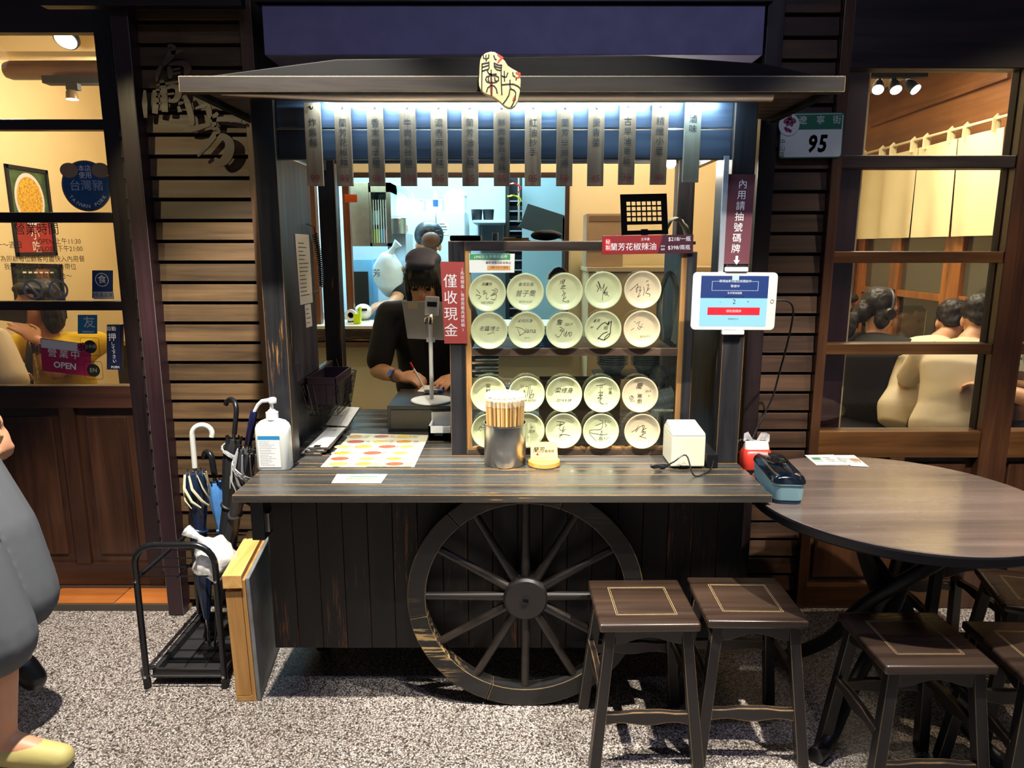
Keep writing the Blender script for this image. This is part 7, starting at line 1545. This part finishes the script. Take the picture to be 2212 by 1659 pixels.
for i in range(4):
    cbr = wrist-fw*(.012+.013*i); br = MB()
    for k in range(14): br.ball(cbr+Mb @ V((.034*cos(k*2*pi/14), .004*sin(k*3), .032*sin(k*2*pi/14))), .0062, 8, 5)
    br.build('bead_bracelet', plain('bead_plum', '2b1a1c', .25), o, smooth=60)
nk = MB()
for k in range(26):
    t = k/25; nk.ball(chest+V((-.06+.02*sin(t*pi), -.135, .12-.30*t)), .0065, 8, 5)
nk.build('bead_necklace', plain('bead_cream', 'd0bd84', .3), o, smooth=60)
MB().tube(smooth([neck+V((-.05, -.06, .0)), chest+V((-.08, -.128, .05)), chest+V((-.085, -.135, -.12)), hip+V((-.085, -.14, .05))], 4), .026, 8, flat=.25).build('dark_strap', plain('strap_black', '23252a', .6), o, smooth=60)
ph = at(22, 675, 3.5); MB().obox(ph, (.16, .02, .09), (0, R(8), 0)).build('camera_bag', plain('phone_black', '17191b', .4), bev=.006, label='black phone held up at the left photo edge behind the glass', cat='phone')
# ---- pale-shirted companion cut by the left edge
b = at(0, 760, 3.18); hc = V((b.x-.22, 3.30, 1.30)); hM = orient((.5, .85, -.1)); neck = hc+V((-.0, -.01, -.14)); chest = neck+V((-.02, 0, -.18)); hip = V((chest.x, 3.28, .56))
sh = chest+V((.17, -.03, .08)); elb = at(35, 820, 3.16); 
o = person('diner in a pale shirt mostly cut off by the left photo edge', hip, chest, neck, hc, hM, (.4, 1, 0),
    [(sh, elb+V((-.01, 0, -.01)), V((elb.x-.16, 3.38, .87)), (-.3, 1, 0), (0, 0, 1), .5, 1), (chest+V((-.18, 0, .08)), chest+V((-.2, .1, -.16)), V((chest.x-.1, 3.4, .87)), (.2, 1, 0), (0, 0, 1), .5, -1)], [], SKIN2, cloth('pale_shirt', 'd0bfa6'), DPANT, .98, .009)
hairblob(o, hb(hc, hM, ((0, -.03, .045), (.086, .094, .090)),))
# ---- diners in the right room
def diner(hp, np_, hp2, label, shirt, hairf, fwd=(.55, .8, 0), w=1.0, hM=None, shk=1.14, reach=.30):
    hip = at(*hp); hip.z = .575; f = V(fwd).normalized(); r = f.cross(V((0, 0, 1))); neck = at(*np_); hc = at(*hp2)
    chest = hip.lerp(neck, .66)-f*.05; hM = hM or orient(f+V((0, 0, -.45)))
    sL, sR = chest.lerp(neck, .5)-r*.175*w, chest.lerp(neck, .5)+r*.175*w
    o = person(label, hip, chest, neck, hc, hM, f,
        [(sL, sL-r*.05+f*reach*.5-V((0, 0, .18)), sL+r*.06+f*(reach+.12)-V((0, 0, .14)), f, (0, 0, 1), .6, -1), (sR, sR+r*.02+f*reach*.5-V((0, 0, .20)), sR-r*.08+f*(reach+.12)-V((0, 0, .15)), f, (0, 0, 1), .6, 1)],
        [(hip+r*s*.09, V((hip.x, hip.y, .50))+f*.40+r*s*.12, V((hip.x, hip.y, .10))+f*.36+r*s*.12, V((hip.x, hip.y, .045))+f*.50+r*s*.13) for s in (-1, 1)], SKIN2, shirt, DPANT, .75, .009, w, shk, hem=.035, group='diners in the right room')
    hairf(o, hc, hM); return o, hc, hM, chest, f, r
SHORT = lambda o, c, M: hairblob(o, hb(c, M, ((0, -.03, .050), (.085, .092, .086)), ((0, .045, .098), (.070, .050, .034)), ((0, -.075, .0), (.066, .035, .055))))
o, hc, hM, ch_, f, r = diner((2062, 935, 3.52), (2092, 738, 3.72), (2112, 692, 3.80), 'man in a white T-shirt hunched nearest the window frame', WTEE, SHORT, (.35, .93, 0), w=1.15)
o, hc, hM, ch_, f, r = diner((1978, 905, 3.90), (2030, 735, 4.10), (2056, 697, 4.18), 'man in a white T-shirt with a black strap between the other two', WTEE, SHORT, (.5, .86, 0), w=1.08)
MB().tube(smooth([ch_-r*.19-f*.06+V((0, 0, .04)), ch_-r*.10-f*.125+V((0, 0, .10)), ch_+r*.0-f*.10+V((0, 0, .145))], 5), .011, 8, flat=.35).build('bag_strap', MATBLK, o, smooth=60)
def long_(o, c, M):
    hairblob(o, hb(c, M, ((0, -.035, .045), (.092, .100, .094)), ((0, -.11, -.03), (.055, .055, .07)), ((0, -.15, -.12), (.040, .035, .09)), ((.07, -.02, -.04), (.03, .05, .07)), ((-.07, -.02, -.04), (.03, .05, .07)), ((.0, .02, .12), (.03, .03, .025))))
    hp = thing('headphones', 'black over-ear headphones on the black-shirted diner', 'headphones', V(c)-V((0, 0, .1)))
    MB().tube([c+M @ V((.100*cos(i*pi/12), .0, .02+.115*sin(i*pi/12))) for i in range(13)], .009, 8).build('headband', plain('headphone_grey', '3a3b3f', .35), hp, smooth=60)
    for sx in (-1, 1): MB(T(*(c+M @ V((sx*.092, 0, -.01)))) @ M.to_4x4() @ Matrix.Rotation(pi/2, 4, 'Y')).lathe([(0, -.018), (.032, -.018), (.038, -.006), (.038, .008), (.030, .018), (0, .018)], n=20).build('ear_cup', plain('cup_black', '1a1b1e', .4), hp, smooth=40)
o, hc, hM, ch_, f, r = diner((1885, 900, 4.18), (1893, 722, 4.26), (1902, 672, 4.28), 'woman in a loose black top wearing headphones and long hair', BTEE, long_, (.8, .6, 0), hM=orient((.95, .1, -.25)), w=1.1)
p = at(1945, 775, 4.25); ph = thing('smart_phone', 'glowing phone held by the woman in black', 'phone', p); MB().obox(p, (.07, .008, .14), (R(-50), 0, R(-40))).build('phone_body', BLACK, ph, bev=.003); MB().obox(p+V((-.004, -.005, .004)), (.062, .002, .13), (R(-50), 0, R(-40))).build('phone_screen', glow('phone_glow', (.75, .85, 1), 1.2), ph)
o, *_ = diner((1795, 800, 5.3), (1800, 700, 5.3), (1812, 662, 5.3), 'dark-haired diner half hidden behind the left window stile', cloth('grey_tee', '3a3a40'), SHORT, (.6, -.8, 0))
# arm with a menu card at the right picture edge
mp = at(2200, 785, 3.40)
o, *_ = diner((2290, 925, 3.3), (2300, 740, 3.3), (2300, 680, 3.3), 'diner in grey at the right photo edge reading a menu card', cloth('grey_shirt', '4a4c55'), SHORT, (-.75, .65, 0), reach=.16)
q = [mp+V((-.055, 0, -.03)), mp+V((.06, .03, -.045)), mp+V((.05, .05, .03)), mp+V((-.06, .02, .04))]; mc = panel('menu_card', q, .002, PAPER, label='white menu card held up at the right photo edge', cat='menu'); lines(frame(q), .09, .05, 4, GREY_INK, mc, 0, 0, 5, .006); patch(frame(q), -.05, .05, .018, .03, GRNP, mc)
# ---- passer-by at the left edge of the street
X0, Y0 = -1.64, 1.90
hip = V((X0, Y0, .92)); chest = V((X0-.02, Y0, 1.24)); neck = V((X0, Y0, 1.43)); hc = V((X0+.02, Y0, 1.58)); hM = orient((1, 0, -.1))
sh = chest+V((0, -.19, .10)); sh2 = chest+V((0, .19, .10))
wr2 = V((-1.365, Y0-.10, 1.085))
walk = thing('person', 'passer-by in grey shorts at the left photo edge, only arm and leg visible', 'person', (X0, Y0, .001))
m = MB(); torso(m, hip, chest, neck, (1, 0, 0), 1, 1.05, [sh, sh2]); head(m, hc, hM, neck)
limb(m, [sh, V((X0-.02, Y0-.22, 1.06)), wr2-V((.03, 0, .01))], [.050, .040, .030]); hand(m, wr2-V((.03, 0, .01)), (.45, -.1, -.85), (.85, .0, .5), 1.1, 1, 1)
limb(m, [sh2, V((X0-.06, Y0+.24, 1.08)), V((X0+.06, Y0+.2, .96))], [.050, .040, .028]); hand(m, V((X0+.06, Y0+.2, .96)), (.3, 0, -.9), (1, 0, .3), .8, 1, -1)
legs_ = [(hip+V((.0, -.09, -.06)), V((X0+.20, Y0-.09, .50)), V((-1.465, Y0-.09, .09)), V((-1.30, Y0-.09, .04))), (hip+V((0, .09, -.06)), V((X0+.16, Y0+.09, .50)), V((X0+.10, Y0+.09, .27)), V((X0+.16, Y0+.09, .17)))]
for l in legs_: limb(m, [l[0], l[1], V(l[1]).lerp(V(l[2]), .35), l[2]], [.085, .060, .058, .038]); limb(m, [l[2], l[3]], [.038, .028])
blob(m, 'body', SKIN, walk, .007, 4)
m = MB(); torso(m, hip, chest, neck, (1, 0, 0), 1.08, 1.05, [sh, sh2])
for a, b_ in ((sh, V((X0-.06, Y0-.22, 1.10))), (sh2, V((X0-.06, Y0+.24, 1.08)))): limb(m, [a, a.lerp(b_, .75)], [.07, .068])
blob(m, 'shirt', BTEE, walk, .010, 5)
m = MB(); m.ball(hip, (.175, .135, .12), 18, 12, orient((1, 0, 0)))
for l in legs_: limb(m, [l[0], V(l[0]).lerp(V(l[1]), .6), V(l[1]).lerp(V(l[2]), .22)], [.115, .118, .110])
blob(m, 'shorts', GSHORT, walk, .010, 6)
for l, mt in zip(legs_, (plain('shoe_straw', 'b5a765', .6), BLACK)):
    m = MB(); limb(m, [l[2]-V((.02, 0, .025)), l[2].lerp(l[3], .5)-V((0, 0, .012)), l[3]], [.045, .042, .036]); blob(m, 'shoe', mt, walk, .008, 4)
hairblob(walk, hb(hc, hM, ((0, -.03, .050), (.085, .092, .086)), ((0, .045, .098), (.070, .050, .034))))
